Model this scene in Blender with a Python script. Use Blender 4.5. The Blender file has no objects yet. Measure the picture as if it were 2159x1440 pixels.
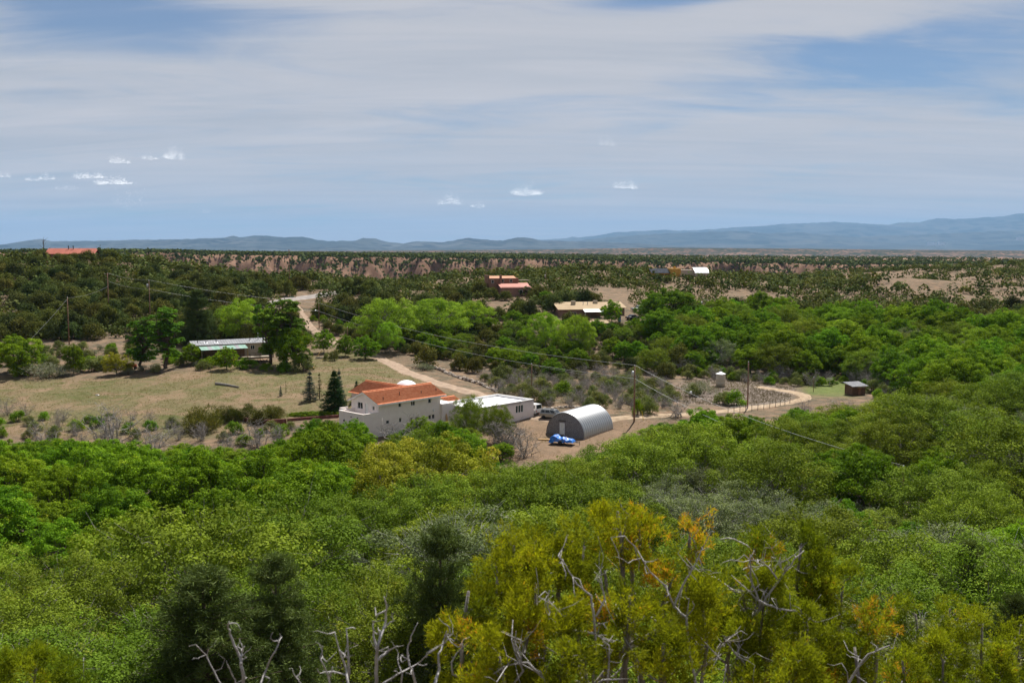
import bpy, math, random
import numpy as np
from mathutils import Vector, Matrix
scene = bpy.context.scene
R = math.radians
# ------------------------------------------------------------------ camera
CZ = 40.0                                   # camera height above datum
F = 2099.0; CX = 1079.5; CY = 720.0         # photograph: 35 mm lens, focal length in photo pixels
PITCH = math.atan(202.0 / F)
cam_d = bpy.data.cameras.new('camera'); cam = bpy.data.objects.new('camera', cam_d)
scene.collection.objects.link(cam); scene.camera = cam
cam_d.sensor_width = 36.0; cam_d.lens = 35.0
cam_d.clip_start = 0.2; cam_d.clip_end = 200000.0
cam.location = (0, 0, CZ); cam.rotation_euler = (math.pi / 2 - PITCH, 0, 0)
cam_d.dof.use_dof = True; cam_d.dof.focus_distance = 150.0; cam_d.dof.aperture_fstop = 2.5
# ------------------------------------------------------------------ sky, sun, exposure
SUN_EL, SUN_AZ = 56.0, 20.0                 # azimuth clockwise from +Y (view direction)
world = bpy.data.worlds.new('World'); scene.world = world; world.use_nodes = True
def build_world():
    nt = world.node_tree; N = nt.nodes; L = nt.links; N.clear()
    out = N.new('ShaderNodeOutputWorld'); bg = N.new('ShaderNodeBackground')
    sky = N.new('ShaderNodeTexSky'); sky.sky_type = 'NISHITA'; sky.sun_disc = False
    sky.sun_elevation = R(SUN_EL); sky.sun_rotation = R(SUN_AZ)
    sky.altitude = 1900; sky.air_density = 1.0; sky.dust_density = 0.6; sky.ozone_density = 1.2
    tc = N.new('ShaderNodeTexCoord'); sep = N.new('ShaderNodeSeparateXYZ'); L.new(tc.outputs['Generated'], sep.inputs[0])
    def math_(op, a, b=None, clamp=False):
        m = N.new('ShaderNodeMath'); m.operation = op; m.use_clamp = clamp
        for i, v in enumerate((a, b)):
            if v is None: continue
            if isinstance(v, (int, float)): m.inputs[i].default_value = v
            else: L.new(v, m.inputs[i])
        return m.outputs[0]
    zz = math_('MAXIMUM', sep.outputs[2], 0.0); den = math_('ADD', zz, 0.11)
    u = math_('DIVIDE', sep.outputs[0], den); v = math_('DIVIDE', sep.outputs[1], den)
    cmb = N.new('ShaderNodeCombineXYZ'); L.new(u, cmb.inputs[0]); L.new(v, cmb.inputs[1])
    def noise(scale, detail, rough, dist, sx, sy, off=(0, 0, 0), rz=0):
        mp = N.new('ShaderNodeMapping'); mp.inputs['Scale'].default_value = (sx, sy, 1); mp.inputs['Location'].default_value = off
        mp.inputs['Rotation'].default_value = (0, 0, R(rz)); L.new(cmb.outputs[0], mp.inputs[0])
        n = N.new('ShaderNodeTexNoise'); n.inputs['Scale'].default_value = scale; n.inputs['Detail'].default_value = detail
        n.inputs['Roughness'].default_value = rough; n.inputs['Distortion'].default_value = dist
        L.new(mp.outputs[0], n.inputs['Vector']); return n.outputs[0]
    big = noise(0.55, 4, 0.5, 0.5, 0.7, 1.25, (3.1, 1.7, 0), 12)
    fine = noise(1.7, 8, 0.6, 1.0, 0.6, 1.25, (1.3, 7.7, 0), -22)
    # thin veil of high cloud with three clearer openings (directions of the photograph's blue patches)
    def patch(px, py, wx, wy, rot=0.0):
        uu, vv = (px - CX) / F, (518 - py) / F
        dx = math_('SUBTRACT', math_('DIVIDE', sep.outputs[0], math_('MAXIMUM', sep.outputs[1], 0.05)), uu)
        dz = math_('SUBTRACT', math_('DIVIDE', sep.outputs[2], math_('MAXIMUM', sep.outputs[1], 0.05)), vv)
        c, s = math.cos(rot), math.sin(rot)
        a = math_('ADD', math_('MULTIPLY', dx, c / wx * F), math_('MULTIPLY', dz, s / wx * F))
        b = math_('ADD', math_('MULTIPLY', dx, -s / wy * F), math_('MULTIPLY', dz, c / wy * F))
        q = math_('ADD', math_('MULTIPLY', a, a), math_('MULTIPLY', b, b))
        return math_('POWER', 2.718, math_('MULTIPLY', q, -1.0))
    gap = math_('ADD', math_('MULTIPLY', patch(180, 30, 430, 70, -0.13), 0.55), math_('MULTIPLY', patch(1980, 100, 620, 90, 0.16), 0.75))
    gap = math_('ADD', gap, math_('MULTIPLY', patch(1420, 5, 240, 34, 0.1), 0.7))
    gap = math_('MULTIPLY', gap, math_('ADD', 0.45, math_('MULTIPLY', noise(2.6, 8, 0.6, 1.0, 0.5, 1.5, (2, 4, 0), -20), 1.25)))
    cov = math_('ADD', math_('MULTIPLY', big, 0.7), math_('MULTIPLY', fine, 0.72))
    cov = math_('SUBTRACT', cov, math_('MULTIPLY', gap, 0.60))
    mr = N.new('ShaderNodeMapRange'); mr.interpolation_type = 'SMOOTHSTEP'
    mr.inputs['From Min'].default_value = 0.28; mr.inputs['From Max'].default_value = 0.74
    mr.inputs['To Min'].default_value = 0.22; mr.inputs['To Max'].default_value = 0.97; L.new(cov, mr.inputs['Value'])
    # the veil is thinner close to the horizon, where bluer air shows
    hz = N.new('ShaderNodeMapRange'); hz.inputs['From Min'].default_value = 0.0; hz.inputs['From Max'].default_value = 0.10
    hz.inputs['To Min'].default_value = 0.95; hz.inputs['To Max'].default_value = 1.0; L.new(sep.outputs[2], hz.inputs['Value'])
    hi = N.new('ShaderNodeMapRange'); hi.interpolation_type = 'SMOOTHSTEP'; hi.inputs['From Min'].default_value = 0.18; hi.inputs['From Max'].default_value = 0.75
    hi.inputs['To Min'].default_value = 1.0; hi.inputs['To Max'].default_value = 0.4; L.new(sep.outputs[2], hi.inputs['Value'])   # the veil thins overhead
    fac = math_('MULTIPLY', math_('MULTIPLY', mr.outputs[0], hz.outputs[0]), hi.outputs[0])
    streak = noise(1.5, 8, 0.6, 0.9, 0.32, 1.6, (5.0, 2.0, 0), 8)
    cr = N.new('ShaderNodeValToRGB'); cr.color_ramp.elements[0].position = 0.3; cr.color_ramp.elements[1].position = 0.72
    cr.color_ramp.elements[0].color = (4.1, 4.3, 4.75, 1); cr.color_ramp.elements[1].color = (5.35, 5.25, 5.45, 1)
    L.new(streak, cr.inputs[0])
    tint = N.new('ShaderNodeMix'); tint.data_type = 'RGBA'; tint.blend_type = 'MULTIPLY'; tint.inputs[0].default_value = 1.0
    L.new(sky.outputs[0], tint.inputs['A']); tint.inputs['B'].default_value = (0.35, 0.50, 0.61, 1)
    mx = N.new('ShaderNodeMix'); mx.data_type = 'RGBA'
    L.new(fac, mx.inputs[0]); L.new(tint.outputs['Result'], mx.inputs['A']); L.new(cr.outputs[0], mx.inputs['B'])
    L.new(mx.outputs['Result'], bg.inputs[0]); bg.inputs[1].default_value = 0.075
    L.new(bg.outputs[0], out.inputs[0])
build_world()
sun_d = bpy.data.lights.new('sun', 'SUN'); sun = bpy.data.objects.new('sun', sun_d); scene.collection.objects.link(sun)
sun_d.energy = 5.0; sun_d.angle = R(1.2); sun_d.color = (1.0, 0.955, 0.88)
_sd = Vector((math.sin(R(SUN_AZ)) * math.cos(R(SUN_EL)), math.cos(R(SUN_AZ)) * math.cos(R(SUN_EL)), math.sin(R(SUN_EL))))
sun.rotation_euler = _sd.to_track_quat('Z', 'Y').to_euler(); sun.location = (0, 0, 300)
vs = scene.view_settings; vs.view_transform = 'Standard'; vs.look = 'None'; vs.exposure = 0.65; vs.gamma = 1.0; vs.use_curve_mapping = False
cy = scene.cycles
cy.max_bounces = 8; cy.diffuse_bounces = 3; cy.glossy_bounces = 2; cy.transmission_bounces = 6; cy.transparent_max_bounces = 8
cy.volume_bounces = 0; cy.caustics_reflective = False; cy.caustics_refractive = False; cy.use_denoising = True
try: cy.denoiser = 'OPENIMAGEDENOISE'
except Exception: pass
cy.sample_clamp_indirect = 4.0
scene.render.film_transparent = False
# ------------------------------------------------------------------ pixel <-> place
_c, _s = math.cos(PITCH), math.sin(PITCH)
def at(px, py, d):
    """world point at horizontal distance Y = d seen at photo pixel (px, py)"""
    u, v = (px - CX) / F, (CY - py) / F
    y = _c + v * _s; z = -_s + v * _c
    return Vector((u / y * d, d, CZ + z / y * d))
def proj(x, y, z):
    Z = z - CZ; cz = y * _c - Z * _s
    cz = np.where(np.abs(cz) < 1e-3, 1e-3, cz) if isinstance(cz, np.ndarray) else (cz or 1e-3)
    return CX + F * x / cz, CY - F * (y * _s + Z * _c) / cz
# ------------------------------------------------------------------ terrain height
_cp = []
def cp(px, py, d): p = at(px, py, d); _cp.append((p.x, p.y, p.z))
def cw(x, y, z): _cp.append((x, y, CZ + z))
for x in (-170, -110, -60, 0, 60, 120, 180):
    for y, z in ((-60, 9), (0, -1.75), (12, -9.6), (26, -18.6), (50, -27), (80, -31.5), (110, -33.6)):
        if abs(x) <= 0.6 * y + 70: cw(x, y, z + (1.5 if y > 20 and abs(x) > 50 else 0) + 0.01 * abs(x))
for x in (-95, -60, -25, 0, 30): cw(x, 140, -34.2)
for x in (70, 110): cw(x, 140, -31.5)
for a in [(1150, 925, 172), (1232, 927, 170.5), (1292, 907, 179), (1195, 937, 166), (799, 918, 166), (744, 905, 172), (936, 903, 176), (1131, 882, 184.5),
          (1180, 883, 182), (600, 835, 193), (400, 850, 186), (100, 850, 190), (300, 780, 228), (560, 800, 210), (0, 800, 218), (-200, 800, 218), (200, 900, 170),
          (0, 880, 175), (450, 930, 160), (1000, 830, 197), (860, 775, 236), (800, 755, 250), (700, 715, 285), (632, 660, 322), (600, 634, 342), (1310, 880, 184),
          (1390, 877, 186), (1337, 887, 182), (1290, 765, 255), (1100, 800, 224), (1060, 790, 232), (1500, 865, 194), (1690, 843, 207), (1680, 830, 216), (1740, 818, 225),
          (1400, 820, 221), (1560, 830, 215), (480, 762, 236), (555, 757, 245), (410, 768, 228), (480, 775, 226), (50, 790, 222), (20, 690, 290), (-150, 690, 290), (250, 684, 292), (480, 657, 312),
          (145, 715, 262), (225, 668, 303), (200, 600, 370), (200, 553, 425), (100, 553, 425), (0, 558, 415), (-200, 552, 420), (330, 562, 440), (400, 590, 420), (470, 594, 430), (560, 613, 395),
          (640, 612, 375), (760, 620, 425), (900, 614, 440), (1000, 590, 500), (880, 592, 520), (1070, 622, 370), (1120, 622, 366), (1180, 642, 330), (1250, 668, 304), (1330, 668, 306),
          (1150, 740, 266), (1400, 720, 280), (1290, 602, 420), (1430, 588, 470), (1490, 588, 470), (1300, 577, 545), (1200, 574, 565), (1100, 582, 545), (1550, 590, 505), (1650, 592, 620), (1650, 622, 450),
          (1850, 612, 438), (1900, 602, 450), (1950, 591, 468), (2050, 598, 460), (1920, 616, 530), (2060, 612, 540), (2000, 570, 750), (2159, 568, 780), (2400, 566, 780), (1850, 575, 760), (1700, 582, 740), (2100, 645, 375), (2000, 682, 320),
          (1750, 652, 388), (2159, 610, 450), (1800, 760, 262), (2000, 760, 262), (2100, 850, 190), (2250, 760, 250), (1900, 830, 215)]: cp(*a)
for x, y, z in [(-330, 300, -16), (-420, 430, -4), (300, 300, -20), (420, 460, -14), (-300, 560, -34), (-100, 620, -40), (-600, 600, -40), (0, 720, -38), (150, 720, -36), (230, 860, -50), (420, 950, -45),
                (0, 1000, -75), (-400, 1000, -70), (400, 1150, -80), (-700, 1000, -70), (700, 1000, -60), (-800, 200, 0), (800, 300, -10), (-400, 40, 0), (400, 40, 0), (-300, -60, 12), (300, -60, 12)]: cw(x, y, z)
_P = np.array(_cp)
def _tps():
    n = len(_P); d = np.hypot(_P[:, None, 0] - _P[None, :, 0], _P[:, None, 1] - _P[None, :, 1])
    K = -d - np.eye(n) * 1.2
    K = d.copy(); K[np.arange(n), np.arange(n)] = -1.0
    A = np.zeros((n + 3, n + 3)); A[:n, :n] = K; A[:n, n] = 1; A[:n, n + 1] = _P[:, 0]; A[:n, n + 2] = _P[:, 1]
    A[n, :n] = 1; A[n + 1, :n] = _P[:, 0]; A[n + 2, :n] = _P[:, 1]
    return np.linalg.solve(A, np.concatenate([_P[:, 2], [0, 0, 0]]))
_W = _tps()
def vnoise(x, y, seed=0):
    """smooth value noise, numpy arrays"""
    xi = np.floor(x).astype(np.int64); yi = np.floor(y).astype(np.int64); fx = x - xi; fy = y - yi
    fx = fx * fx * fx * (fx * (fx * 6 - 15) + 10); fy = fy * fy * fy * (fy * (fy * 6 - 15) + 10)
    def h(a, b):
        n = (a * 374761393 + b * 668265263 + seed * 1442695041) & 0xffffffff
        n = ((n ^ (n >> 13)) * 1274126177) & 0xffffffff
        n = (n ^ (n >> 16)) & 0xffffffff
        return n.astype(np.float64) / 4294967295.0
    return (h(xi, yi) * (1 - fx) + h(xi + 1, yi) * fx) * (1 - fy) + (h(xi, yi + 1) * (1 - fx) + h(xi + 1, yi + 1) * fx) * fy
def fbm(x, y, scale, octaves=4, seed=0, gain=0.5):
    s = 0.0; a = 1.0; t = 0.0
    for o in range(octaves):
        s = s + a * vnoise(x / scale * 2 ** o + 17.3 * o, y / scale * 2 ** o - 9.1 * o, seed + o); t += a; a *= gain
    return s / t * 2 - 1
FLATS = [(-12.0, 172.0, 26.0), (10.0, 175.0, 22.0)]      # levelled pads: house, hut
def hgt(x, y):
    x = np.asarray(x, float); y = np.asarray(y, float); sh = np.broadcast(x, y).shape
    xf = np.broadcast_to(x, sh).ravel(); yf = np.broadcast_to(y, sh).ravel(); out = np.empty(xf.shape)
    n = len(_P)
    for i in range(0, len(xf), 40000):
        a, b = xf[i:i + 40000], yf[i:i + 40000]
        d = np.hypot(a[:, None] - _P[None, :, 0], b[:, None] - _P[None, :, 1])
        z = d @ _W[:n] + _W[n] + _W[n + 1] * a + _W[n + 2] * b
        far = np.clip((b - 250) / 250, 0, 1)
        z += fbm(a, b, 30, 4, 5) * (0.25 + 2.2 * far) * np.clip((b - 20) / 60, 0, 1)
        z += -np.abs(fbm(a, b, 70, 3, 9)) * 4.5 * far + 1.2 * far
        # far plain takes over
        dist = np.hypot(a, b); k = np.clip((dist - 1150) / 500, 0, 1); k = k * k * (3 - 2 * k)
        plain = CZ - 80 - 45 * np.clip((dist - 1500) / 6000, 0, 1) + fbm(a, b, 900, 3, 3) * 8
        z = z * (1 - k) + plain * k
        out[i:i + 40000] = z
    return out.reshape(sh)
def gz(x, y): return float(hgt(np.array([x]), np.array([y]))[0])
def gcol(px, d):
    """ground point in pixel column px at distance d"""
    x = (px - CX) / F * d; z = 0
    for _ in range(3):
        z = gz(x, d); x = (px - CX) / F * (d * _c - (z - CZ) * _s)
    return Vector((x, d, z))
def hit(px, py, d0=20.0, d1=900.0):
    """first ground point on the ray of pixel (px, py)"""
    ds = np.concatenate([np.arange(d0, 300, 1.0), np.arange(300, d1, 3.0)])
    p = at(px, py, 1.0); xs = p.x * ds; zs = CZ + (p.z - CZ) * ds
    dz = zs - hgt(xs, ds); k = np.argmax(dz < 0)
    if dz[k] >= 0: k = len(ds) - 1
    if k == 0: k = 1
    t = dz[k - 1] / (dz[k - 1] - dz[k] + 1e-9); t = min(max(t, 0), 1); d = ds[k - 1] + (ds[k] - ds[k - 1]) * t
    x = p.x * d; return Vector((x, d, gz(x, d)))
def inpoly(px, py, poly):
    px = np.asarray(px, float); py = np.asarray(py, float); r = np.zeros(px.shape, bool); n = len(poly)
    for i in range(n):
        x1, y1 = poly[i]; x2, y2 = poly[(i + 1) % n]
        if y1 == y2: continue
        c = ((y1 > py) != (y2 > py)) & (px < (x2 - x1) * (py - y1) / (y2 - y1) + x1); r ^= c
    return r
# ------------------------------------------------------------------ helpers: materials
MATS = {}
def _new(name):
    m = bpy.data.materials.new(name); m.use_nodes = True; nt = m.node_tree; nt.nodes.clear(); MATS[name] = m
    return m, nt.nodes, nt.links
def mat(name, c1, c2=None, rough=0.8, scale=3.0, detail=4, metal=0.0, bump=0.0, bscale=None, spec=0.3, contrast=(0.35, 0.65), rand=0.0):
    """principled surface whose colour wanders between c1 and c2"""
    m, N, L = _new(name); o = N.new('ShaderNodeOutputMaterial'); b = N.new('ShaderNodeBsdfPrincipled'); L.new(b.outputs[0], o.inputs[0])
    b.inputs['Roughness'].default_value = rough; b.inputs['Metallic'].default_value = metal; b.inputs['Specular IOR Level'].default_value = spec
    tc = N.new('ShaderNodeTexCoord')
    if c2 is None: c2 = tuple(v * 0.85 for v in c1)
    n = N.new('ShaderNodeTexNoise'); n.inputs['Scale'].default_value = scale; n.inputs['Detail'].default_value = detail; L.new(tc.outputs['Object'], n.inputs[0])
    r = N.new('ShaderNodeValToRGB'); r.color_ramp.elements[0].color = (*c1, 1); r.color_ramp.elements[1].color = (*c2, 1)
    r.color_ramp.elements[0].position, r.color_ramp.elements[1].position = contrast; L.new(n.outputs[0], r.inputs[0])
    c = r.outputs[0]
    if rand:
        oi = N.new('ShaderNodeObjectInfo'); mr = N.new('ShaderNodeMapRange'); mr.inputs['To Min'].default_value = 1 - rand; mr.inputs['To Max'].default_value = 1 + rand
        L.new(oi.outputs['Random'], mr.inputs[0]); h = N.new('ShaderNodeHueSaturation'); L.new(c, h.inputs['Color']); L.new(mr.outputs[0], h.inputs['Value']); c = h.outputs[0]
    L.new(c, b.inputs['Base Color'])
    if bump:
        n2 = N.new('ShaderNodeTexNoise'); n2.inputs['Scale'].default_value = bscale or scale * 3; n2.inputs['Detail'].default_value = 5; L.new(tc.outputs['Object'], n2.inputs[0])
        bp = N.new('ShaderNodeBump'); bp.inputs['Strength'].default_value = bump; bp.inputs['Distance'].default_value = 0.05; L.new(n2.outputs[0], bp.inputs['Height']); L.new(bp.outputs[0], b.inputs['Normal'])
    return m
def leaf_mat(name, dark, light, extra=None, trans=0.2, rough=0.85, var=0.22, hue=0.018):
    """leaf: colour by per-leaf value 'tint' (0..1), plus a little variation from plant to plant"""
    m, N, L = _new(name); o = N.new('ShaderNodeOutputMaterial'); a = N.new('ShaderNodeAttribute'); a.attribute_name = 'tint'
    r = N.new('ShaderNodeValToRGB'); r.color_ramp.elements[0].color = (*dark, 1); r.color_ramp.elements[1].color = (*light, 1)
    r.color_ramp.elements[0].position = 0.0; r.color_ramp.elements[1].position = 0.85
    if extra: e = r.color_ramp.elements.new(1.0); e.color = (*extra, 1)
    L.new(a.outputs['Fac'], r.inputs[0])
    oi = N.new('ShaderNodeObjectInfo'); h = N.new('ShaderNodeHueSaturation'); L.new(r.outputs[0], h.inputs['Color'])
    mv = N.new('ShaderNodeMapRange'); mv.inputs['To Min'].default_value = 1 - var; mv.inputs['To Max'].default_value = 1 + var; L.new(oi.outputs['Random'], mv.inputs[0]); L.new(mv.outputs[0], h.inputs['Value'])
    w = N.new('ShaderNodeTexWhiteNoise'); w.noise_dimensions = '1D'; L.new(oi.outputs['Random'], w.inputs['W'])
    mh = N.new('ShaderNodeMapRange'); mh.inputs['To Min'].default_value = 0.5 - hue; mh.inputs['To Max'].default_value = 0.5 + hue; L.new(w.outputs[0], mh.inputs[0]); L.new(mh.outputs[0], h.inputs['Hue'])
    d = N.new('ShaderNodeBsdfPrincipled'); d.inputs['Roughness'].default_value = rough; d.inputs['Specular IOR Level'].default_value = 0.06; L.new(h.outputs[0], d.inputs['Base Color'])
    t = N.new('ShaderNodeBsdfTranslucent'); g = N.new('ShaderNodeMix'); g.data_type = 'RGBA'; g.blend_type = 'MULTIPLY'; g.inputs[0].default_value = 1.0
    L.new(h.outputs[0], g.inputs['A']); g.inputs['B'].default_value = (1.25, 1.3, 0.55, 1); L.new(g.outputs['Result'], t.inputs[0])
    s = N.new('ShaderNodeMixShader'); s.inputs[0].default_value = trans; L.new(d.outputs[0], s.inputs[1]); L.new(t.outputs[0], s.inputs[2]); L.new(s.outputs[0], o.inputs[0])
    return m
# ------------------------------------------------------------------ helpers: meshes
COL = scene.collection
def np_mesh(name, verts, faces, material=None, tint=None, smooth=False, attrs=None):
    """verts (n,3); faces (m,k) all with k corners"""
    verts = np.ascontiguousarray(verts, np.float32); faces = np.ascontiguousarray(faces, np.int32)
    me = bpy.data.meshes.new(name); me.vertices.add(len(verts)); me.vertices.foreach_set('co', verts.ravel())
    m, k = faces.shape; me.loops.add(m * k); me.loops.foreach_set('vertex_index', faces.ravel())
    me.polygons.add(m); me.polygons.foreach_set('loop_start', np.arange(0, m * k, k, dtype=np.int32))
    if smooth: me.polygons.foreach_set('use_smooth', np.ones(m, bool))
    me.update(calc_edges=True)
    if tint is not None:
        at_ = me.attributes.new('tint', 'FLOAT', 'FACE'); at_.data.foreach_set('value', np.ascontiguousarray(tint, np.float32))
    for nm, v in (attrs or {}).items():
        at_ = me.attributes.new(nm, 'FLOAT', 'POINT'); at_.data.foreach_set('value', np.ascontiguousarray(v, np.float32))
    if material: me.materials.append(MATS[material] if isinstance(material, str) else material)
    return me
class MB:
    """collects shapes that become one mesh"""
    def __init__(s): s.v = []; s.f = []
    def add(s, vs, fs): n = len(s.v); s.v += [tuple(v) for v in vs]; s.f += [tuple(i + n for i in f) for f in fs]; return s
    def box(s, x0, y0, z0, x1, y1, z1, M=None):
        vs = [Vector(p) for p in ((x0, y0, z0), (x1, y0, z0), (x1, y1, z0), (x0, y1, z0), (x0, y0, z1), (x1, y0, z1), (x1, y1, z1), (x0, y1, z1))]
        if M is not None: vs = [M @ v for v in vs]
        return s.add(vs, [(3, 2, 1, 0), (4, 5, 6, 7), (0, 1, 5, 4), (1, 2, 6, 5), (2, 3, 7, 6), (3, 0, 4, 7)])
    def bar(s, p, q, w, h=None):
        """square-section bar from p to q"""
        p, q = Vector(p), Vector(q); h = h or w; d = (q - p).normalized(); a = Vector((0, 0, 1)) if abs(d.z) < 0.95 else Vector((1, 0, 0))
        e = d.cross(a).normalized() * w / 2; g = e.cross(d).normalized() * h / 2
        return s.add([p - e - g, p + e - g, p + e + g, p - e + g, q - e - g, q + e - g, q + e + g, q - e + g], [(0, 1, 2, 3), (7, 6, 5, 4), (0, 4, 5, 1), (1, 5, 6, 2), (2, 6, 7, 3), (3, 7, 4, 0)])
    def tube(s, pts, rad, n=6, cap=True):
        pts = [Vector(p) for p in pts]; vs = []; fs = []
        rad = [rad] * len(pts) if isinstance(rad, (int, float)) else rad; ref = None
        for i, p in enumerate(pts):
            d = (pts[min(i + 1, len(pts) - 1)] - pts[max(i - 1, 0)]).normalized()
            if ref is None: ref = d.orthogonal().normalized()
            e = (ref - d * ref.dot(d)); e = e.normalized() if e.length > 1e-6 else d.orthogonal().normalized(); ref = e; g = d.cross(e)
            vs += [p + (e * math.cos(2 * math.pi * k / n) + g * math.sin(2 * math.pi * k / n)) * rad[i] for k in range(n)]
        for i in range(len(pts) - 1):
            for k in range(n): a, b = i * n + k, i * n + (k + 1) % n; fs.append((a, b, b + n, a + n))
        if cap: fs.append(tuple(range(n - 1, -1, -1))); fs.append(tuple(range((len(pts) - 1) * n, len(pts) * n)))
        return s.add(vs, fs)
    def prism(s, poly, z0, z1):
        """polygon (x,y) counter-clockwise, extruded from z0 to z1"""
        n = len(poly); vs = [(x, y, z0) for x, y in poly] + [(x, y, z1) for x, y in poly]
        return s.add(vs, [tuple(range(n - 1, -1, -1)), tuple(range(n, 2 * n))] + [(i, (i + 1) % n, (i + 1) % n + n, i + n) for i in range(n)])
    def slab(s, quad, t):
        """a plane patch given by 3 or 4 points, thickened downwards by t along its normal"""
        q = [Vector(p) for p in quad]; n = (q[1] - q[0]).cross(q[2] - q[0]).normalized(); k = len(q)
        return s.add(q + [p - n * t for p in q], [tuple(range(k)), tuple(range(2 * k - 1, k - 1, -1))] + [((i + 1) % k, i, i + k, (i + 1) % k + k) for i in range(k)])
    def lathe(s, prof, n=12, c=(0, 0, 0)):
        vs = [(c[0] + r * math.cos(2 * math.pi * k / n), c[1] + r * math.sin(2 * math.pi * k / n), c[2] + z) for r, z in prof for k in range(n)]
        fs = [(i * n + k, i * n + (k + 1) % n, (i + 1) * n + (k + 1) % n, (i + 1) * n + k) for i in range(len(prof) - 1) for k in range(n)]
        fs.append(tuple(range(n - 1, -1, -1))); fs.append(tuple(range((len(prof) - 1) * n, len(prof) * n)))
        return s.add(vs, fs)
    def mesh(s, name, material, smooth=False):
        me = bpy.data.meshes.new(name); me.from_pydata(s.v, [], s.f); me.materials.append(MATS[material])
        if smooth: me.polygons.foreach_set('use_smooth', [True] * len(me.polygons))
        me.update(); return me
    def build(s, name, material, parent=None, smooth=False, **kw): return obj(name, s.mesh(name, material, smooth), parent, **kw)
def obj(name, me, parent=None, loc=None, rz=0.0, **props):
    o = bpy.data.objects.new(name, me); COL.objects.link(o)
    if parent is not None: o.parent = parent
    if loc is not None: o.location = loc
    if rz: o.rotation_euler = (0, 0, rz)
    for k, v in props.items(): o[k] = v
    return o
def thing(name, label, category, loc, rz=0.0, group=None, scale=None):
    o = obj(name, None, None, loc, rz, label=label, category=category); o.empty_display_size = 0.5
    if group: o['group'] = group
    if scale: o.scale = scale
    return o
def structure(name, me, label, category=None): return obj(name, me, None, label=label, category=category or name.replace('_', ' '), kind='structure')
rng = np.random.default_rng(7); rnd = random.Random(11)
# ================================================================== ground, roads, far country
def ground_material():
    m, N, L = _new('ground'); o = N.new('ShaderNodeOutputMaterial'); b = N.new('ShaderNodeBsdfPrincipled'); L.new(b.outputs[0], o.inputs[0])
    b.inputs['Roughness'].default_value = 0.95; b.inputs['Specular IOR Level'].default_value = 0.1
    tc = N.new('ShaderNodeTexCoord')
    def noise(sc, det=6, rough=0.6, dist=0.0):
        n = N.new('ShaderNodeTexNoise'); n.inputs['Scale'].default_value = sc; n.inputs['Detail'].default_value = det; n.inputs['Roughness'].default_value = rough; n.inputs['Distortion'].default_value = dist
        L.new(tc.outputs['Object'], n.inputs[0]); return n.outputs[0]
    def ramp(v, stops):
        r = N.new('ShaderNodeValToRGB'); e = r.color_ramp.elements
        for i, (p, c) in enumerate(stops):
            el = e[i] if i < 2 else e.new(p); el.position = p; el.color = (*c, 1)
        L.new(v, r.inputs[0]); return r.outputs[0]
    def mix(f, a, c):
        x = N.new('ShaderNodeMix'); x.data_type = 'RGBA'
        if isinstance(f, float): x.inputs[0].default_value = f
        else: L.new(f, x.inputs[0])
        L.new(a, x.inputs['A']); L.new(c, x.inputs['B']); return x.outputs['Result']
    def attr(nm): a = N.new('ShaderNodeAttribute'); a.attribute_name = nm; return a.outputs['Fac']
    def mth(op, a, c, cl=True):
        x = N.new('ShaderNodeMath'); x.operation = op; x.use_clamp = cl
        for i, v in enumerate((a, c)):
            if isinstance(v, (int, float)): x.inputs[i].default_value = v
            else: L.new(v, x.inputs[i])
        return x.outputs[0]
    soil = ramp(noise(0.22, 8, 0.65, 0.4), [(0.3, (0.16, 0.10, 0.06)), (0.72, (0.285, 0.185, 0.118)), (0.5, (0.22, 0.138, 0.084))])
    grit = ramp(noise(2.3, 8, 0.75), [(0.35, (0.12, 0.088, 0.06)), (0.7, (0.32, 0.235, 0.165))])
    soil = mix(0.35, soil, grit)
    litter = ramp(noise(0.9, 7, 0.7, 0.6), [(0.4, (0.075, 0.06, 0.04)), (0.66, (0.155, 0.13, 0.085))])
    litf = mth('MULTIPLY', ramp(noise(0.35, 5, 0.6), [(0.36, (0, 0, 0)), (0.6, (1, 1, 1))]), attr('litter'))
    c = mix(litf, soil, litter)
    straw = ramp(noise(1.3, 8, 0.75, 0.3), [(0.30, (0.09, 0.082, 0.036)), (0.70, (0.20, 0.16, 0.082)), (0.5, (0.13, 0.112, 0.052))])
    green = ramp(noise(1.7, 6, 0.7), [(0.35, (0.045, 0.062, 0.014)), (0.7, (0.105, 0.12, 0.032))])
    patch = ramp(noise(0.14, 6, 0.65, 0.5), [(0.45, (0, 0, 0)), (0.66, (0.85, 0.85, 0.85))])
    meadow = mix(patch, straw, green)
    bare = ramp(noise(0.11, 7, 0.68, 0.8), [(0.47, (0, 0, 0)), (0.60, (1, 1, 1))])
    meadow = mix(mth('MULTIPLY', bare, 0.8), meadow, soil)
    gf = mth('MULTIPLY', attr('meadow'), mth('ADD', 0.55, ramp(noise(0.6, 5, 0.7), [(0.3, (0, 0, 0)), (0.6, (1, 1, 1))])))
    c = mix(gf, c, meadow)
    c = mix(mth('MULTIPLY', attr('lawn'), 0.85), c, ramp(noise(1.1, 5, 0.7), [(0.3, (0.07, 0.10, 0.02)), (0.7, (0.15, 0.19, 0.05))]))
    weeds = ramp(noise(1.9, 8, 0.8, 0.8), [(0.34, (0.11, 0.085, 0.07)), (0.66, (0.245, 0.20, 0.17))])
    c = mix(mth('MULTIPLY', attr('weed'), 0.9), c, weeds)
    L.new(c, b.inputs['Base Color'])
    bp = N.new('ShaderNodeBump'); bp.inputs['Strength'].default_value = 0.6; bp.inputs['Distance'].default_value = 0.25; L.new(noise(1.6, 8, 0.75), bp.inputs['Height']); L.new(bp.outputs[0], b.inputs['Normal'])
ground_material()
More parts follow.
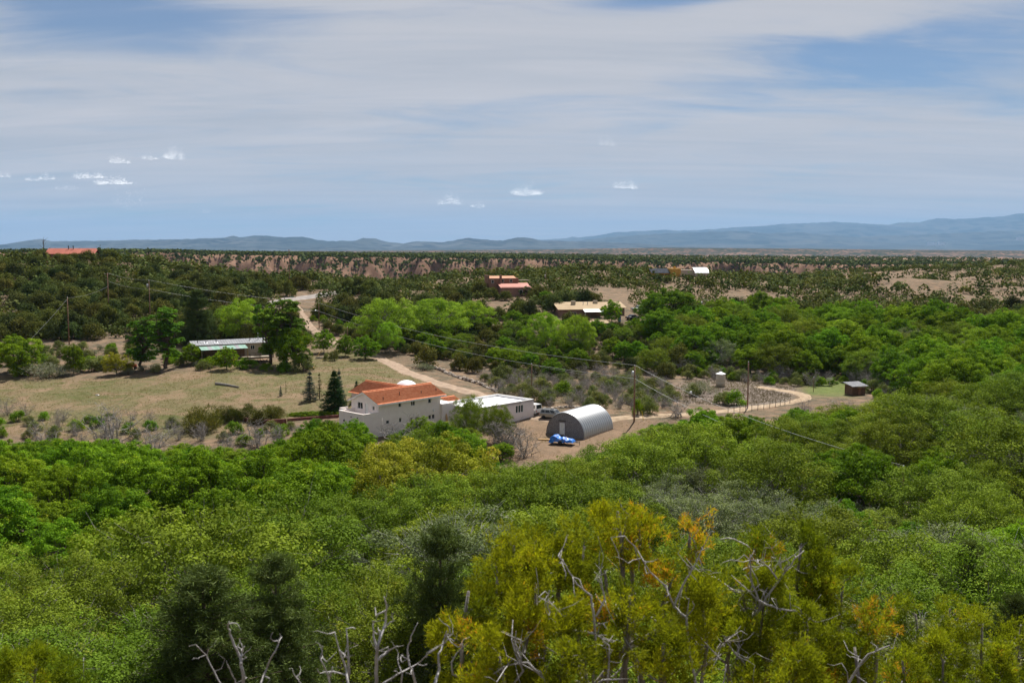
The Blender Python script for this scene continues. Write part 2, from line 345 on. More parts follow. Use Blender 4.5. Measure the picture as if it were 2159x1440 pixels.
MEADOW = [(-400, 795), (60, 800), (280, 797), (420, 780), (560, 768), (700, 735), (800, 752), (930, 825), (1000, 850), (740, 880), (700, 862), (600, 890), (520, 905), (420, 925), (300, 930), (150, 920), (-400, 900)]
LAWN = [(1690, 808), (1780, 800), (1830, 812), (1800, 836), (1700, 834)]
WEED = [(1420, 812), (1480, 795), (1600, 800), (1680, 820), (1660, 846), (1560, 858), (1440, 850)]
YARD = [(1000, 905), (1140, 885), (1290, 880), (1380, 890), (1380, 925), (1250, 975), (1080, 975), (1000, 940)]
def steps(a, b, f):
    out = [a]
    while out[-1] < b: out.append(out[-1] + f(out[-1]))
    return np.array(out)
def build_ground():
    xs = steps(0, 46000, lambda v: 2.0 + 0.009 * v if v < 900 else 0.09 * v)
    xs = np.concatenate([-xs[:0:-1], xs])
    ys = steps(-5, 55000, lambda v: 1.7 if v < 262 else (1.7 + 0.01 * (v - 262) if v < 1300 else 0.06 * v))
    yn = -5 - np.array([4000, 1800, 800, 400, 200, 100, 60, 40, 25, 15, 8, 3.0]); ys = np.concatenate([yn, ys])
    X, Y = np.meshgrid(xs, ys); Z = hgt(X, Y); nx, ny = len(xs), len(ys)
    i = np.arange(nx * ny).reshape(ny, nx); f = np.stack([i[:-1, :-1], i[:-1, 1:], i[1:, 1:], i[1:, :-1]], -1).reshape(-1, 4)
    px, py = proj(X.ravel(), Y.ravel(), Z.ravel()); near = (Y.ravel() > 120) & (Y.ravel() < 300)
    soft = lambda poly: np.mean([(inpoly(px + dx, py + dy, poly) & near).astype(float) for dx, dy in ((0, 0), (12, 0), (-12, 0), (0, 6), (0, -6), (8, 4), (-8, -4))], 0)
    litter = np.clip(1.0 - 0.65 * soft(YARD) - 0.5 * soft(MEADOW), 0.0, 1) * np.where(Y.ravel() < 330, 1, 0.75) * np.where(Y.ravel() < 138, 4.0, 1)
    me = np_mesh('ground', np.stack([X.ravel(), Y.ravel(), Z.ravel()], -1), f, 'ground', smooth=True, attrs={'meadow': soft(MEADOW) * 0.95, 'lawn': soft(LAWN), 'weed': soft(WEED), 'litter': litter})
    structure('ground', me, 'sandy tan valley ground with dry grass running back to the far plain', 'ground')
build_ground()
# ---- roads: ribbons draped on the ground with ragged edges
mat('dirt_road', (0.25, 0.18, 0.13), (0.37, 0.275, 0.20), 0.95, 0.9, 8, bump=0.5, bscale=3, spec=0.1)
mat('dirt_track', (0.28, 0.205, 0.135), (0.42, 0.32, 0.22), 0.95, 0.8, 8, bump=0.5, bscale=3, spec=0.1)
mat('gravel_road', (0.22, 0.195, 0.18), (0.31, 0.275, 0.255), 0.9, 0.7, 8, bump=0.3, bscale=4, spec=0.15)
def smooth_path(pts, step=1.2):
    p = np.array([[v.x, v.y] for v in pts]); out = []
    for i in range(len(p) - 1):
        a, b, c, d = p[max(i - 1, 0)], p[i], p[i + 1], p[min(i + 2, len(p) - 1)]; n = max(2, int(np.hypot(*(c - b)) / step))
        for k in range(n):
            t = k / n; out.append(0.5 * ((2 * b) + (-a + c) * t + (2 * a - 5 * b + 4 * c - d) * t * t + (-a + 3 * b - 3 * c + d) * t ** 3))
    out.append(p[-1]); return np.array(out)
def ribbon(name, pts, width, material, label, lift=0.09, rut=0.0, ncol=9, seed=0, rag=0.9):
    c = smooth_path(pts); t = np.gradient(c, axis=0); t /= np.hypot(t[:, 0], t[:, 1])[:, None] + 1e-9; nrm = np.stack([-t[:, 1], t[:, 0]], -1)
    s = np.arange(len(c)) * 1.2; V = []
    wl = width / 2 + rag * fbm(s, s * 0 + 3, 4, 3, seed); wr = width / 2 + rag * fbm(s, s * 0 + 9, 4, 3, seed + 5)
    for k in range(ncol):
        q = k / (ncol - 1); off = -wl * (1 - q) + wr * q; P = c + nrm * off[:, None]; z = hgt(P[:, 0], P[:, 1]) + lift - (0.14 if k in (0, ncol - 1) else 0)
        if rut: z = z - rut * math.exp(-((abs(q - 0.5) - 0.27) / 0.09) ** 2)
        V.append(np.stack([P[:, 0], P[:, 1], z], -1))
    n = len(c); V = np.stack(V, 1).reshape(-1, 3); i = np.arange(n * ncol).reshape(n, ncol)
    f = np.stack([i[:-1, :-1], i[:-1, 1:], i[1:, 1:], i[1:, :-1]], -1).reshape(-1, 4)
    structure(name, np_mesh(name, V, f, material, smooth=True), label)
    return c
DRIVE = ribbon('driveway', [hit(*p) for p in ((606, 634), (625, 655), (650, 688), (700, 718), (760, 740), (800, 756), (840, 776), (900, 800), (975, 822), (1045, 846), (1105, 868), (1170, 884))], 4.2, 'dirt_road',
               'pale dirt driveway running down past the white house to the hut', rut=0.05)
TRACK = ribbon('dirt_track', [hit(*p) for p in ((1165, 886), (1240, 887), (1310, 881), (1390, 876), (1460, 872), (1540, 866), (1600, 858), (1660, 850), (1697, 840), (1688, 831), (1655, 825), (1600, 815))], 3.4, 'dirt_track',
               'sandy two rut track curving past the water tank to the lawn', rut=0.1, seed=3)
ROAD = ribbon('road', [gcol(px, d) for px, d in ((-160, 288), (0, 289), (120, 290), (250, 293), (370, 302), (480, 314), (560, 330), (620, 344), (680, 356), (760, 372))], 6.0, 'gravel_road',
              'grey gravel road crossing the juniper hillside above the trailer home', seed=6, lift=0.12)
# ---- badlands bluff beyond the valley
def soilmix(name, soil1, soil2, veg, vegscale, vegamt, sc=0.01, bump=0.0):
    m, N, L = _new(name); o = N.new('ShaderNodeOutputMaterial'); b = N.new('ShaderNodeBsdfPrincipled'); L.new(b.outputs[0], o.inputs[0]); b.inputs['Roughness'].default_value = 0.95; b.inputs['Specular IOR Level'].default_value = 0.05
    tc = N.new('ShaderNodeTexCoord'); n = N.new('ShaderNodeTexNoise'); n.inputs['Scale'].default_value = sc; n.inputs['Detail'].default_value = 8; n.inputs['Roughness'].default_value = 0.65; L.new(tc.outputs['Object'], n.inputs[0])
    r = N.new('ShaderNodeValToRGB'); r.color_ramp.elements[0].color = (*soil1, 1); r.color_ramp.elements[1].color = (*soil2, 1); r.color_ramp.elements[0].position = 0.38; r.color_ramp.elements[1].position = 0.64; L.new(n.outputs[0], r.inputs[0])
    v = N.new('ShaderNodeTexVoronoi'); v.inputs['Scale'].default_value = vegscale; L.new(tc.outputs['Object'], v.inputs['Vector'])
    n2 = N.new('ShaderNodeTexNoise'); n2.inputs['Scale'].default_value = vegscale * 0.12; n2.inputs['Detail'].default_value = 5; L.new(tc.outputs['Object'], n2.inputs[0])
    ad = N.new('ShaderNodeMath'); ad.operation = 'ADD'; L.new(v.outputs['Distance'], ad.inputs[0]); L.new(n2.outputs[0], ad.inputs[1])
    mr = N.new('ShaderNodeMapRange'); mr.inputs['From Min'].default_value = vegamt; mr.inputs['From Max'].default_value = vegamt + 0.12; mr.inputs['To Min'].default_value = 1; mr.inputs['To Max'].default_value = 0; L.new(ad.outputs[0], mr.inputs[0])
    x = N.new('ShaderNodeMix'); x.data_type = 'RGBA'; L.new(mr.outputs[0], x.inputs[0]); L.new(r.outputs[0], x.inputs['A']); x.inputs['B'].default_value = (*veg, 1); L.new(x.outputs['Result'], b.inputs['Base Color'])
    return m
soilmix('badland_soil', (0.15, 0.088, 0.058), (0.29, 0.18, 0.122), (0.045, 0.055, 0.03), 0.16, 0.62, 0.02)
soilmix('mesa_soil', (0.13, 0.08, 0.065), (0.27, 0.17, 0.135), (0.03, 0.042, 0.035), 0.05, 1.08, 0.0022)
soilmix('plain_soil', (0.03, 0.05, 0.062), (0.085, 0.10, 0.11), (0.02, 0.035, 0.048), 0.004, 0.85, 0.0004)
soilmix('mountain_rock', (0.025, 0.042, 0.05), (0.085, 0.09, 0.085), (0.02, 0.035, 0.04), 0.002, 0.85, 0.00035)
RIM = [(-400, 532), (340, 532), (500, 537), (700, 541), (900, 543), (1080, 545), (1250, 549), (1400, 552), (1600, 554), (1700, 556), (1900, 557), (2600, 560)]
def rim_z(px, d): return CZ - (np.interp(px, *zip(*RIM)) - 518) / F * d
def ridged(x, y, sc, oct_=4, seed=0): return 1 - np.abs(fbm(x, y, sc, oct_, seed))
def bluff_h(X, Y):
    edge = 1400 + 70 * fbm(X, X * 0, 420, 3, 21) + 0.02 * X
    gul = (ridged(X, Y * 0.45, 75, 4, 31) - 0.72) * 190 + (ridged(X, Y * 0.5, 26, 3, 37) - 0.72) * 45
    s = np.clip((Y - edge + gul) / 150 + 0.5, 0, 1)
    s = s * 0.55 + 0.45 * (s * s * (3 - 2 * s))
    top = rim_z(CX + X / np.maximum(Y, 1) * F, edge + 75) - np.maximum(Y - edge - 80, 0) * 0.004
    foot = CZ - 82 + 10 * fbm(X, Y, 120, 3, 41)
    return foot + (top - foot) * s + 1.2 * fbm(X, Y, 22, 3, 43) * (s < 0.98)
def build_bluff():
    xs = np.arange(-1150, 1300, 6.5); ys = np.concatenate([np.arange(1180, 1640, 5.5), np.arange(1645, 3000, 40)])
    X, Y = np.meshgrid(xs, ys); Z = bluff_h(X, Y); Z[0] -= 30; Z[-1] -= 120; nx, ny = len(xs), len(ys)
    i = np.arange(nx * ny).reshape(ny, nx); f = np.stack([i[:-1, :-1], i[:-1, 1:], i[1:, 1:], i[1:, :-1]], -1).reshape(-1, 4)
    structure('badland_bluff', np_mesh('badland_bluff', np.stack([X.ravel(), Y.ravel(), Z.ravel()], -1), f, 'badland_soil', smooth=True), 'eroded orange badland bluff dotted with dark bushes beyond the valley', 'bluff')
build_bluff()
def mesa_h(X, Y):
    px = CX + X / Y * F
    top = CZ - (np.interp(px, [-400, 300, 700, 1100, 1400, 1700, 2159, 2600], [536, 533, 531, 527, 522.5, 525, 530, 533]) - 518) / F * 5200
    s = np.clip((Y - 3300) / 1900, 0, 1); s = np.clip(s + 0.16 * (ridged(X, Y, 700, 5, 51) - 0.75) + 0.05 * fbm(X, Y, 150, 3, 57), 0, 1)
    foot = CZ - 112
    return foot + (top - foot) * s ** 0.8 - np.maximum(Y - 5400, 0) * 0.004
def build_mesa():
    xs = np.linspace(-3600, 4400, 330); ys = np.concatenate([np.linspace(3050, 5600, 120), np.linspace(5700, 9000, 14)])
    X, Y = np.meshgrid(xs, ys); Z = mesa_h(X, Y); Z[0] -= 60; Z[-1] -= 150; nx, ny = len(xs), len(ys)
    i = np.arange(nx * ny).reshape(ny, nx); f = np.stack([i[:-1, :-1], i[:-1, 1:], i[1:, 1:], i[1:, :-1]], -1).reshape(-1, 4)
    structure('red_mesa', np_mesh('red_mesa', np.stack([X.ravel(), Y.ravel(), Z.ravel()], -1), f, 'mesa_soil', smooth=True), 'long reddish speckled mesa beyond the badland bluff', 'mesa')
build_mesa()
def mountain(name, sky_pts, d, fore, back, foot, material, label, rough, seed, px0, px1, n=300, bench=None, category='hills'):
    """a range whose crest follows the skyline at distance d; it rises from its foot and falls away behind"""
    u = np.linspace(px0, px1, n); vv = np.concatenate([np.linspace(0, 1, 46), np.linspace(1.03, 2, 12)])
    U, V = np.meshgrid(u, vv); crest = np.interp(U, *zip(*sky_pts)); Yb = np.where(V <= 1, d - fore * (1 - V), d + back * (V - 1)); X = (U - CX) / F * d
    crest = crest + fbm(U, U * 0, 9, 3, seed + 2) * (0.55 if rough < 0.15 else 1.1); zc = (518 - crest) / F * d; prof = np.where(V <= 1, V, np.clip(2 - V, 0, 1) ** 1.2)
    if bench: prof = np.where(V <= 1, np.interp(V, *zip(*bench)), prof)
    rn = (ridged(X, Yb, fore * 0.32, 5, seed) - 0.72) * rough; env = np.sin(np.clip(V, 0, 1) * math.pi) ** 0.8
    Z = CZ + foot + (zc - foot) * prof + rn * env * (zc - foot)
    k = np.arange(U.size).reshape(U.shape); f = np.stack([k[:-1, :-1], k[:-1, 1:], k[1:, 1:], k[1:, :-1]], -1).reshape(-1, 4)
    structure(name, np_mesh(name, np.stack([X.ravel(), Yb.ravel(), Z.ravel()], -1), f, material, smooth=True), label, category)
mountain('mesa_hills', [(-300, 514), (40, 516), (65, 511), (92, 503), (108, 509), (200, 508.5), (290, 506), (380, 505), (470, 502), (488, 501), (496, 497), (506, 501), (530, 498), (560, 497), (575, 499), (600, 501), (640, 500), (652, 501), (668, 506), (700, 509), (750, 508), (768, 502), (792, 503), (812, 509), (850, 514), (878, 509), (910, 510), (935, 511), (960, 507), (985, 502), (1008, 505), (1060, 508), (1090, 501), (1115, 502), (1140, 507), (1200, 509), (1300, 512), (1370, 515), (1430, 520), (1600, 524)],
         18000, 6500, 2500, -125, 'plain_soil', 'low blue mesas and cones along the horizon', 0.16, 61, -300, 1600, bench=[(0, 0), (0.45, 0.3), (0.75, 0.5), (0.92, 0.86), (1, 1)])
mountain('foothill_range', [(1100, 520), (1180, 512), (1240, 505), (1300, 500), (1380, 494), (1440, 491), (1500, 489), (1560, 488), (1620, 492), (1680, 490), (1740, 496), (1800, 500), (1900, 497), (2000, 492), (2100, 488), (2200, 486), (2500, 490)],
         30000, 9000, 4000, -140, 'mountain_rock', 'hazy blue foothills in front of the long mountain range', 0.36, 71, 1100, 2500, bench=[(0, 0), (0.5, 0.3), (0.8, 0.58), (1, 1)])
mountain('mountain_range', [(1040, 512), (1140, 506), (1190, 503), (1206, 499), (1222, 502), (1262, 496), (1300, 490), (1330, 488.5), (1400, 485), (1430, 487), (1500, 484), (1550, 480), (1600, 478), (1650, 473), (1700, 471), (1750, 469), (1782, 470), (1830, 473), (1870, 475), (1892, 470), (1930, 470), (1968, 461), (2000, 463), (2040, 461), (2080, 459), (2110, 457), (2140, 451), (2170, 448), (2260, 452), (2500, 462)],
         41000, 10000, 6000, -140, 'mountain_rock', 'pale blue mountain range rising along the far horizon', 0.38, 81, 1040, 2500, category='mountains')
# ---- haze
m_, N_, L_ = _new('air'); o_ = N_.new('ShaderNodeOutputMaterial'); v_ = N_.new('ShaderNodeVolumePrincipled'); L_.new(v_.outputs[0], o_.inputs['Volume'])
v_.inputs['Color'].default_value = (0.36, 0.63, 1.0, 1); v_.inputs['Density'].default_value = 2.2e-5; v_.inputs['Anisotropy'].default_value = 0.0
MB().box(-52000, -6500, CZ - 190, 52000, 58500, CZ + 1400).build('haze', 'air', label='thin blue haze of air over the far plain and mountains', category='haze', kind='stuff')
# ---- small fair-weather clouds: clusters of puffs, thinning out at the edges
m_, N_, L_ = _new('cloud'); o_ = N_.new('ShaderNodeOutputMaterial'); a_ = N_.new('ShaderNodeBsdfDiffuse'); a_.inputs[0].default_value = (0.98, 0.98, 0.98, 1)
b_ = N_.new('ShaderNodeBsdfTranslucent'); b_.inputs[0].default_value = (0.98, 0.98, 0.98, 1); s_ = N_.new('ShaderNodeMixShader'); s_.inputs[0].default_value = 0.8
L_.new(a_.outputs[0], s_.inputs[1]); L_.new(b_.outputs[0], s_.inputs[2]); L_.new(s_.outputs[0], o_.inputs[0])
def cloud(px, py, wpx, hpx, dens, lobes, seed):
    el = (518 - py) / F; d = 1750.0 / el; r = np.random.default_rng(seed); w = wpx / F * d; h = hpx / F * d; P = []
    for k in range(lobes):
        cx = (k + 0.5) / lobes - 0.5 + r.normal(0, 0.05); cz = r.random() * 0.5; hk = 0.55 + 0.9 * r.random(); rr = 0.30 - 0.28 * abs(cx) + r.random() * 0.08; n = int(dens * 1150 * rr / lobes * 4)
        p = r.normal(0, 0.42, (n, 3)); p = p[np.linalg.norm(p, axis=1) < 1.35]
        p[:, 2] = np.abs(p[:, 2]) * 1.3 - 0.12
        P.append(np.stack([cx + p[:, 0] * rr * 0.9, p[:, 1] * rr, cz * 0.4 + p[:, 2] * hk * (0.8 - 0.9 * abs(cx))], -1))
    P = np.concatenate(P); s = w * 0.0075 * (0.5 + r.random(len(P))); P = P * np.array([w, w * 0.6, h * 1.5])
    nm = r.normal(0, 0.5, (len(P), 3)) + [0.05, 0.62, 0.55]; nm /= np.linalg.norm(nm, axis=1)[:, None]; a = np.cross(nm, r.normal(size=(len(P), 3))); a /= np.linalg.norm(a, axis=1)[:, None]; b = np.cross(nm, a)
    V = np.stack([P - a * s[:, None], P + b * s[:, None], P + a * s[:, None], P - b * s[:, None]], 1); f = np.arange(len(P) * 4).reshape(-1, 4)
    c = at(px, py, d); me = np_mesh('cloud', V.reshape(-1, 3), f, 'cloud'); return c, me
for px, py, w, h, dn, lb, lab in [(366, 336, 42, 17, 1.0, 4, 'bright puffy little cloud, the whitest and highest of its cluster'), (252, 345, 40, 13, 0.75, 4, 'small white cloud beside the whitest puffy cloud'), (315, 337, 36, 9, 0.3, 3, 'thin wisp of cloud between two small white clouds'),
        (190, 376, 62, 13, 0.6, 5, 'ragged long cloud above the flattest white streak cloud'), (240, 389, 70, 11, 0.8, 6, 'flat white streak of cloud above the red roof'), (98, 380, 32, 10, 0.6, 3, 'small rounded cloud beside a fainter twin'), (66, 381, 30, 8, 0.4, 3, 'fainter twin of the small rounded cloud'),
        (270, 438, 62, 34, 0.16, 4, 'grey ghostly patch of cloud low over the mesas'), (140, 401, 44, 11, 0.15, 3, 'faint smudge of cloud under the small rounded pair'), (433, 450, 18, 8, 0.3, 2, 'tiny faint cloud just above the mesas'),
        (950, 431, 48, 15, 0.7, 4, 'white cloud over the paired blue cones'), (1008, 438, 30, 9, 0.5, 3, 'little flat cloud beside the white cloud over the cones'), (1108, 411, 64, 16, 0.95, 6, 'widest bright white cloud over the low blue mesas'), (1320, 398, 46, 13, 0.7, 4, 'single white cloud above the start of the mountain range'),
        (1281, 309, 34, 17, 0.25, 3, 'torn grey scrap of cloud high above the mountain range'), (2, 376, 40, 11, 0.5, 3, 'white cloud cut by the edge of the view over the juniper hill')]:
    c, me = cloud(px, py, w, h, dn, lb, int(px))
    o = obj('cloud', me, None, c, label=lab, category='cloud', group='small fair weather clouds', kind='stuff')
# ================================================================== plants: meshes
mat('bark_grey', (0.16, 0.14, 0.125), (0.28, 0.255, 0.235), 0.9, 6, 5, bump=0.4, spec=0.1)
mat('bark_brown', (0.07, 0.052, 0.04), (0.14, 0.105, 0.08), 0.9, 6, 5, bump=0.4, spec=0.1)
mat('dead_wood', (0.26, 0.24, 0.23), (0.46, 0.44, 0.43), 0.75, 5, 6, bump=0.5, bscale=25, spec=0.2)
mat('twig_grey', (0.20, 0.18, 0.165), (0.34, 0.31, 0.29), 0.9, 5, 4, spec=0.1)
leaf_mat('oak_leaf', (0.085, 0.13, 0.010), (0.21, 0.285, 0.026), (0.28, 0.29, 0.035))
leaf_mat('oak_grey_leaf', (0.10, 0.125, 0.05), (0.20, 0.23, 0.10), (0.30, 0.29, 0.20))
leaf_mat('yellow_oak_leaf', (0.16, 0.18, 0.012), (0.38, 0.37, 0.03), (0.45, 0.32, 0.04))
leaf_mat('maple_leaf', (0.055, 0.12, 0.006), (0.19, 0.31, 0.014), (0.28, 0.35, 0.025), trans=0.28)
leaf_mat('cottonwood_leaf', (0.14, 0.23, 0.018), (0.28, 0.40, 0.032), (0.35, 0.42, 0.05), trans=0.3)
leaf_mat('poplar_leaf', (0.06, 0.13, 0.010), (0.16, 0.28, 0.022), (0.21, 0.30, 0.04), trans=0.28)
leaf_mat('pine_needle', (0.045, 0.07, 0.018), (0.12, 0.165, 0.045), (0.17, 0.21, 0.08), trans=0.15)
leaf_mat('blue_needle', (0.075, 0.105, 0.085), (0.16, 0.20, 0.165), (0.2, 0.24, 0.2), trans=0.12)
leaf_mat('spruce_needle', (0.022, 0.055, 0.016), (0.06, 0.125, 0.03), (0.09, 0.16, 0.04), trans=0.12)
leaf_mat('juniper_leaf', (0.05, 0.062, 0.012), (0.135, 0.14, 0.028), (0.17, 0.15, 0.04), rough=0.95, trans=0.15, hue=0.025, var=0.3)
leaf_mat('pinyon_leaf', (0.036, 0.054, 0.014), (0.095, 0.118, 0.03), (0.12, 0.13, 0.04), rough=0.95, trans=0.12, hue=0.025, var=0.3)
leaf_mat('near_juniper_leaf', (0.10, 0.125, 0.008), (0.38, 0.365, 0.015), (0.62, 0.28, 0.035), trans=0.42, var=0.08, hue=0.01)
leaf_mat('dull_juniper_leaf', (0.09, 0.13, 0.008), (0.32, 0.34, 0.018), (0.55, 0.26, 0.03), trans=0.42, var=0.08, hue=0.01)
leaf_mat('sage_leaf', (0.13, 0.14, 0.095), (0.25, 0.26, 0.185), (0.31, 0.31, 0.23), trans=0.15)
leaf_mat('shrub_leaf', (0.09, 0.115, 0.035), (0.185, 0.205, 0.065), (0.24, 0.22, 0.08), trans=0.25)
leaf_mat('dry_leaf', (0.11, 0.085, 0.055), (0.22, 0.175, 0.115), (0.27, 0.22, 0.13), trans=0.2)
leaf_mat('straw', (0.17, 0.145, 0.065), (0.30, 0.25, 0.13), (0.17, 0.19, 0.06), trans=0.2, var=0.0, hue=0.0)
def unit(v): return v / (np.linalg.norm(v, axis=-1, keepdims=True) + 1e-9)
def leaves(P, Nrm, size, r, aspect=0.62):
    """one four-cornered leaf per point, turned about its normal at random"""
    n = len(P); a = unit(np.cross(Nrm, r.normal(size=(n, 3)))); b = np.cross(Nrm, a); s = size[:, None] if isinstance(size, np.ndarray) else size
    V = np.stack([P - a * s * 0.5, P + b * s * 0.5 * aspect + Nrm * s * 0.08, P + a * s * 0.5, P - b * s * 0.5 * aspect + Nrm * s * 0.08], 1).reshape(-1, 3)
    return V, np.arange(n * 4).reshape(n, 4)
def needles(P, D, length, width, r):
    """narrow three-cornered blades starting at P and pointing along D"""
    n = len(P); w = unit(np.cross(D, r.normal(size=(n, 3)))) * width * 0.5
    V = np.stack([P - w, P + w, P + D * (length[:, None] if isinstance(length, np.ndarray) else length)], 1).reshape(-1, 3)
    return V, np.arange(n * 3).reshape(n, 3)
def sph(n, r): return unit(r.normal(size=(n, 3)))
def limb(mb, p, q, r0, r1, r, bend=0.12, n=5, seg=4):
    p, q = Vector(p), Vector(q); L = (q - p).length; pts = [p]
    for i in range(1, seg): t = i / seg; pts.append(p.lerp(q, t) + Vector(r.normal(0, bend * L * 0.5, 3)) * math.sin(t * math.pi))
    pts.append(q); mb.tube(pts, [r0 + (r1 - r0) * i / seg for i in range(seg + 1)], n, cap=False)
    return pts
def broadleaf(seed, rad=4.0, height=6.5, base=1.2, n_leaf=16000, leaf=0.17, lobes=13, sub=13, material='oak_leaf', bark='bark_grey', twigs=120, lobe_r=0.40, sub_r=0.36, flat=0.78, cl_tint=0.22, trunks=1, twig_out=1.0, thin=0.0, shape='dome'):
    """crown of lobes, each lobe of leaf clumps; trunk, limbs and twigs. Returns (crown mesh, trunk mesh)"""
    r = np.random.default_rng(seed); ch = height - base; C = np.array([0, 0, base + ch * 0.45]); Rz = ch * 0.52; LC = []; LR = []
    k = 0
    while len(LC) < lobes and k < 4000:
        k += 1; d = sph(1, r)[0]
        if shape == 'dome' and d[2] < -0.8: continue
        f = 0.66 + 0.16 * r.random(); c = C + d * np.array([rad * f, rad * f, Rz * f])
        if shape == 'column': t = r.random(); w = math.sin(math.pi * (0.12 + 0.8 * t)) ** 0.7; a = r.random() * 6.28; c = np.array([math.cos(a) * rad * 0.6 * w, math.sin(a) * rad * 0.6 * w, base + ch * (0.06 + 0.86 * t)])
        rr = rad * lobe_r * (0.72 + 0.5 * r.random()) * (0.8 if shape == 'column' and c[2] > base + ch * 0.75 else 1)
        if all(np.linalg.norm((c - e) / np.array([1, 1, 0.85])) > 0.62 * (rr + q) * 0.8 for e, q in zip(LC, LR)): LC.append(c); LR.append(rr)
        elif k > 1500 and r.random() < 0.02: LC.append(c); LR.append(rr)
    LC.append(C + np.array([0, 0, Rz * 0.35])); LR.append(rad * lobe_r * 1.1)
    SC = []; SR = []; ST = []
    for c, rr in zip(LC, LR):
        lt = r.normal(0, cl_tint * 0.6); d = sph(sub * 2, r); d = d[d[:, 2] > -0.55][:sub]
        for e in d:
            if r.random() < thin: continue
            SC.append(c + e * rr * (0.78 + 0.25 * r.random()) * np.array([1, 1, flat])); SR.append(rr * sub_r * (0.7 + 0.6 * r.random())); ST.append(lt + r.normal(0, cl_tint))
    SC = np.array(SC); SR = np.array(SR); ST = np.array(ST); w = SR ** 2; w /= w.sum(); idx = r.choice(len(SC), n_leaf, p=w)
    d = sph(n_leaf, r); d[:, 2] = np.where(d[:, 2] < -0.3, -d[:, 2], d[:, 2]); rr = r.random(n_leaf) ** 0.30
    P = SC[idx] + d * (SR[idx] * rr)[:, None] * np.array([1, 1, 0.85])
    stray = r.random(n_leaf) < 0.05; P[stray] += r.normal(0, 0.2, (stray.sum(), 3)) * SR[idx][stray][:, None]
    Nm = unit(d * 1.0 + np.array([0, 0, 0.25]) + r.normal(0, 0.33, (n_leaf, 3)))
    V, Fc = leaves(P, Nm, leaf * (0.6 + 0.8 * r.random(n_leaf)), r)
    tint = np.clip(0.45 + ST[idx] * 0.8 + r.normal(0, 0.09, n_leaf), 0, 1)
    crown = np_mesh('crown', V, Fc, material, tint)
    mb = MB(); fork = base + ch * 0.12
    for t in range(trunks):
        q_ = r.normal(0, rad * 0.16, 3); o = np.array([0, 0, -0.6]); top = np.array([q_[0] * (trunks > 1), q_[1] * (trunks > 1), fork + r.random() * ch * 0.2])
        limb(mb, o, top, 0.035 * height * 0.62 + 0.03, 0.02 * height * 0.6 + 0.02, r, 0.08, 7)
        for c, rr in list(zip(LC, LR))[t::trunks]:
            pts = limb(mb, top, c, 0.013 * height + 0.015, 0.02, r, 0.16, 5)
            near = np.argsort(np.linalg.norm(SC - c, axis=1))[:5]
            for j in near: limb(mb, pts[-2], SC[j], 0.018, 0.007, r, 0.2, 3, 3)
    for _ in range(twigs):
        j = r.integers(len(SC)); c = SC[j]; out = unit(c - C); q = c + out * SR[j] * (0.85 + 0.35 * r.random()) * twig_out + r.normal(0, SR[j] * 0.4, 3); p = c - out * SR[j] * 1.2
        limb(mb, p, q, 0.014, 0.006, r, 0.25, 3, 3)
    return crown, mb.mesh('trunk', bark)
def bare_bush(seed, rad=2.0, height=2.6, n=90, material='twig_grey', thick=0.02, stems=9):
    r = np.random.default_rng(seed); mb = MB()
    for s in range(stems):
        a = r.random() * 6.28; lean = r.random() ** 0.7; top = np.array([math.cos(a) * rad * lean, math.sin(a) * rad * lean, height * (1 - 0.35 * lean * lean) * (0.75 + 0.3 * r.random())])
        pts = limb(mb, (r.normal(0, 0.15), r.normal(0, 0.15), -0.3), top, thick * 2.2, thick * 0.6, r, 0.18, 4, 5)
        for k in range(n // stems):
            b = pts[1 + r.integers(len(pts) - 1)]; d = unit(np.array([r.normal(), r.normal(), 0.6 + abs(r.normal()) * 0.6])); L = height * (0.15 + 0.22 * r.random()); e = np.array(b) + d * L
            limb(mb, b, e, thick * 0.7, thick * 0.3, r, 0.25, 3, 3)
            for _ in range(2): limb(mb, Vector(b).lerp(Vector(e), 0.4 + 0.4 * r.random()), e + r.normal(0, L * 0.45, 3), thick * 0.45, thick * 0.25, r, 0.2, 3, 2)
    return mb.mesh('branches', material)
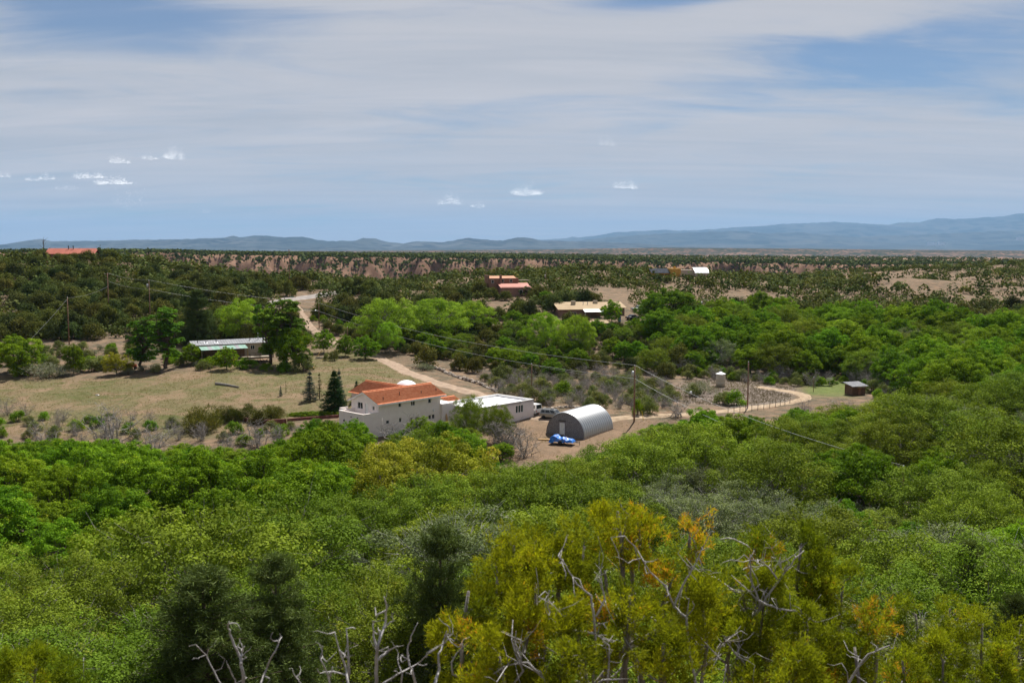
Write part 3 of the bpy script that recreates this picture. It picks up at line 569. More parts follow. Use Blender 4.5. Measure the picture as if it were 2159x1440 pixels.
def bushy(seed, rad=1.8, height=2.4, n_leaf=1500, leaf=0.2, material='pinyon_leaf', clumps=26, cone=0.0, base=0.05, bark='bark_brown', needle=False):
    """rounded juniper / pinyon / sage: clumps over a dome, to the ground"""
    r = np.random.default_rng(seed); SC = []; SR = []; ST = []
    for k in range(clumps):
        d = sph(1, r)[0]; d[2] = abs(d[2]) * 1.05 - 0.12; t = max(d[2], 0); f = 0.62 + 0.28 * r.random(); w = (1 - cone * t)
        SC.append([d[0] * rad * f * w, d[1] * rad * f * w, height * (base + 0.16 + 0.66 * max(d[2], 0) * (0.8 + 0.35 * r.random()))]); SR.append(rad * (0.26 + 0.16 * r.random())); ST.append(r.normal(0, 0.2))
    SC.append([0, 0, height * 0.45]); SR.append(rad * 0.45); ST.append(0)
    SC, SR, ST = map(np.array, (SC, SR, ST)); w = SR ** 2; idx = r.choice(len(SC), n_leaf, p=w / w.sum()); d = sph(n_leaf, r); rr = r.random(n_leaf) ** 0.4
    P = SC[idx] + d * (SR[idx] * rr)[:, None] * np.array([1, 1, 0.9 + 0.35 * cone]); P[:, 2] = np.maximum(P[:, 2], 0.02)
    tint = np.clip(0.45 + ST[idx] + r.normal(0, 0.16, n_leaf), 0, 1)
    if needle: V, Fc = needles(P, unit(d + np.array([0, 0, 0.7]) + r.normal(0, 0.4, d.shape)), leaf * (1.0 + r.random(n_leaf)), leaf * 0.3, r)
    else: V, Fc = leaves(P, unit(d + r.normal(0, 0.5, d.shape) + [0, 0, 0.35]), leaf * (0.6 + 0.8 * r.random(n_leaf)), r, 0.75)
    crown = np_mesh('crown', V, Fc, material, tint); mb = MB()
    for k in range(5): limb(mb, (0, 0, -0.3), SC[r.integers(len(SC))], 0.05 * rad, 0.02, r, 0.15, 5, 3)
    return crown, mb.mesh('trunk', bark)
def conifer(seed, height=8.0, rad=2.4, whorls=13, per=7, material='pine_needle', tuft=34, nl=0.17, nw=0.03, droop=-0.08, start=0.12, power=0.9, tufts=7, bark='bark_brown', top=0.18, spread=1.0):
    """pine or spruce: whorls of limbs with needle tufts along them"""
    r = np.random.default_rng(seed); mb = MB(); mb.tube([(0, 0, -0.4), (r.normal(0, 0.05), 0, height * 0.5), (0, 0, height * 0.97)], [0.024 * height, 0.014 * height, 0.012], 7); TC = []; TD = []; TT = []
    for w in range(whorls):
        t = (w + r.normal(0, 0.2)) / whorls; z = height * (start + (0.97 - start) * max(t, 0)); L = rad * ((1 - t) ** power + 0.02) * (1 if t > 0.08 else 0.85)
        for k in range(per):
            a = 6.283 * (k + r.random() * 0.8) / per + w * 0.9; l = L * (0.7 + 0.45 * r.random()); d = np.array([math.cos(a), math.sin(a), 0]); up = droop + (0.75 if t > 0.8 else 0.25) * t + r.normal(0, 0.07)
            q = np.array([0, 0, z]) + d * l + np.array([0, 0, l * up]); bt = r.normal(0, 0.2)
            pts = limb(mb, (0, 0, z), q, 0.012 + 0.012 * l, 0.008, r, 0.08, 4, 3)
            m = max(2, int(tufts * l / rad + 1))
            for j in range(m):
                s = 0.28 + 0.74 * (j + r.random()) / m; c = np.array([0, 0, z]) * (1 - s) + q * s; side = r.normal(0, 0.13 * l * spread * (1.1 - s * 0.5), 3) * [1, 1, 0.55]
                TC.append(c + side); TD.append(unit(d * 0.7 + np.array([0, 0, 0.45]) + r.normal(0, 0.35, 3))); TT.append(bt)
    for j in range(5): TC.append([r.normal(0, 0.04), r.normal(0, 0.04), height * (0.9 + 0.02 * j)]); TD.append(np.array([0, 0, 1.0])); TT.append(0.1)
    TC, TD, TT = np.array(TC), np.array(TD), np.array(TT); n = len(TC) * tuft; i = np.repeat(np.arange(len(TC)), tuft)
    D = unit(TD[i] * 0.75 + r.normal(0, 0.75, (n, 3))); P = TC[i] + r.normal(0, nl * 0.45, (n, 3))
    V, Fc = needles(P, D, nl * (0.7 + 0.6 * r.random(n)), nw, r); tint = np.clip(0.42 + TT[i] * 0.9 + r.normal(0, 0.18, n), 0, 1)
    return np_mesh('crown', V, Fc, material, tint), mb.mesh('trunk', bark)
def place(name, meshes, loc, rz, scale, label, category='tree', group=None, parts=('crown', 'trunk')):
    o = thing(name, label, category, loc, rz, group, scale if isinstance(scale, tuple) else (scale,) * 3)
    for pn, me in zip(parts, meshes):
        c = bpy.data.objects.new(pn, me); COL.objects.link(c); c.parent = o
    return o
OAK = [broadleaf(100 + i, 5.2, 7.2, 0.5, 29000, 0.18, 24, 17, 'oak_leaf', twigs=170, trunks=2) for i in range(3)]
OAKN = [broadleaf(140 + i, 5.0, 7.2, 0.5, 50000, 0.122, 26, 20, 'oak_leaf', twigs=330, trunks=2, sub_r=0.32, twig_out=1.05) for i in range(2)]
OAKG = [broadleaf(110 + i, 5.0, 6.6, 0.6, 20000, 0.15, 20, 14, 'oak_grey_leaf', 'dead_wood', twigs=520, trunks=2, twig_out=1.25, thin=0.12) for i in range(2)]
OAKY = [broadleaf(120 + i, 4.6, 6.8, 0.6, 22000, 0.2, 20, 15, 'yellow_oak_leaf', twigs=90, trunks=2) for i in range(2)]
MAPLE = [broadleaf(130 + i, 4.8, 8.6, 0.4, 29000, 0.215, 26, 18, 'maple_leaf', 'bark_brown', twigs=25, lobe_r=0.33, sub_r=0.37, cl_tint=0.24) for i in range(4)]
COTTON = [broadleaf(150 + i, 6.2, 10.5, 1.0, 24000, 0.23, 24, 14, 'cottonwood_leaf', 'bark_grey', twigs=80, lobe_r=0.30, sub_r=0.48, thin=0.18) for i in range(3)]
POPLAR = [broadleaf(160 + i, 2.5, 13.5, 1.6, 15000, 0.25, 26, 9, 'poplar_leaf', 'bark_brown', twigs=20, lobe_r=0.36, sub_r=0.5, shape='column') for i in range(2)]
PINE = [conifer(170 + i, 9.0, 2.9, 19, 9, 'pine_needle', 44, 0.22, 0.034, 0.12, 0.06, 0.62, 13) for i in range(2)]
SPRUCE = [conifer(180, 6.0, 1.75, 20, 11, 'spruce_needle', 26, 0.16, 0.04, -0.16, 0.04, 0.95, 8, spread=0.7)]
BLUES = [conifer(184, 5.6, 1.25, 15, 8, 'blue_needle', 24, 0.14, 0.035, -0.05, 0.05, 0.9, 6, spread=0.6), conifer(185, 5.6, 0.8, 13, 5, 'juniper_leaf', 16, 0.13, 0.03, 0.0, 0.1, 0.7, 4, spread=0.6)]
MUGO = [bushy(190 + i, 1.1, 1.9, 2600, 0.13, 'juniper_leaf', 20, 0.25, needle=True) for i in range(2)]
PJ = [bushy(200 + i, 1.9, 2.7, 2200, 0.2, ('pinyon_leaf', 'juniper_leaf')[i % 2], 26, 0.15 * (i % 3)) for i in range(6)]
PJBIG = [bushy(220 + i, 2.3, 3.5, 5200, 0.19, ('juniper_leaf', 'pinyon_leaf')[i % 2], 34, 0.25) for i in range(4)]
SAGE = [bushy(230 + i, 1.2, 1.1, 1300, 0.12, 'sage_leaf', 18, needle=True) for i in range(2)]
SHRUB = [bushy(240 + i, 1.7, 2.2, 2600, 0.15, 'shrub_leaf', 26) for i in range(3)]
GSHRUB = [bushy(250 + i, 1.6, 2.2, 2600, 0.16, 'maple_leaf', 24) for i in range(2)]
BARE = [(bare_bush(260 + i, 2.2, 3.2, 130, 'twig_grey', 0.026),) for i in range(3)]
DEADT = (bare_bush(270, 2.6, 3.4, 320, 'bark_grey', 0.034, 14),)
# ================================================================== plants: where they stand
TAKEN = []                                    # (x, y, r) kept free of scattered plants
def free(x, y, r): return all((x - a) ** 2 + (y - b) ** 2 > (r + q) ** 2 for a, b, q in TAKEN)
def top_of(meshes): return max(v for me in meshes for v in (me.get('top') or me.__setitem__('top', float(max(c.co.z for c in me.vertices))) or me['top'],))
def tree_px(name, meshes, px, py_top, d, label, category='tree', group=None, w=1.0, rz=None, parts=('crown', 'trunk'), hold=True, sink=0.05):
    b = gcol(px, d); t = at(px, py_top, d).z - b.z; s = max(t, 0.3) / top_of(meshes)
    b.z -= sink
    if hold: TAKEN.append((b.x, b.y, 1.4 * s))
    return place(name, meshes, b, rnd.random() * 6.28 if rz is None else rz, (s * w, s * w, s), label, category, group, parts)
# ---- single trees that can be told apart
for args in [
    ('maple_tree', MAPLE[0], 40, 702, 224, 'big rounded bright green tree at the far edge of the meadow', 'tree', None, 1.2),
    ('maple_tree', MAPLE[1], 155, 722, 223, 'small slim bright green tree between grey sagebrush at the meadow edge', 'tree', None, 0.62),
    ('oak_tree', OAKY[0], 247, 741, 221, 'small round yellowish tree alone on the meadow edge', 'tree', None, 0.95),
    ('poplar_tree', POPLAR[0], 300, 668, 227, 'paler, lower one of the twin tall green trees beside the trailer home', 'tree', None, 1.5),
    ('poplar_tree', POPLAR[1], 350, 645, 226, 'darker, taller one of the twin tall green trees beside the trailer home', 'tree', None, 1.5),
    ('pine_tree', PINE[0], 418, 605, 262, 'tall dark conifer standing behind the end of the trailer home', 'tree', None, 1.15),
    ('maple_tree', MAPLE[2], 478, 728, 223, 'small round green tree directly in front of the trailer porch', 'tree', None, 0.8),
    ('maple_tree', MAPLE[3], 405, 722, 229, 'dark green bushy tree hiding one end of the trailer home', 'tree', None, 0.9),
    ('poplar_tree', POPLAR[0], 572, 640, 233, 'tall dense green tree over the end of the trailer deck', 'tree', None, 1.35),
    ('poplar_tree', POPLAR[1], 605, 628, 230, 'tallest dense green tree beyond the trailer deck', 'tree', None, 1.55),
    ('maple_tree', MAPLE[1], 622, 690, 226, 'low spreading green tree at the foot of the tall trees by the deck', 'tree', None, 0.85),
    ('cottonwood_tree', COTTON[0], 520, 627, 268, 'light yellow-green tree on the slope behind the trailer home', 'tree', None, 1.05),
    ('poplar_tree', POPLAR[1], 548, 640, 262, 'slim dark green tree behind the trailer home roof', 'tree', None, 0.8),
    ('maple_tree', MAPLE[0], 683, 692, 258, 'deep green round tree beside the lumber pile', 'tree', None, 0.8),
    ('cottonwood_tree', COTTON[1], 818, 624, 268, 'great round lime green cottonwood, the fullest in the creek bottom', 'tree', None, 1.2),
    ('cottonwood_tree', COTTON[2], 822, 676, 257, 'small yellow-green cottonwood with a pale leaning trunk', 'tree', None, 0.75),
    ('cottonwood_tree', COTTON[2], 925, 626, 276, 'tall lime cottonwood with a dark trunk next to the fullest one', 'tree', None, 1.2),
    ('cottonwood_tree', COTTON[0], 1000, 632, 287, 'thin crowned yellow cottonwood with grey dead limbs', 'tree', None, 1.1),
    ('cottonwood_tree', COTTON[1], 1035, 690, 283, 'low lime cottonwood below the thin crowned one', 'tree', None, 1.1),
    ('maple_tree', MAPLE[2], 770, 705, 248, 'broad yellow-green tree beside the driveway bend', 'tree', None, 0.95),
    ('maple_tree', MAPLE[3], 728, 704, 252, 'darker green tree with a bent trunk beside the driveway', 'tree', None, 0.85),
    ('cottonwood_tree', COTTON[2], 1150, 655, 262, 'pale lime cottonwood, the wider of the half-dead pair', 'tree', None, 0.8),
    ('cottonwood_tree', COTTON[0], 1212, 662, 258, 'pale lime cottonwood with a great grey fork of dead limbs', 'tree', None, 0.85),
    ('maple_tree', MAPLE[1], 1150, 612, 342, 'dark green round tree below the brown adobe house', 'tree', None, 1.15),
    ('maple_tree', MAPLE[0], 1418, 603, 305, 'largest round green tree beside the tan house', 'tree', None, 1.35),
    ('maple_tree', MAPLE[3], 1375, 612, 300, 'darker green tree against the largest tree by the tan house', 'tree', None, 0.9),
    ('maple_tree', MAPLE[2], 1290, 630, 299, 'dark green tree in front of the tan house wall', 'tree', None, 0.8),
    ('oak_tree', OAKN[0], 990, 828, 166, 'leafy green tree rising in front of the flat roofed wing', 'tree', None, 0.62),
    ('oak_tree', OAKN[1], 1050, 846, 167, 'green tree with bare twigs in front of the white roofed wing', 'tree', None, 0.6),
    ('maple_tree', MAPLE[0], 690, 884, 157, 'green tree before the corner of the house terrace', 'tree', None, 0.9),
    ('maple_tree', MAPLE[1], 748, 880, 156, 'vivid green tree reaching up to the terrace parapet', 'tree', None, 0.8),
    ('maple_tree', MAPLE[2], 892, 876, 159, 'round green tree below the upstairs windows', 'tree', None, 0.9),
    ('maple_tree', MAPLE[3], 932, 884, 157, 'green tree beside the tan board on the house wall', 'tree', None, 0.9),
    ('oak_tree', OAK[0], 840, 908, 155, 'low green oak under the leafless tree by the house', 'tree', None, 1.0),
    ('oak_tree', OAK[1], 640, 902, 157, 'green oak beside the red garden wall', 'tree', None, 1.0),
    ('maple_tree', MAPLE[0], 970, 905, 155, 'bright tree at the foot of the leafy tree by the wing', 'tree', None, 1.0),
    ('spruce_tree', BLUES[0], 592, 812, 193, 'small blue spruce in the garden bed by the white house', 'tree', None, 0.95),
    ('spruce_tree', BLUES[1], 603, 802, 196, 'thin brown spike of a young spruce behind the small blue spruce', 'tree', None, 0.5),
    ('spruce_tree', BLUES[0], 654, 778, 190, 'tall open blue spruce by the white house', 'tree', None, 1.3),
    ('spruce_tree', BLUES[1], 674, 783, 192, 'thin sparse spruce between the blue spruce and the dark one', 'tree', None, 0.9),
    ('spruce_tree', SPRUCE[0], 706, 778, 182, 'dark green cone shaped spruce beside the white house', 'tree', None, 1.3),
    ('spruce_tree', BLUES[0], 716, 775, 187, 'grey-blue spruce tip behind the dark cone shaped spruce', 'tree', None, 0.9),
    ('spruce_tree', SPRUCE[0], 752, 801, 190, 'short dark spruce half behind the white house', 'tree', None, 1.0),
    ('pine_tree', PINE[0], 440, 1176, 42, 'broad dark ponderosa pine in the oak thicket above the dead snag', 'tree', None, 1.28),
    ('pine_tree', PINE[1], 590, 1152, 46, 'tall dark pine beside the broad ponderosa', 'tree', None, 1.0),
    ('pine_tree', PINE[1], 932, 1090, 50, 'slender dark pine beside the yellow juniper', 'tree', None, 0.8),
    ('pine_tree', PINE[1], 2030, 1128, 58, 'pale green cone shaped pine in the thicket', 'tree', None, 0.8),
    ('pine_tree', PINE[0], 2125, 1235, 46, 'dark shaded pine at the edge of the thicket', 'tree', None, 0.8),
]: tree_px(*args)
for px, top, d, k, lab in [(228, 846, 158, 0, 'large grey leafless bush at the lower edge of the meadow'), (868, 872, 157, 1, 'leafless grey tree in front of the white house wall'), (1062, 868, 161, 3, 'tangled dead tree by the flat roofed wing'), (330, 892, 156, 1, 'thin leafless bush below the meadow'),
                           (480, 905, 155, 2, 'scraggly bare bush below the garden bed'), (545, 880, 158, 0, 'bare grey bush beside the garden bed'), (1430, 830, 186, 1, 'bare purple-grey bush beside the sandy track'), (1700, 838, 186, 2, 'tall bare branches beside the end of the track'), (1770, 836, 184, 0, 'grey bare thicket in front of the log shed'),
                           (90, 880, 158, 2, 'low bare bush at the corner of the meadow'), (1105, 905, 158, 0, 'drooping dead branches beside the blue tarp trailer')]:
    tree_px('bare_bush', (BARE + [DEADT])[k], px, top, d, lab, 'bush', 'leafless grey bushes', 1.25, parts=('branches',))
for px in (418, 438, 452, 476, 492, 516, 547, 566, 582):
    bb = 886 + rnd.uniform(-5, 9) + (14 if px < 470 else 0); tree_px('young_pine', MUGO[px % 2], px + rnd.uniform(-4, 4), bb - rnd.uniform(26, 42), hit(px, bb).y, 'short bushy young pine in the row along the red garden wall', 'tree', 'young pines by the red garden wall', 1.15)
for px, top, d, lab in [(1036, 604, 352, 'juniper in front of the tall end of the brown adobe house'), (1066, 611, 350, 'juniper below the salmon roof of the brown adobe house'), (1122, 612, 352, 'juniper against the garage block of the brown adobe house'), (1200, 655, 293, 'juniper at the near corner of the tan house'), (1228, 660, 291, 'juniper beside the white awning of the tan house'),
                        (1386, 576, 456, 'juniper under the dark panel roof of the ochre house'), (1408, 580, 452, 'juniper below the ochre wall'), (1456, 578, 455, 'juniper before the plain wall of the ochre house'), (1476, 579, 452, 'juniper under the white metal end of the ochre house'), (88, 524, 412, 'juniper at one end of the long red roof'), (126, 532, 410, 'juniper before the middle of the long red roof'), (158, 531, 412, 'juniper below the chimneys of the long red roof'), (184, 525, 412, 'juniper covering the far end of the long red roof')]:
    tree_px('juniper', PJBIG[px % 4], px, top, d, lab, 'tree', None, 1.1, hold=False)
# footprints of buildings, drives and yards stay clear
for x, y, r in [(-20, 172, 9), (-12, 177, 9), (-5, 181, 8), (2, 184, 6), (-24, 165, 6), (12, 178, 8), (9, 166, 4), (6, 181, 4)]: TAKEN.append((x, y, r))
for path, w in ((DRIVE, 2.6), (TRACK, 2.4), (ROAD, 3.4)):
    for p in path[::3]: TAKEN.append((p[0], p[1], w))
def scatter(n, d0, d1, px0, px1, test, space, seed, room=0.5, limit=4000):
    """places on the ground inside the wedge px0..px1, d0..d1; test(px, py, d) -> keep probability; space may be a function of d"""
    r = np.random.default_rng(seed); d = np.sqrt(r.random(n) * (d1 * d1 - d0 * d0) + d0 * d0); px = px0 + r.random(n) * (px1 - px0)
    x = (px - CX) / F * d * 1.01; z = hgt(x, d); bx, by = proj(x, d, z); k = r.random(n) < test(bx, by, d, x); x, d, z, bx, by = x[k], d[k], z[k], bx[k], by[k]
    tk = np.array(TAKEN); cell = {}; out = []
    for i in range(len(x)):
        s = space(d[i]) if callable(space) else space; g = (int(x[i] // s), int(d[i] // s))
        if any((x[i] - a) ** 2 + (d[i] - b) ** 2 < s * s for gx in (-1, 0, 1) for gy in (-1, 0, 1) for a, b in cell.get((g[0] + gx, g[1] + gy), ())): continue
        if ((tk[:, 0] - x[i]) ** 2 + (tk[:, 1] - d[i]) ** 2 < (tk[:, 2] + room) ** 2).any(): continue
        cell.setdefault(g, []).append((x[i], d[i])); out.append((x[i], d[i], z[i], bx[i], by[i]))
        if len(out) >= limit: break
    return out
LIMIT = [(-200, 915), (0, 920), (120, 922), (300, 925), (420, 935), (500, 945), (560, 940), (620, 905), (660, 880), (720, 885), (735, 880), (770, 905), (830, 925), (870, 890), (900, 878), (930, 885), (950, 895), (1000, 890), (1060, 930), (1100, 965), (1150, 968), (1205, 968), (1225, 945), (1290, 925), (1340, 905), (1380, 895), (1420, 885),
         (1450, 862), (1480, 856), (1540, 868), (1620, 878), (1680, 858), (1720, 846), (1800, 846), (1850, 826), (1900, 806), (2000, 790), (2100, 770), (2300, 760)]
def lim(px): return np.interp(px, *zip(*LIMIT))
VIVID = [(-300, 880), (560, 935), (690, 960), (730, 1000), (640, 1060), (480, 1085), (440, 1160), (0, 1250), (-300, 1260)]
YELLOW = [(735, 975), (1050, 970), (1060, 1030), (900, 1060), (740, 1075)]
GREY = [(1330, 1015), (1560, 1005), (1690, 1110), (1640, 1180), (1400, 1170)]
GREENB = [(520, 870), (1090, 870), (1100, 985), (720, 990), (560, 960)]
cnt = {}
def zone(x, y):
    return min(ZONES, key=lambda q: (q[0] - x) ** 2 + (q[1] - y) ** 2)[2]
ZONES = [(gcol(a, b).x, b, c) for a, b, c in [(100, 150, 'below the corner of the meadow'), (400, 148, 'below the garden bed with young pines'), (700, 148, 'in front of the white house terrace'), (900, 150, 'in front of the white house long wall'), (1080, 145, 'below the flat roofed wing'), (1220, 145, 'below the blue tarp trailer'), (1400, 160, 'beside the sandy track'),
         (1620, 165, 'in front of the curving end of the track'), (1900, 165, 'in front of the log shed'), (2150, 160, 'on the creek slope past the log shed'), (80, 100, 'in the deep green thicket under the meadow'), (450, 100, 'midway between the ponderosa and the garden bed'), (800, 100, 'midway between the slender pine and the white house'), (1150, 95, 'midway between the yellow juniper and the hut'), (1500, 95, 'on the slope under the wires'),
         (1800, 100, 'where the wires run into the trees'), (2100, 100, 'upslope of where the wires run into the trees'), (150, 55, 'beside the broad ponderosa pine'), (450, 62, 'behind the broad ponderosa pine'), (760, 50, 'between the tall dark pine and the slender pine'), (1050, 62, 'behind the yellow juniper beside the slender pine'), (1450, 60, 'right behind the yellow juniper'), (1850, 60, 'beside the pale green pine'), (2100, 70, 'behind the pale green pine'), (200, 34, 'above the olive juniper at the brink'), (700, 34, 'just behind the dead white branches'), (1900, 36, 'behind the green-gold junipers')]]
def thicket(x, y, z, bx, by):
    r = rnd.random(); rr = 0.9 + 0.75 * rnd.random() ** 1.4
    p, q = proj(x, y, z + 5.0)
    if inpoly(p, q, VIVID): kind, M, s = 'maple_tree', rnd.choice(MAPLE), 0.95 * rr
    elif inpoly(p, q, YELLOW): kind, M, s = 'yellow_oak', rnd.choice(OAKY), 0.9 * rr
    elif inpoly(p, q, GREY): kind, M, s = 'grey_oak', rnd.choice(OAKG), rr
    elif inpoly(p, q, GREENB): kind, M, s = ('maple_tree', rnd.choice(MAPLE), 0.62 * rr) if r < 0.75 else ('oak_tree', rnd.choice(OAK), 0.7 * rr)
    elif p > 1680: kind, M, s = ('oak_tree', rnd.choice(OAKN if y < 60 else OAK), rr) if r < 0.55 else (('maple_tree', rnd.choice(MAPLE), 0.75 * rr) if r < 0.82 else ('grey_oak', rnd.choice(OAKG), rr))
    elif 1380 < p < 1680 and y > 140 and q < 930: kind, M, s = 'maple_tree', rnd.choice(MAPLE), 0.7 * rr
    else: kind, M, s = ('oak_tree', rnd.choice(OAKN if y < 66 else OAK), rr) if r < 0.93 else ('grey_oak', rnd.choice(OAKG), 0.9 * rr)
    h = top_of(M) * s; tp = proj(x, y, z + h)[1]; L_ = lim(p); w = s
    if y > 110 and tp < L_:
        s2 = s * (by - L_) / max(by - tp, 1)
        if s2 < 0.3: return
        w = max(s2, 0.6 * s); s = s2
    near = np.interp(y, [27, 36, 44, 52, 70, 90, 110], [1420, 1325, 1225, 1160, 1085, 1025, 985]) + rnd.uniform(-55, 75)
    if y < 110 and tp < near:
        s2 = s * (by - near) / max(by - tp, 1)
        if s2 < 0.4: return
        w = max(s2 * 1.08, 0.7 * s); s = s2
    if 320 < p < 660 and y < 48 or 860 < p < 1000 and y < 52: return
    big = 'low ' if s < 0.8 else 'tall broad ' if s > 1.2 and w > 1.1 else 'mid-sized '
    lab = big + {'maple_tree': 'bright green leafy tree ', 'yellow_oak': 'yellow-tinged young oak ', 'grey_oak': 'twiggy grey-green oak ', 'oak_tree': 'olive green scrub oak '}[kind] + zone(x, y)
    place('oak_tree' if 'oak' in kind else kind, M, (x, y, z - 0.1), rnd.random() * 6.28, (w, w, s), lab, 'tree', {'maple_tree': 'bright green trees of the thicket', 'yellow_oak': 'yellow young oaks', 'grey_oak': 'twiggy grey oaks', 'oak_tree': 'scrub oaks of the thicket'}[kind])
    cnt[kind] = cnt.get(kind, 0) + 1; TAKEN.append((x, y, 1.5))
for s in scatter(9000, 27, 172, -150, 2310, lambda px, py, d, x: np.where((d < 150) | ((px > 1400) & (py > lim(px) + 12)), 1.0, np.where(py > lim(px) + 25, 0.8, 0.0)), lambda d: 8.8 if d < 100 else 7.0, 1): thicket(*s)
for x, y, z, bx, by in scatter(5000, 30, 135, -120, 2280, lambda px, py, d, xx: np.full(px.shape, 0.8), 4.2, 55, 2.2, 120):
    if 320 < bx < 660 and y < 48: continue
    M = rnd.choice(SHRUB + GSHRUB); s = rnd.uniform(0.7, 1.25)
    place('shrub', M, (x, y, z - 0.05), rnd.random() * 6.28, s, 'low leafy shrub under the thicket ' + zone(x, y), 'shrub', 'understorey shrubs of the thicket')
# ---- creek wood beyond the clearing
WOOD = [(1380, 700), (1480, 690), (1570, 680), (1700, 690), (1900, 700), (2050, 712), (2300, 715), (2300, 900), (2050, 880), (1900, 846), (1860, 815), (1790, 800), (1700, 806), (1650, 800), (1600, 790), (1540, 790), (1500, 780), (1440, 765), (1390, 740)]
def wood(px, d): return ('near the largest tree by the tan house' if px < 1500 and d > 260 else 'beside the beige water tank' if px < 1640 and d < 262 else 'around the very dark spreading tree' if px < 1760 and d > 262 else 'behind the satellite dish' if px < 1800 else 'behind the log shed' if px < 1950 and d < 262 else 'below the silver travel trailer' if px < 2020 else 'on the slope past the log shed' if d < 250 else 'under the bare juniper hills')
for x, y, z, bx, by in scatter(6000, 172, 345, 1350, 2300, lambda px, py, d, xx: inpoly(px, py, WOOD).astype(float), lambda d: 6.2, 2):
    r = rnd.random(); rr = 0.8 + 0.5 * rnd.random()
    M, k, s = (rnd.choice(MAPLE), 'maple_tree', rr) if r < 0.66 else (rnd.choice(OAK), 'oak_tree', 0.9 * rr) if r < 0.84 else (rnd.choice(COTTON), 'cottonwood_tree', 0.7 * rr) if r < 0.93 else (rnd.choice(OAKG), 'oak_tree', 0.85 * rr)
    place(k, M, (x, y, z - 0.1), rnd.random() * 6.28, (s, s, s), {'maple_tree': 'dense green broadleaf tree in the creek wood ' + wood(bx, y), 'oak_tree': 'duller olive oak in the creek wood ' + wood(bx, y), 'cottonwood_tree': 'lime green cottonwood in the creek wood ' + wood(bx, y)}[k], 'tree', {'maple_tree': 'green trees of the creek wood', 'oak_tree': 'oaks of the creek wood', 'cottonwood_tree': 'cottonwoods of the creek wood'}[k])
    TAKEN.append((x, y, 1.6)); cnt['wood_' + k] = cnt.get('wood_' + k, 0) + 1
for px, top, d, M, w, lab in [(1630, 640, 322, MAPLE[3], 1.5, 'very dark green spreading tree at the back of the creek wood'), (1705, 645, 318, MAPLE[1], 1.1, 'deep green tree beside the very dark spreading one'), (1885, 645, 312, COTTON[1], 1.15, 'broad yellow-green cottonwood rising over the creek wood'),
                              (1945, 652, 318, COTTON[2], 1.0, 'tall fresh green cottonwood beside the silver trailer'), (1770, 668, 290, MAPLE[0], 1.0, 'lumpy bright green tree in the middle of the creek wood'), (1430, 720, 245, PJBIG[0], 0.8, 'dark conical juniper standing before the creek wood'), (1795, 752, 236, MAPLE[2], 0.75, 'yellow-green tree at the corner of the lawn'), (1610, 690, 262, MAPLE[0], 1.1, 'bright domed tree above the beige water tank')]:
    tree_px('juniper' if M is PJBIG[0] else 'creek_tree', M, px, top, d, lab, 'tree', None, w)
# ---- shrubs of the creek bottom and banks
NEARD = [(640, 670), (700, 655), (900, 660), (960, 720), (930, 762), (880, 748), (830, 740), (790, 738), (700, 702)]
for x, y, z, bx, by in scatter(2500, 238, 345, 620, 1000, lambda px, py, d, xx: inpoly(px, py, NEARD) * 0.9, 3.2, 33):
    nm, M, s, lab = rnd.choice([('juniper', PJBIG[0], 1.0, 'olive juniper under the lime cottonwoods'), ('juniper', PJBIG[2], 0.9, 'olive juniper under the lime cottonwoods'), ('shrub', SHRUB[1], 0.9, 'dusty shrub under the lime cottonwoods'), ('bush', GSHRUB[0], 0.8, 'fresh green bush under the lime cottonwoods')])
    place(nm, M, (x, y, z - 0.05), rnd.random() * 6.28, s * rnd.uniform(0.7, 1.3), lab, 'bush', nm + ' plants under the cottonwoods')
EDGE = [(-60, 872), (120, 878), (300, 885), (400, 905), (470, 915), (600, 905), (690, 900), (690, 925), (540, 940), (400, 938), (-60, 925)]
for x, y, z, bx, by in scatter(2500, 150, 185, -60, 720, lambda px, py, d, xx: inpoly(px, py, EDGE) * 0.9, 3.3, 34):
    nm, M, s, lab, pt = rnd.choice([('bare_bush', BARE[0], 0.7, 'leafless bush along the lower edge of the meadow', ('branches',)), ('bare_bush', BARE[2], 0.6, 'leafless bush along the lower edge of the meadow', ('branches',)), ('shrub', SHRUB[0], 0.7, 'olive shrub along the lower edge of the meadow', ('crown', 'trunk')), ('bush', GSHRUB[1], 0.8, 'green bush along the lower edge of the meadow', ('crown', 'trunk'))])
    place(nm, M, (x, y, z - 0.05), rnd.random() * 6.28, s * rnd.uniform(0.7, 1.3), lab, 'bush', nm.replace('_', ' ') + ' plants along the meadow edge', pt)
MID = [(900, 700), (1080, 690), (1170, 700), (1400, 700), (1500, 780), (1450, 800), (1340, 790), (1290, 775), (1240, 780), (1180, 800), (1090, 790), (1000, 775), (930, 765), (880, 740)]
for x, y, z, bx, by in scatter(3000, 225, 330, 850, 1520, lambda px, py, d, xx: inpoly(px, py, MID) * 0.9, lambda d: 3.3, 3):
    r = rnd.random(); rr = 0.8 + 0.6 * rnd.random()
    nm, M, s, lab = ('juniper', rnd.choice(PJBIG), 0.85 * rr, 'dark olive juniper in the creek bottom below the tan house') if r < 0.42 else ('oak_tree', rnd.choice(OAK), 0.55 * rr, 'small olive oak in the creek bottom below the tan house') if r < 0.62 else ('shrub', rnd.choice(SHRUB), rr, 'olive leafy shrub in the creek bottom below the tan house') if r < 0.8 else ('maple_tree', rnd.choice(MAPLE), 0.5 * rr, 'small fresh green tree in the creek bottom below the tan house')
    place(nm, M, (x, y, z - 0.05), rnd.random() * 6.28, s, lab, 'shrub' if nm == 'shrub' else 'tree', nm.replace('_', ' ') + 's of the creek bottom'); TAKEN.append((x, y, 1.0)); cnt['mid'] = cnt.get('mid', 0) + 1
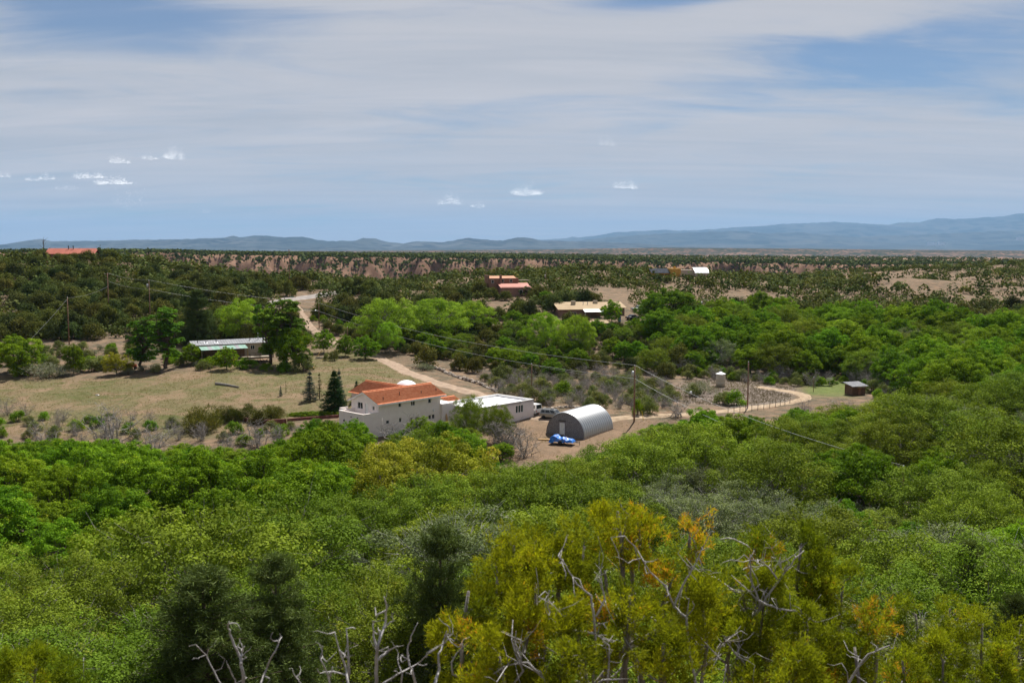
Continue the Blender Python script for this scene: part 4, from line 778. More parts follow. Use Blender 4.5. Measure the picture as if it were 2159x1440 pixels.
BANK = [(1010, 800), (1090, 790), (1180, 790), (1260, 780), (1350, 795), (1400, 810), (1430, 850), (1380, 868), (1300, 862), (1230, 862), (1150, 858), (1060, 830)]
for x, y, z, bx, by in scatter(2500, 180, 260, 950, 1520, lambda px, py, d, xx: inpoly(px, py, BANK) * 0.8, lambda d: 2.2, 4):
    r = rnd.random(); rr = 0.7 + 0.5 * rnd.random()
    nm, M, s, lab, pt = ('bare_bush', rnd.choice(BARE), 0.72 * rr, 'low leafless bush on the dry bank behind the hut', ('branches',)) if r < 0.45 else ('sagebrush', rnd.choice(SAGE), 1.35 * rr, 'pale grey sagebrush on the dry bank behind the hut', ('crown', 'trunk')) if r < 0.66 else ('shrub', rnd.choice(SHRUB), 1.05 * rr, 'olive leafy shrub on the dry bank behind the hut', ('crown', 'trunk'))
    place(nm, M, (x, y, z - 0.05), rnd.random() * 6.28, s, lab, 'bush', nm.replace('_', ' ') + ' plants on the dry bank', pt); TAKEN.append((x, y, 0.7)); cnt['bank'] = cnt.get('bank', 0) + 1
for px, top, d, M, w, lab in [(1190, 800, 205, GSHRUB[0], 1.1, 'bright green round bush behind the hut'), (1165, 818, 203, SHRUB[1], 1.2, 'dull green wide bush beside the bright one behind the hut'), (970, 742, 236, PJBIG[0], 0.9, 'large dark juniper above the stone edging'), (1000, 750, 232, PJBIG[2], 0.85, 'olive juniper next to the large one above the stone edging'),
                              (900, 722, 238, PJ[1], 0.75, 'small upright juniper beside the driveway'), (1062, 762, 218, SHRUB[0], 0.9, 'open yellowish bush above the driveway'), (895, 762, 233, SAGE[0], 1.3, 'grey-green mound beside the driveway'), (1370, 832, 188, SHRUB[2], 0.75, 'yellow-green bush beside the utility pole'), (1345, 838, 187, GSHRUB[1], 0.5, 'narrow green bush at the foot of the utility pole'),
                              (1550, 818, 200, GSHRUB[0], 1.0, 'bright green low bush in the grey weeds'), (1525, 822, 201, SHRUB[1], 1.0, 'dark green low bush in the grey weeds'), (1478, 797, 214, SAGE[1], 1.3, 'blue-grey mound beside the mailbox post'), (1460, 805, 212, SHRUB[2], 0.9, 'dusty olive shrub at the edge of the grey weeds'), (560, 764, 224, GSHRUB[1], 1.3, 'bright yellow-green bush under the trailer deck'),
                              (520, 752, 226, GSHRUB[0], 1.4, 'yellow-green ground bush in front of the deck posts'), (600, 758, 222, GSHRUB[0], 0.9, 'little round green bush at the tree trunks by the deck'), (90, 760, 221, SAGE[0], 2.2, 'wide grey sagebrush beside the big rounded tree'), (120, 768, 221, SAGE[1], 1.8, 'grey sagebrush beside the small slim tree'), (190, 752, 226, SHRUB[0], 1.3, 'dull olive shrub behind the slim green tree'),
                              (212, 748, 228, SHRUB[1], 1.3, 'wide olive shrub behind the yellowish tree'), (340, 778, 221, (BARE[0][0],), 0.7, 'small brown dead bush on the meadow edge'), (440, 750, 226, GSHRUB[0], 1.2, 'deep green bush against the trailer porch'), (430, 757, 223, SHRUB[2], 1.3, 'leafy bush in front of the trailer end'), (640, 740, 224, SHRUB[0], 1.0, 'dark bush beside the riding mower'),
                              (688, 742, 244, SHRUB[0], 0.8, 'small bush below the lumber pile'), (705, 735, 244, SHRUB[1], 0.7, 'thin small bush beside the lumber pile'), (430, 848, 168, MUGO[0], 1.3, 'largest spiky young pine at the end of the red garden wall'), (1840, 795, 216, SHRUB[0], 0.9, 'brown-green bush against the log shed'), (45, 745, 232, GSHRUB[1], 1.0, 'bright bush behind the big rounded tree')]:
    tree_px('bush', M, px, top, d, lab, 'bush', None, w, parts=('branches',) if len(M) == 1 else ('crown', 'trunk'))
for x, y, z, bx, by in scatter(500, 205, 262, -60, 800, lambda px, py, d, xx: inpoly(px, py, [(-60, 735), (250, 735), (430, 745), (430, 778), (300, 790), (60, 796), (-60, 796)]) * 0.9, lambda d: 2.6, 14):
    nm, M, lab = rnd.choice([('sagebrush', SAGE[0], 'grey sagebrush in the brush strip behind the meadow'), ('shrub', SHRUB[1], 'olive shrub in the brush strip behind the meadow'), ('bush', GSHRUB[1], 'fresh green bush in the brush strip behind the meadow')])
    place(nm, M, (x, y, z - 0.05), rnd.random() * 6.28, 0.8 + rnd.random() * 0.6, lab, 'bush', nm + ' plants behind the meadow')
for x, y, z, bx, by in scatter(2500, 170, 262, 1430, 2000, lambda px, py, d, xx: inpoly(px, py, [(1440, 770), (1540, 788), (1650, 798), (1700, 806), (1790, 798), (1870, 815), (1920, 850), (1860, 850), (1840, 822), (1790, 806), (1700, 816), (1640, 812), (1520, 802), (1430, 790)]) * 0.95, 1.9, 15, 0.2):
    nm, M, lab = rnd.choice([('shrub', SHRUB[0], 'olive shrub along the foot of the creek wood'), ('bush', GSHRUB[0], 'green bush along the foot of the creek wood'), ('bare_bush', BARE[1], 'leafless bush along the foot of the creek wood')])
    place(nm, M, (x, y, z - 0.05), rnd.random() * 6.28, 0.6 + rnd.random() * 0.7, lab, 'bush', nm.replace('_', ' ') + ' plants under the creek wood', ('branches',) if len(M) == 1 else ('crown', 'trunk'))
# ---- juniper and pinyon on the hills: the largest one by one, the rest as one mass
SPARSE = [(1770, 606), (1900, 580), (2050, 590), (2300, 600), (2300, 650), (2050, 640), (1880, 622)]
CLEARP = [(1020, 600), (1130, 600), (1130, 628), (1020, 628)]
def pj_keep(px, py, d, x):
    k = np.full(px.shape, 0.95); left = px < 640; k[left] = 1.0
    cl = np.clip((fbm(x, d, 38, 4, 77) + 0.42) * 3.2, 0.08, 1); k *= np.where(~left, cl, np.clip(cl + 0.55, 0, 1))
    k[inpoly(px, py, SPARSE)] *= 0.13; k *= np.where((px > 1250) & (d > 470), 0.6, 1)
    k *= np.where((d < 300) & (px > 640), 0.0, 1); k *= np.where((d < 262) & (px < 640), 0.0, 1)
    k[(px > 590) & (px < 660) & (py > 600) & (py < 660)] *= 0.15
    for a, b, c, e in ((1185, 1335, 655, 705), (1030, 1125, 615, 660), (1375, 1490, 580, 592)): k[(px > a) & (px < b) & (py > c) & (py < e)] *= 0.12
    return k
for p in [(1070, 376, 6), (1100, 372, 4), (1250, 306, 11), (1215, 300, 7), (1300, 312, 9), (1400, 470, 10), (1435, 470, 10), (1470, 472, 10), (145, 428, 11), (112, 414, 7), (140, 412, 7), (170, 414, 7), (1335, 300, 6), (480, 240, 11), (530, 243, 9), (1330, 322, 5)]: g = gcol(p[0], p[1]); TAKEN.append((g.x, g.y, p[2]))
hill = scatter(52000, 258, 830, -90, 2250, pj_keep, lambda d: 2.9 if d < 450 else 3.5, 5, 0.2, 8300)
sized = sorted(((0.75 + 1.15 * rnd.random() ** 1.4 + 0.3 * (s[3] < 640)) / s[1], s) for s in hill)[::-1]
def region_label(px, d): return (('under the red roofed house on the wooded hill' if d > 375 and px < 260 else 'on the wooded crest past the red roofed house' if d > 375 else 'above the hillside road near the red-brown pole' if d > 305 and px < 300 else 'above the hillside road behind the tall dark conifer' if d > 305 else 'between the hillside road and the brush strip' if px < 300 else 'between the hillside road and the trailer home') if px < 560 else 'beside the road cut at the head of the driveway' if px < 720 else 'on the slope around the brown adobe house' if px < 1180 else 'on the open ridge below the ochre house' if px < 1600 else 'on the bare hills beyond the creek wood')
for k, (q, (x, y, z, bx, by)) in enumerate(sized[:296]):
    v = rnd.randrange(4); s = q * y * 0.9
    place('juniper' if v % 2 == 0 else 'pinyon_pine', PJBIG[v], (x, y, z - 0.05), rnd.random() * 6.28, (s, s, s * (0.8 + 0.35 * rnd.random())), ('large ' if s > 1.6 else 'small ' if s < 1.3 else '') + ('olive rounded juniper ' if v % 2 == 0 else 'dark green bushy pinyon ') + region_label(bx, y), 'tree', ('junipers ' if v % 2 == 0 else 'pinyons ') + region_label(bx, y))
def mass(name, pts, seed, material, label, quads, leaf, rad0):
    r = np.random.default_rng(seed); V = []; T = []; q = []
    for x, y, z, s, hs in pts:
        n = quads if y < 420 else quads * 2 // 3 if y < 520 else quads * 2 // 5; d = sph(n, r); d[:, 2] = np.abs(d[:, 2]) * 1.1 - 0.15; lump = 1 + 0.22 * np.sin(d[:, 0] * 5 + x) * np.sin(d[:, 1] * 6 + y) + r.normal(0, 0.08, n)
        P = np.stack([x + d[:, 0] * rad0 * s * lump, y + d[:, 1] * rad0 * s * lump, z + np.maximum(0.2 + d[:, 2] * rad0 * 1.15 * hs * lump + 0.5 * s, 0.05)], -1)
        v, f = leaves(P, unit(d + r.normal(0, 0.45, d.shape) + [0, 0, 0.3]), leaf * s * (0.7 + 0.6 * r.random(n)) * (1 if y < 420 else 1.25 if y < 520 else 1.5), r, 0.85)
        V.append(v); T.append(np.clip(0.45 + r.normal(0, 0.24) + r.normal(0, 0.12, n), 0, 1))
    V = np.concatenate(V); me = np_mesh(name, V, np.arange(len(V)).reshape(-1, 4), material, np.concatenate(T)); return obj(name, me, None, label=label, category='woodland', kind='stuff')
rest = [(s[0], s[1], s[2], q * s[1], q * s[1] * rnd.uniform(0.75, 1.15)) for q, s in sized[296:]]
mass('juniper_woodland', rest[::2], 41, 'juniper_leaf', 'olive juniper scrub spread over the hills', 70, 0.62, 1.75)
mass('pinyon_woodland', rest[1::2], 42, 'pinyon_leaf', 'dark pinyon scrub spread over the hills', 70, 0.62, 1.75)
# bushes dotted over the badland bluff
r_ = np.random.default_rng(9); n_ = 34000; bx_ = r_.random(n_) * 2100 - 980; by_ = np.where(r_.random(n_) < 0.78, 1400 + 70 * fbm(bx_, bx_ * 0, 420, 3, 21) + 0.02 * bx_ - 170 + r_.random(n_) * 320, 1520 + r_.random(n_) * 1300); e_ = 3.0
hz_ = bluff_h(bx_, by_); sl = np.hypot(bluff_h(bx_ + e_, by_) - hz_, bluff_h(bx_, by_ + e_) - hz_) / e_; keep = (r_.random(n_) < np.clip(1.5 - sl * 0.75, 0.3, 1)) & (r_.random(n_) < np.where(hz_ > CZ - 26, 1.0, 0.7))
def dots(P, seed, s0, quads, name, label):
    r = np.random.default_rng(seed); V = []; n = len(P); d = sph(n * quads, r); d[:, 2] = np.abs(d[:, 2]); s = np.repeat(s0 * (0.6 + 0.8 * r.random(n)), quads); Q = np.repeat(P, quads, 0) + d * s[:, None] * [1, 1, 0.95]
    v, f = leaves(Q, unit(d + r.normal(0, 0.35, d.shape)), s * 1.15, r, 0.9); me = np_mesh(name, v, f, 'pinyon_leaf', np.clip(0.35 + np.repeat(r.normal(0, 0.2, n), quads), 0, 1)); obj(name, me, None, label=label, category='scrub', kind='stuff')
dots(np.stack([bx_, by_, hz_], -1)[keep], 3, 3.5, 4, 'bluff_scrub', 'dark bushes dotted over the eroded badland bluff')
# meadow grass and dry weeds: blades in tufts
def grass(poly, n, d0, d1, px0, px1, seed, h, name, material, label, w=0.05, per=5):
    P = scatter(n, d0, d1, px0, px1, lambda px, py, d, x: inpoly(px, py, poly) * (0.35 + 0.65 * (fbm(x, d, 6, 3, seed) > -0.1)), 0.22, seed, 0.0, 30000); r = np.random.default_rng(seed)
    Q = np.array([p[:3] for p in P]); i = np.repeat(np.arange(len(Q)), per); B = Q[i] + r.normal(0, 0.12, (len(i), 3)) * [1, 1, 0]; B[:, 2] -= 0.03
    tt = np.clip(0.5 + 0.9 * fbm(Q[:, 0], Q[:, 1], 9, 3, seed + 3), 0, 1)[i] * 0.8 + r.random(len(i)) * 0.35
    v, f = needles(B, unit(r.normal(0, 0.45, (len(i), 3)) + [0, 0, 1]), h * (0.5 + r.random(len(i))), w, r); obj(name, np_mesh(name, v, f, material, np.clip(tt, 0, 1)), None, label=label, category='grass', kind='stuff')
grass(MEADOW, 26000, 160, 262, -200, 1000, 21, 0.3, 'meadow_grass', 'straw', 'dry straw and green grass of the meadow')
grass(WEED, 9000, 180, 240, 1400, 1700, 22, 0.4, 'dry_weeds', 'dry_leaf', 'grey-brown dry weeds beside the sandy track', 0.06, 6)
grass([(980, 850), (1120, 800), (1300, 760), (1430, 860), (1380, 900), (1300, 960), (1080, 970)], 9000, 150, 262, 950, 1450, 23, 0.3, 'yard_grass', 'straw', 'sparse dry grass around the hut and bank')
print('COUNTS', cnt, len(hill), len(rest))
# ================================================================== junipers and dead wood close to the viewpoint
def tuft_mesh(C, D, T, r, per=46, length=0.052, width=0.013, fat=0.042, material='near_juniper_leaf'):
    """sprays of small scale leaves: blades fanning out round each spray axis"""
    n = len(C) * per; i = np.repeat(np.arange(len(C)), per); s = r.random(n)
    P = C[i] + D[i] * (s * 0.12)[:, None] + r.normal(0, fat, (n, 3)) * (1.1 - s * 0.75)[:, None]
    V, Fc = needles(P, unit(D[i] * 0.9 + r.normal(0, 0.55, (n, 3))), length * (0.6 + 0.8 * r.random(n)), width, r)
    return np_mesh('crown', V, Fc, material, np.clip(T[i] + r.normal(0, 0.13, n), 0, 1))
def wiggle(p, q, r, n=7, amp=0.12):
    p, q = Vector(p), Vector(q); L = (q - p).length; off = Vector((0, 0, 0)); pts = []
    for i in range(n + 1):
        t = i / n; off += Vector(r.normal(0, amp * L / n * 1.6, 3)); pts.append(p.lerp(q, t) + off * math.sin(min(t * 1.25, 1) * math.pi) ** 0.6)
    return pts
def juniper_near(name, label, base_px, base_d, spires, seed, sprays=56, material='near_juniper_leaf', dead=(), per=40):
    """spires: (px, py_top, py_bottom, radius px, distance, orange share). A crown of upright sprays on twisted limbs."""
    r = np.random.default_rng(seed); b = gcol(base_px, base_d); o = thing(name, label, 'tree', b); C = []; D = []; T = []; mb = MB(); tw = MB()
    root = Vector((b.x, b.y, b.z - 0.4)); TAKEN.append((b.x, b.y, 1.0))
    for px, pt, pb, rp, d, org in spires:
        t, m = at(px, pt, d), at(px + r.normal(0, 12), pb, d); rad = rp / F * d; H = (t - m).length; n = int(sprays * (H * rad) / 0.22 + 14); ax = t - m; lt = r.normal(0, 0.1)
        # the leaves gather in tufts along the limb
        nt = max(5, int(n / 13)); tc = []
        for k in range(nt):
            s = r.random() ** 0.9; w = rad * (math.sin(math.pi * (0.16 + 0.80 * s)) ** 0.8); a = r.random() * 6.283; q = r.random() ** 0.5
            tc.append(np.array(m + ax * s) + np.array([math.cos(a) * w * q, math.sin(a) * w * q, r.normal(0, 0.03)]))
        for c in tc:
            tt = 0.42 + lt + r.normal(0, 0.14); tt = 0.93 if r.random() < org * 0.6 else min(tt, 0.8); k = int(n / nt * (0.6 + 0.8 * r.random()) * 1.15) + 2; R_ = 0.05 + 0.04 * r.random()
            e = r.normal(0, R_, (k, 3)); C.append(c + e); D.append(unit(np.array([0, 0, 0.75]) + e / R_ * 0.45 + r.normal(0, 0.25, (k, 3)))); T.append(np.full(k, tt) + r.normal(0, 0.05, k))
            limb(mb, m.lerp(t, max(0, min(1, (c - np.array(m)).dot(np.array(ax)) / H / H - 0.12))), c, 0.009, 0.004, r, 0.2, 3, 3)
        pts = wiggle(root + Vector((r.normal(0, 0.15), r.normal(0, 0.15), 0)), m, r, 8, 0.22) + [m.lerp(t, 0.35) + Vector(r.normal(0, 0.04, 3)), m.lerp(t, 0.85)]
        R0 = 0.05 + 0.03 * r.random(); mb.tube(pts, [R0 * (1 - i / len(pts)) + 0.008 for i in range(len(pts))], 6)
        for k in range(7):
            i = 3 + r.integers(len(pts) - 4); q = pts[i]; e = q + Vector(r.normal(0, 0.28, 3)) + Vector((0, 0, 0.15)); z = wiggle(q, e, r, 4, 0.3); tw.tube(z, [0.016, 0.013, 0.010, 0.007, 0.004], 4)
    obj('crown', np_shift(tuft_mesh(np.concatenate(C), np.concatenate(D), np.concatenate(T), r, per, material=material), b), o)
    for line in dead:
        d = line[0]; R0 = line[1] * 0.55; P = [at(x, y, d + (k % 2) * 0.05) for k, (x, y) in enumerate(line[2])]; P2 = []
        for i in range(len(P) - 1):
            for k in range(3): P2.append(P[i].lerp(P[i + 1], k / 3) + Vector(r.normal(0, R0 * 0.35, 3)))
        P2.append(P[-1]); n = len(P2); wd = MB(); wd.tube(P2, [R0 * (1 - 0.82 * i / n) for i in range(n)], 7)
        for k in range(9):
            i = r.integers(n // 4, n); e = P2[i] + Vector(r.normal(0, 0.16, 3)) + Vector((0, 0, 0.06)); wd.tube(wiggle(P2[i], e, r, 4, 0.3), [R0 * 0.4, R0 * 0.34, R0 * 0.26, R0 * 0.2, R0 * 0.1], 4)
        obj('dead_branch', np_shift(wd.mesh('dead_branch', 'dead_wood', True), b), o)
    obj('trunk', np_shift(mb.mesh('trunk', 'bark_grey', True), b), o)
    obj('twigs', np_shift(tw.mesh('twigs', 'dead_wood', True), b), o, kind='stuff')
    return o
def np_shift(me, b): me.transform(Matrix.Translation(-Vector(b))); return me
juniper_near('juniper', 'great golden-yellow juniper with bleached branches at the brink', 1330, 10.6, [
    (990, 1215, 1420, 60, 10.2, 0.02), (1050, 1180, 1420, 60, 10.6, 0.02), (1085, 1118, 1330, 55, 11.0, 0.02), (1130, 1190, 1440, 70, 10.2, 0.03), (1125, 1120, 1260, 34, 11.2, 0.02), (1200, 1105, 1260, 42, 11.0, 0.02), (1235, 1120, 1330, 50, 10.6, 0.05), (1300, 1058, 1190, 62, 10.9, 0.10),
    (1345, 1070, 1190, 38, 11.1, 0.15), (1275, 1180, 1330, 60, 10.3, 0.12), (1180, 1250, 1460, 80, 9.8, 0.04), (1330, 1225, 1420, 75, 10.0, 0.10), (1420, 1200, 1330, 50, 10.8, 0.08), (1480, 1240, 1440, 80, 10.2, 0.12), (1455, 1112, 1165, 24, 11.0, 0.45), (970, 1330, 1500, 60, 9.8, 0.02), (1050, 1350, 1520, 70, 9.4, 0.02), (1400, 1330, 1500, 80, 9.5, 0.15), (1230, 1360, 1520, 70, 9.2, 0.1), (1120, 1300, 1480, 70, 9.8, 0.02)], 501,
    dead=[(9.9, 0.030, [(1470, 1470), (1455, 1380), (1445, 1300), (1420, 1275), (1400, 1230), (1370, 1205), (1345, 1160), (1318, 1130)]), (9.9, 0.022, [(1420, 1280), (1440, 1230), (1460, 1200), (1480, 1160), (1500, 1120)]), (9.6, 0.028, [(1250, 1470), (1255, 1340), (1250, 1290), (1245, 1255), (1215, 1230), (1190, 1190), (1180, 1170)]),
          (9.6, 0.022, [(1255, 1335), (1190, 1330), (1160, 1300), (1155, 1270), (1158, 1245)]), (9.3, 0.030, [(1180, 1480), (1150, 1430), (1110, 1395), (1070, 1400), (1040, 1420)]), (9.3, 0.020, [(1100, 1400), (1085, 1360), (1088, 1330)]), (9.5, 0.020, [(1255, 1300), (1275, 1262), (1268, 1230), (1262, 1215)]), (9.4, 0.022, [(1280, 1460), (1285, 1360), (1260, 1340)])])
juniper_near('juniper', 'olive-gold juniper with a dark trunk and forked white branches', 1650, 11.6, [
    (1560, 1205, 1350, 60, 11.2, 0.1), (1590, 1150, 1260, 42, 11.8, 0.08), (1640, 1145, 1220, 30, 12.0, 0.3), (1690, 1122, 1280, 46, 11.8, 0.03), (1720, 1170, 1330, 60, 11.8, 0.02), (1780, 1200, 1400, 70, 11.6, 0.02), (1610, 1235, 1420, 75, 11.0, 0.08), (1700, 1290, 1450, 80, 10.8, 0.03), (1850, 1300, 1460, 70, 11.0, 0.22), (1800, 1340, 1500, 80, 10.6, 0.08), (1560, 1330, 1500, 75, 10.6, 0.12), (1680, 1380, 1540, 80, 10.2, 0.05), (1520, 1270, 1400, 50, 11.2, 0.2)], 502, material='dull_juniper_leaf',
    dead=[(10.9, 0.045, [(1560, 1480), (1570, 1380), (1590, 1300), (1605, 1280), (1620, 1250), (1650, 1215), (1665, 1190), (1695, 1160)]), (10.9, 0.028, [(1605, 1280), (1585, 1230), (1580, 1180), (1590, 1160)]), (10.7, 0.026, [(1600, 1268), (1640, 1282), (1680, 1288), (1710, 1300)]), (10.8, 0.02, [(1640, 1220), (1620, 1195), (1600, 1180)]), (10.3, 0.04, [(1430, 1470), (1470, 1420), (1505, 1385), (1520, 1355)]), (10.4, 0.022, [(1570, 1400), (1545, 1370), (1530, 1350)]), (10.2, 0.03, [(1760, 1480), (1800, 1420), (1830, 1380), (1875, 1360)])])
juniper_near('juniper', 'dense green-gold juniper of small spires beside the olive-gold one', 2010, 13.0, [
    (1930, 1270, 1430, 60, 13.0, 0.02), (2005, 1255, 1440, 60, 13.2, 0.02), (2070, 1285, 1450, 65, 12.8, 0.03), (2155, 1290, 1470, 60, 13.0, 0.02), (1990, 1360, 1520, 80, 12.2, 0.02), (2100, 1380, 1530, 80, 12.0, 0.02), (2200, 1350, 1530, 80, 12.4, 0.02), (1900, 1370, 1520, 70, 12.0, 0.05)], 503, material='dull_juniper_leaf', per=36)
juniper_near('juniper', 'low olive-gold juniper alone at the brink below the oaks', 90, 13.0, [
    (20, 1395, 1500, 60, 12.5, 0.02), (80, 1372, 1500, 60, 13.0, 0.03), (130, 1400, 1520, 55, 12.5, 0.05), (-40, 1380, 1520, 70, 13, 0.02)], 504, material='dull_juniper_leaf')
def snag(label, base_px, d, lines, seed):
    r = np.random.default_rng(seed); b = gcol(base_px, d); o = thing('dead_snag', label, 'dead tree', b, group='bleached dead snags at the brink'); root = Vector((b.x, b.y, b.z - 0.3)); mb = MB()
    for R0, pts in lines:
        R0 *= 0.62
        P = [at(x, y, d + r.normal(0, 0.12)) for x, y in pts]; Q = []
        if pts[0][1] > 1438: P = [root.lerp(P[0], 0.5) + Vector(r.normal(0, 0.1, 3)), *P]; P = [root, *P]
        for i in range(len(P) - 1):
            for k in range(3): Q.append(P[i].lerp(P[i + 1], k / 3) + Vector(r.normal(0, R0 * 0.25, 3)))
        Q.append(P[-1]); n = len(Q); mb = MB(); mb.tube([q - b for q in Q], [R0 * (1 - 0.78 * i / n) for i in range(n)], 7)
        for k in range(3):
            i = r.integers(n // 2, n); q = Q[i] - b; e = q + Vector(r.normal(0, 0.09, 3)) + Vector((0, 0, 0.05)); mb.tube(wiggle(q, e, r, 4, 0.3), [R0 * 0.4, R0 * 0.32, R0 * 0.25, R0 * 0.18, R0 * 0.08], 4)
        mb.build('branch', 'dead_wood', o, True)
snag('bleached dead snag with branches raised in front of the broad ponderosa', 510, 9.0, [(0.034, [(515, 1450), (512, 1415), (502, 1380), (490, 1345), (480, 1325), (483, 1310)]), (0.024, [(508, 1400), (510, 1375), (515, 1362)]), (0.026, [(548, 1450), (560, 1410), (580, 1370), (594, 1342)]), (0.016, [(470, 1450), (452, 1415), (435, 1380), (412, 1358), (398, 1362)]), (0.02, [(500, 1450), (492, 1425), (480, 1400)])], 601)
snag('tallest bleached snag, a forked pole before the oak thicket', 795, 8.6, [(0.036, [(790, 1450), (794, 1400), (797, 1360), (812, 1310), (816, 1282), (810, 1258)]), (0.022, [(796, 1372), (788, 1340), (786, 1312)]), (0.022, [(797, 1390), (818, 1372), (835, 1362)]), (0.02, [(845, 1450), (848, 1420), (838, 1395), (848, 1380)])], 602)
snag('bleached snag of thin curved prongs beside the forked pole', 725, 8.8, [(0.028, [(735, 1450), (728, 1410), (716, 1370), (706, 1332)]), (0.024, [(733, 1430), (736, 1390), (730, 1325)]), (0.022, [(698, 1450), (690, 1420), (677, 1390), (680, 1382)]), (0.018, [(694, 1430), (701, 1405)]), (0.02, [(640, 1450), (632, 1435), (622, 1425)])], 603)
snag('bleached snag leaning towards the golden-yellow juniper', 895, 8.8, [(0.03, [(915, 1450), (926, 1410), (925, 1380), (938, 1345), (942, 1330)]), (0.026, [(880, 1450), (868, 1410), (858, 1385), (862, 1360), (872, 1330)]), (0.022, [(800, 1445), (840, 1420), (880, 1400), (905, 1375)]), (0.016, [(905, 1375), (930, 1360), (948, 1345)])], 604)
# ================================================================== buildings
mat('stucco', (0.73, 0.65, 0.61), (0.79, 0.715, 0.67), 0.92, 0.8, 6, bump=0.25, bscale=14, spec=0.1)
mat('parapet_white', (0.74, 0.73, 0.72), (0.80, 0.79, 0.78), 0.8, 1.0, 5, spec=0.2)
mat('roof_white', (0.70, 0.70, 0.71), (0.82, 0.82, 0.83), 0.7, 0.5, 6, spec=0.2)
mat('clay_tile', (0.66, 0.19, 0.08), (0.82, 0.32, 0.155), 0.75, 2.2, 7, bump=0.2, bscale=20, spec=0.2)
mat('trim_white', (0.72, 0.71, 0.69), (0.78, 0.77, 0.75), 0.6, 2, 3)
mat('door_paint', (0.66, 0.66, 0.62), (0.72, 0.72, 0.68), 0.5, 2, 3)
mat('dark_metal', (0.05, 0.045, 0.042), (0.09, 0.08, 0.075), 0.5, 4, 3, metal=0.4)
mat('galvanized', (0.40, 0.41, 0.42), (0.56, 0.57, 0.58), 0.5, 0.6, 6, metal=0.75, bump=0.06, bscale=6, spec=0.5)
mat('hut_front', (0.15, 0.14, 0.135), (0.27, 0.255, 0.25), 0.95, 5.5, 8, bump=0.6, bscale=9, spec=0.1)
mat('roof_grey', (0.25, 0.255, 0.27), (0.33, 0.335, 0.35), 0.8, 0.8, 5, spec=0.15)
mat('aqua_panel', (0.17, 0.31, 0.25), (0.27, 0.40, 0.34), 0.8, 0.9, 4)
mat('beige_siding', (0.40, 0.33, 0.26), (0.47, 0.39, 0.31), 0.85, 1.2, 5)
mat('weathered_wood', (0.17, 0.13, 0.095), (0.28, 0.225, 0.17), 0.9, 3, 6, bump=0.4, bscale=18)
mat('deck_wood', (0.34, 0.29, 0.23), (0.46, 0.40, 0.33), 0.9, 3, 6)
mat('yellow_wood', (0.42, 0.26, 0.08), (0.52, 0.33, 0.11), 0.8, 3, 5)
mat('log_wood', (0.12, 0.07, 0.045), (0.22, 0.135, 0.085), 0.9, 3, 6, bump=0.4)
mat('pole_wood', (0.15, 0.08, 0.05), (0.25, 0.145, 0.095), 0.9, 3, 6, bump=0.3, rand=0.25)
mat('adobe_brown', (0.22, 0.115, 0.075), (0.27, 0.145, 0.095), 0.95, 0.7, 6, bump=0.2)
mat('adobe_dark', (0.22, 0.13, 0.10), (0.28, 0.165, 0.125), 0.95, 0.7, 6)
mat('red_roof', (0.34, 0.095, 0.06), (0.41, 0.13, 0.085), 0.55, 0.5, 5)
mat('orange_roof', (0.42, 0.17, 0.08), (0.50, 0.22, 0.11), 0.7, 0.5, 5)
mat('tan_roof', (0.31, 0.22, 0.125), (0.38, 0.28, 0.165), 0.85, 0.4, 6)
mat('ochre_stucco', (0.46, 0.255, 0.05), (0.55, 0.315, 0.07), 0.92, 0.6, 5)
mat('solar_dark', (0.03, 0.035, 0.045), (0.055, 0.06, 0.075), 0.9, 1, 3, spec=0.05)
mat('white_metal', (0.74, 0.75, 0.77), (0.82, 0.83, 0.85), 0.4, 0.6, 4, metal=0.1, spec=0.4)
mat('car_silver', (0.33, 0.33, 0.325), (0.37, 0.37, 0.36), 0.28, 1, 2, metal=0.6, spec=0.6)
mat('car_white', (0.74, 0.74, 0.73), (0.78, 0.78, 0.77), 0.3, 1, 2, spec=0.5)
mat('car_dark', (0.05, 0.055, 0.065), (0.07, 0.075, 0.085), 0.3, 1, 2, spec=0.5)
mat('rubber', (0.018, 0.018, 0.018), (0.03, 0.03, 0.03), 0.85, 5, 3)
mat('blue_tarp', (0.012, 0.13, 0.50), (0.03, 0.21, 0.66), 0.4, 2.2, 6, bump=0.5, bscale=5, spec=0.45)
mat('tank_beige', (0.44, 0.38, 0.28), (0.52, 0.45, 0.34), 0.7, 1.5, 5)
mat('board_tan', (0.46, 0.27, 0.10), (0.56, 0.35, 0.15), 0.6, 1.5, 4)
mat('garden_red', (0.12, 0.045, 0.035), (0.19, 0.075, 0.06), 0.9, 2, 6)
mat('stone', (0.30, 0.25, 0.20), (0.46, 0.39, 0.33), 0.95, 2.5, 6, bump=0.5, rand=0.25)
mat('mower_orange', (0.58, 0.20, 0.02), (0.66, 0.27, 0.03), 0.4, 2, 3)
mat('machine_red', (0.42, 0.045, 0.02), (0.5, 0.07, 0.03), 0.5, 2, 3)
mat('tarp_grey', (0.22, 0.25, 0.28), (0.32, 0.35, 0.39), 0.6, 2, 5)
mat('barrel_blue', (0.03, 0.10, 0.33), (0.045, 0.14, 0.4), 0.5, 2, 3)
mat('marker_yellow', (0.75, 0.55, 0.03), (0.8, 0.6, 0.05), 0.5, 2, 3)
mat('wire', (0.42, 0.42, 0.42), (0.50, 0.50, 0.50), 0.4, 2, 2, metal=0.4)
mat('sign_green', (0.02, 0.16, 0.09), (0.03, 0.19, 0.11), 0.5, 2, 2)
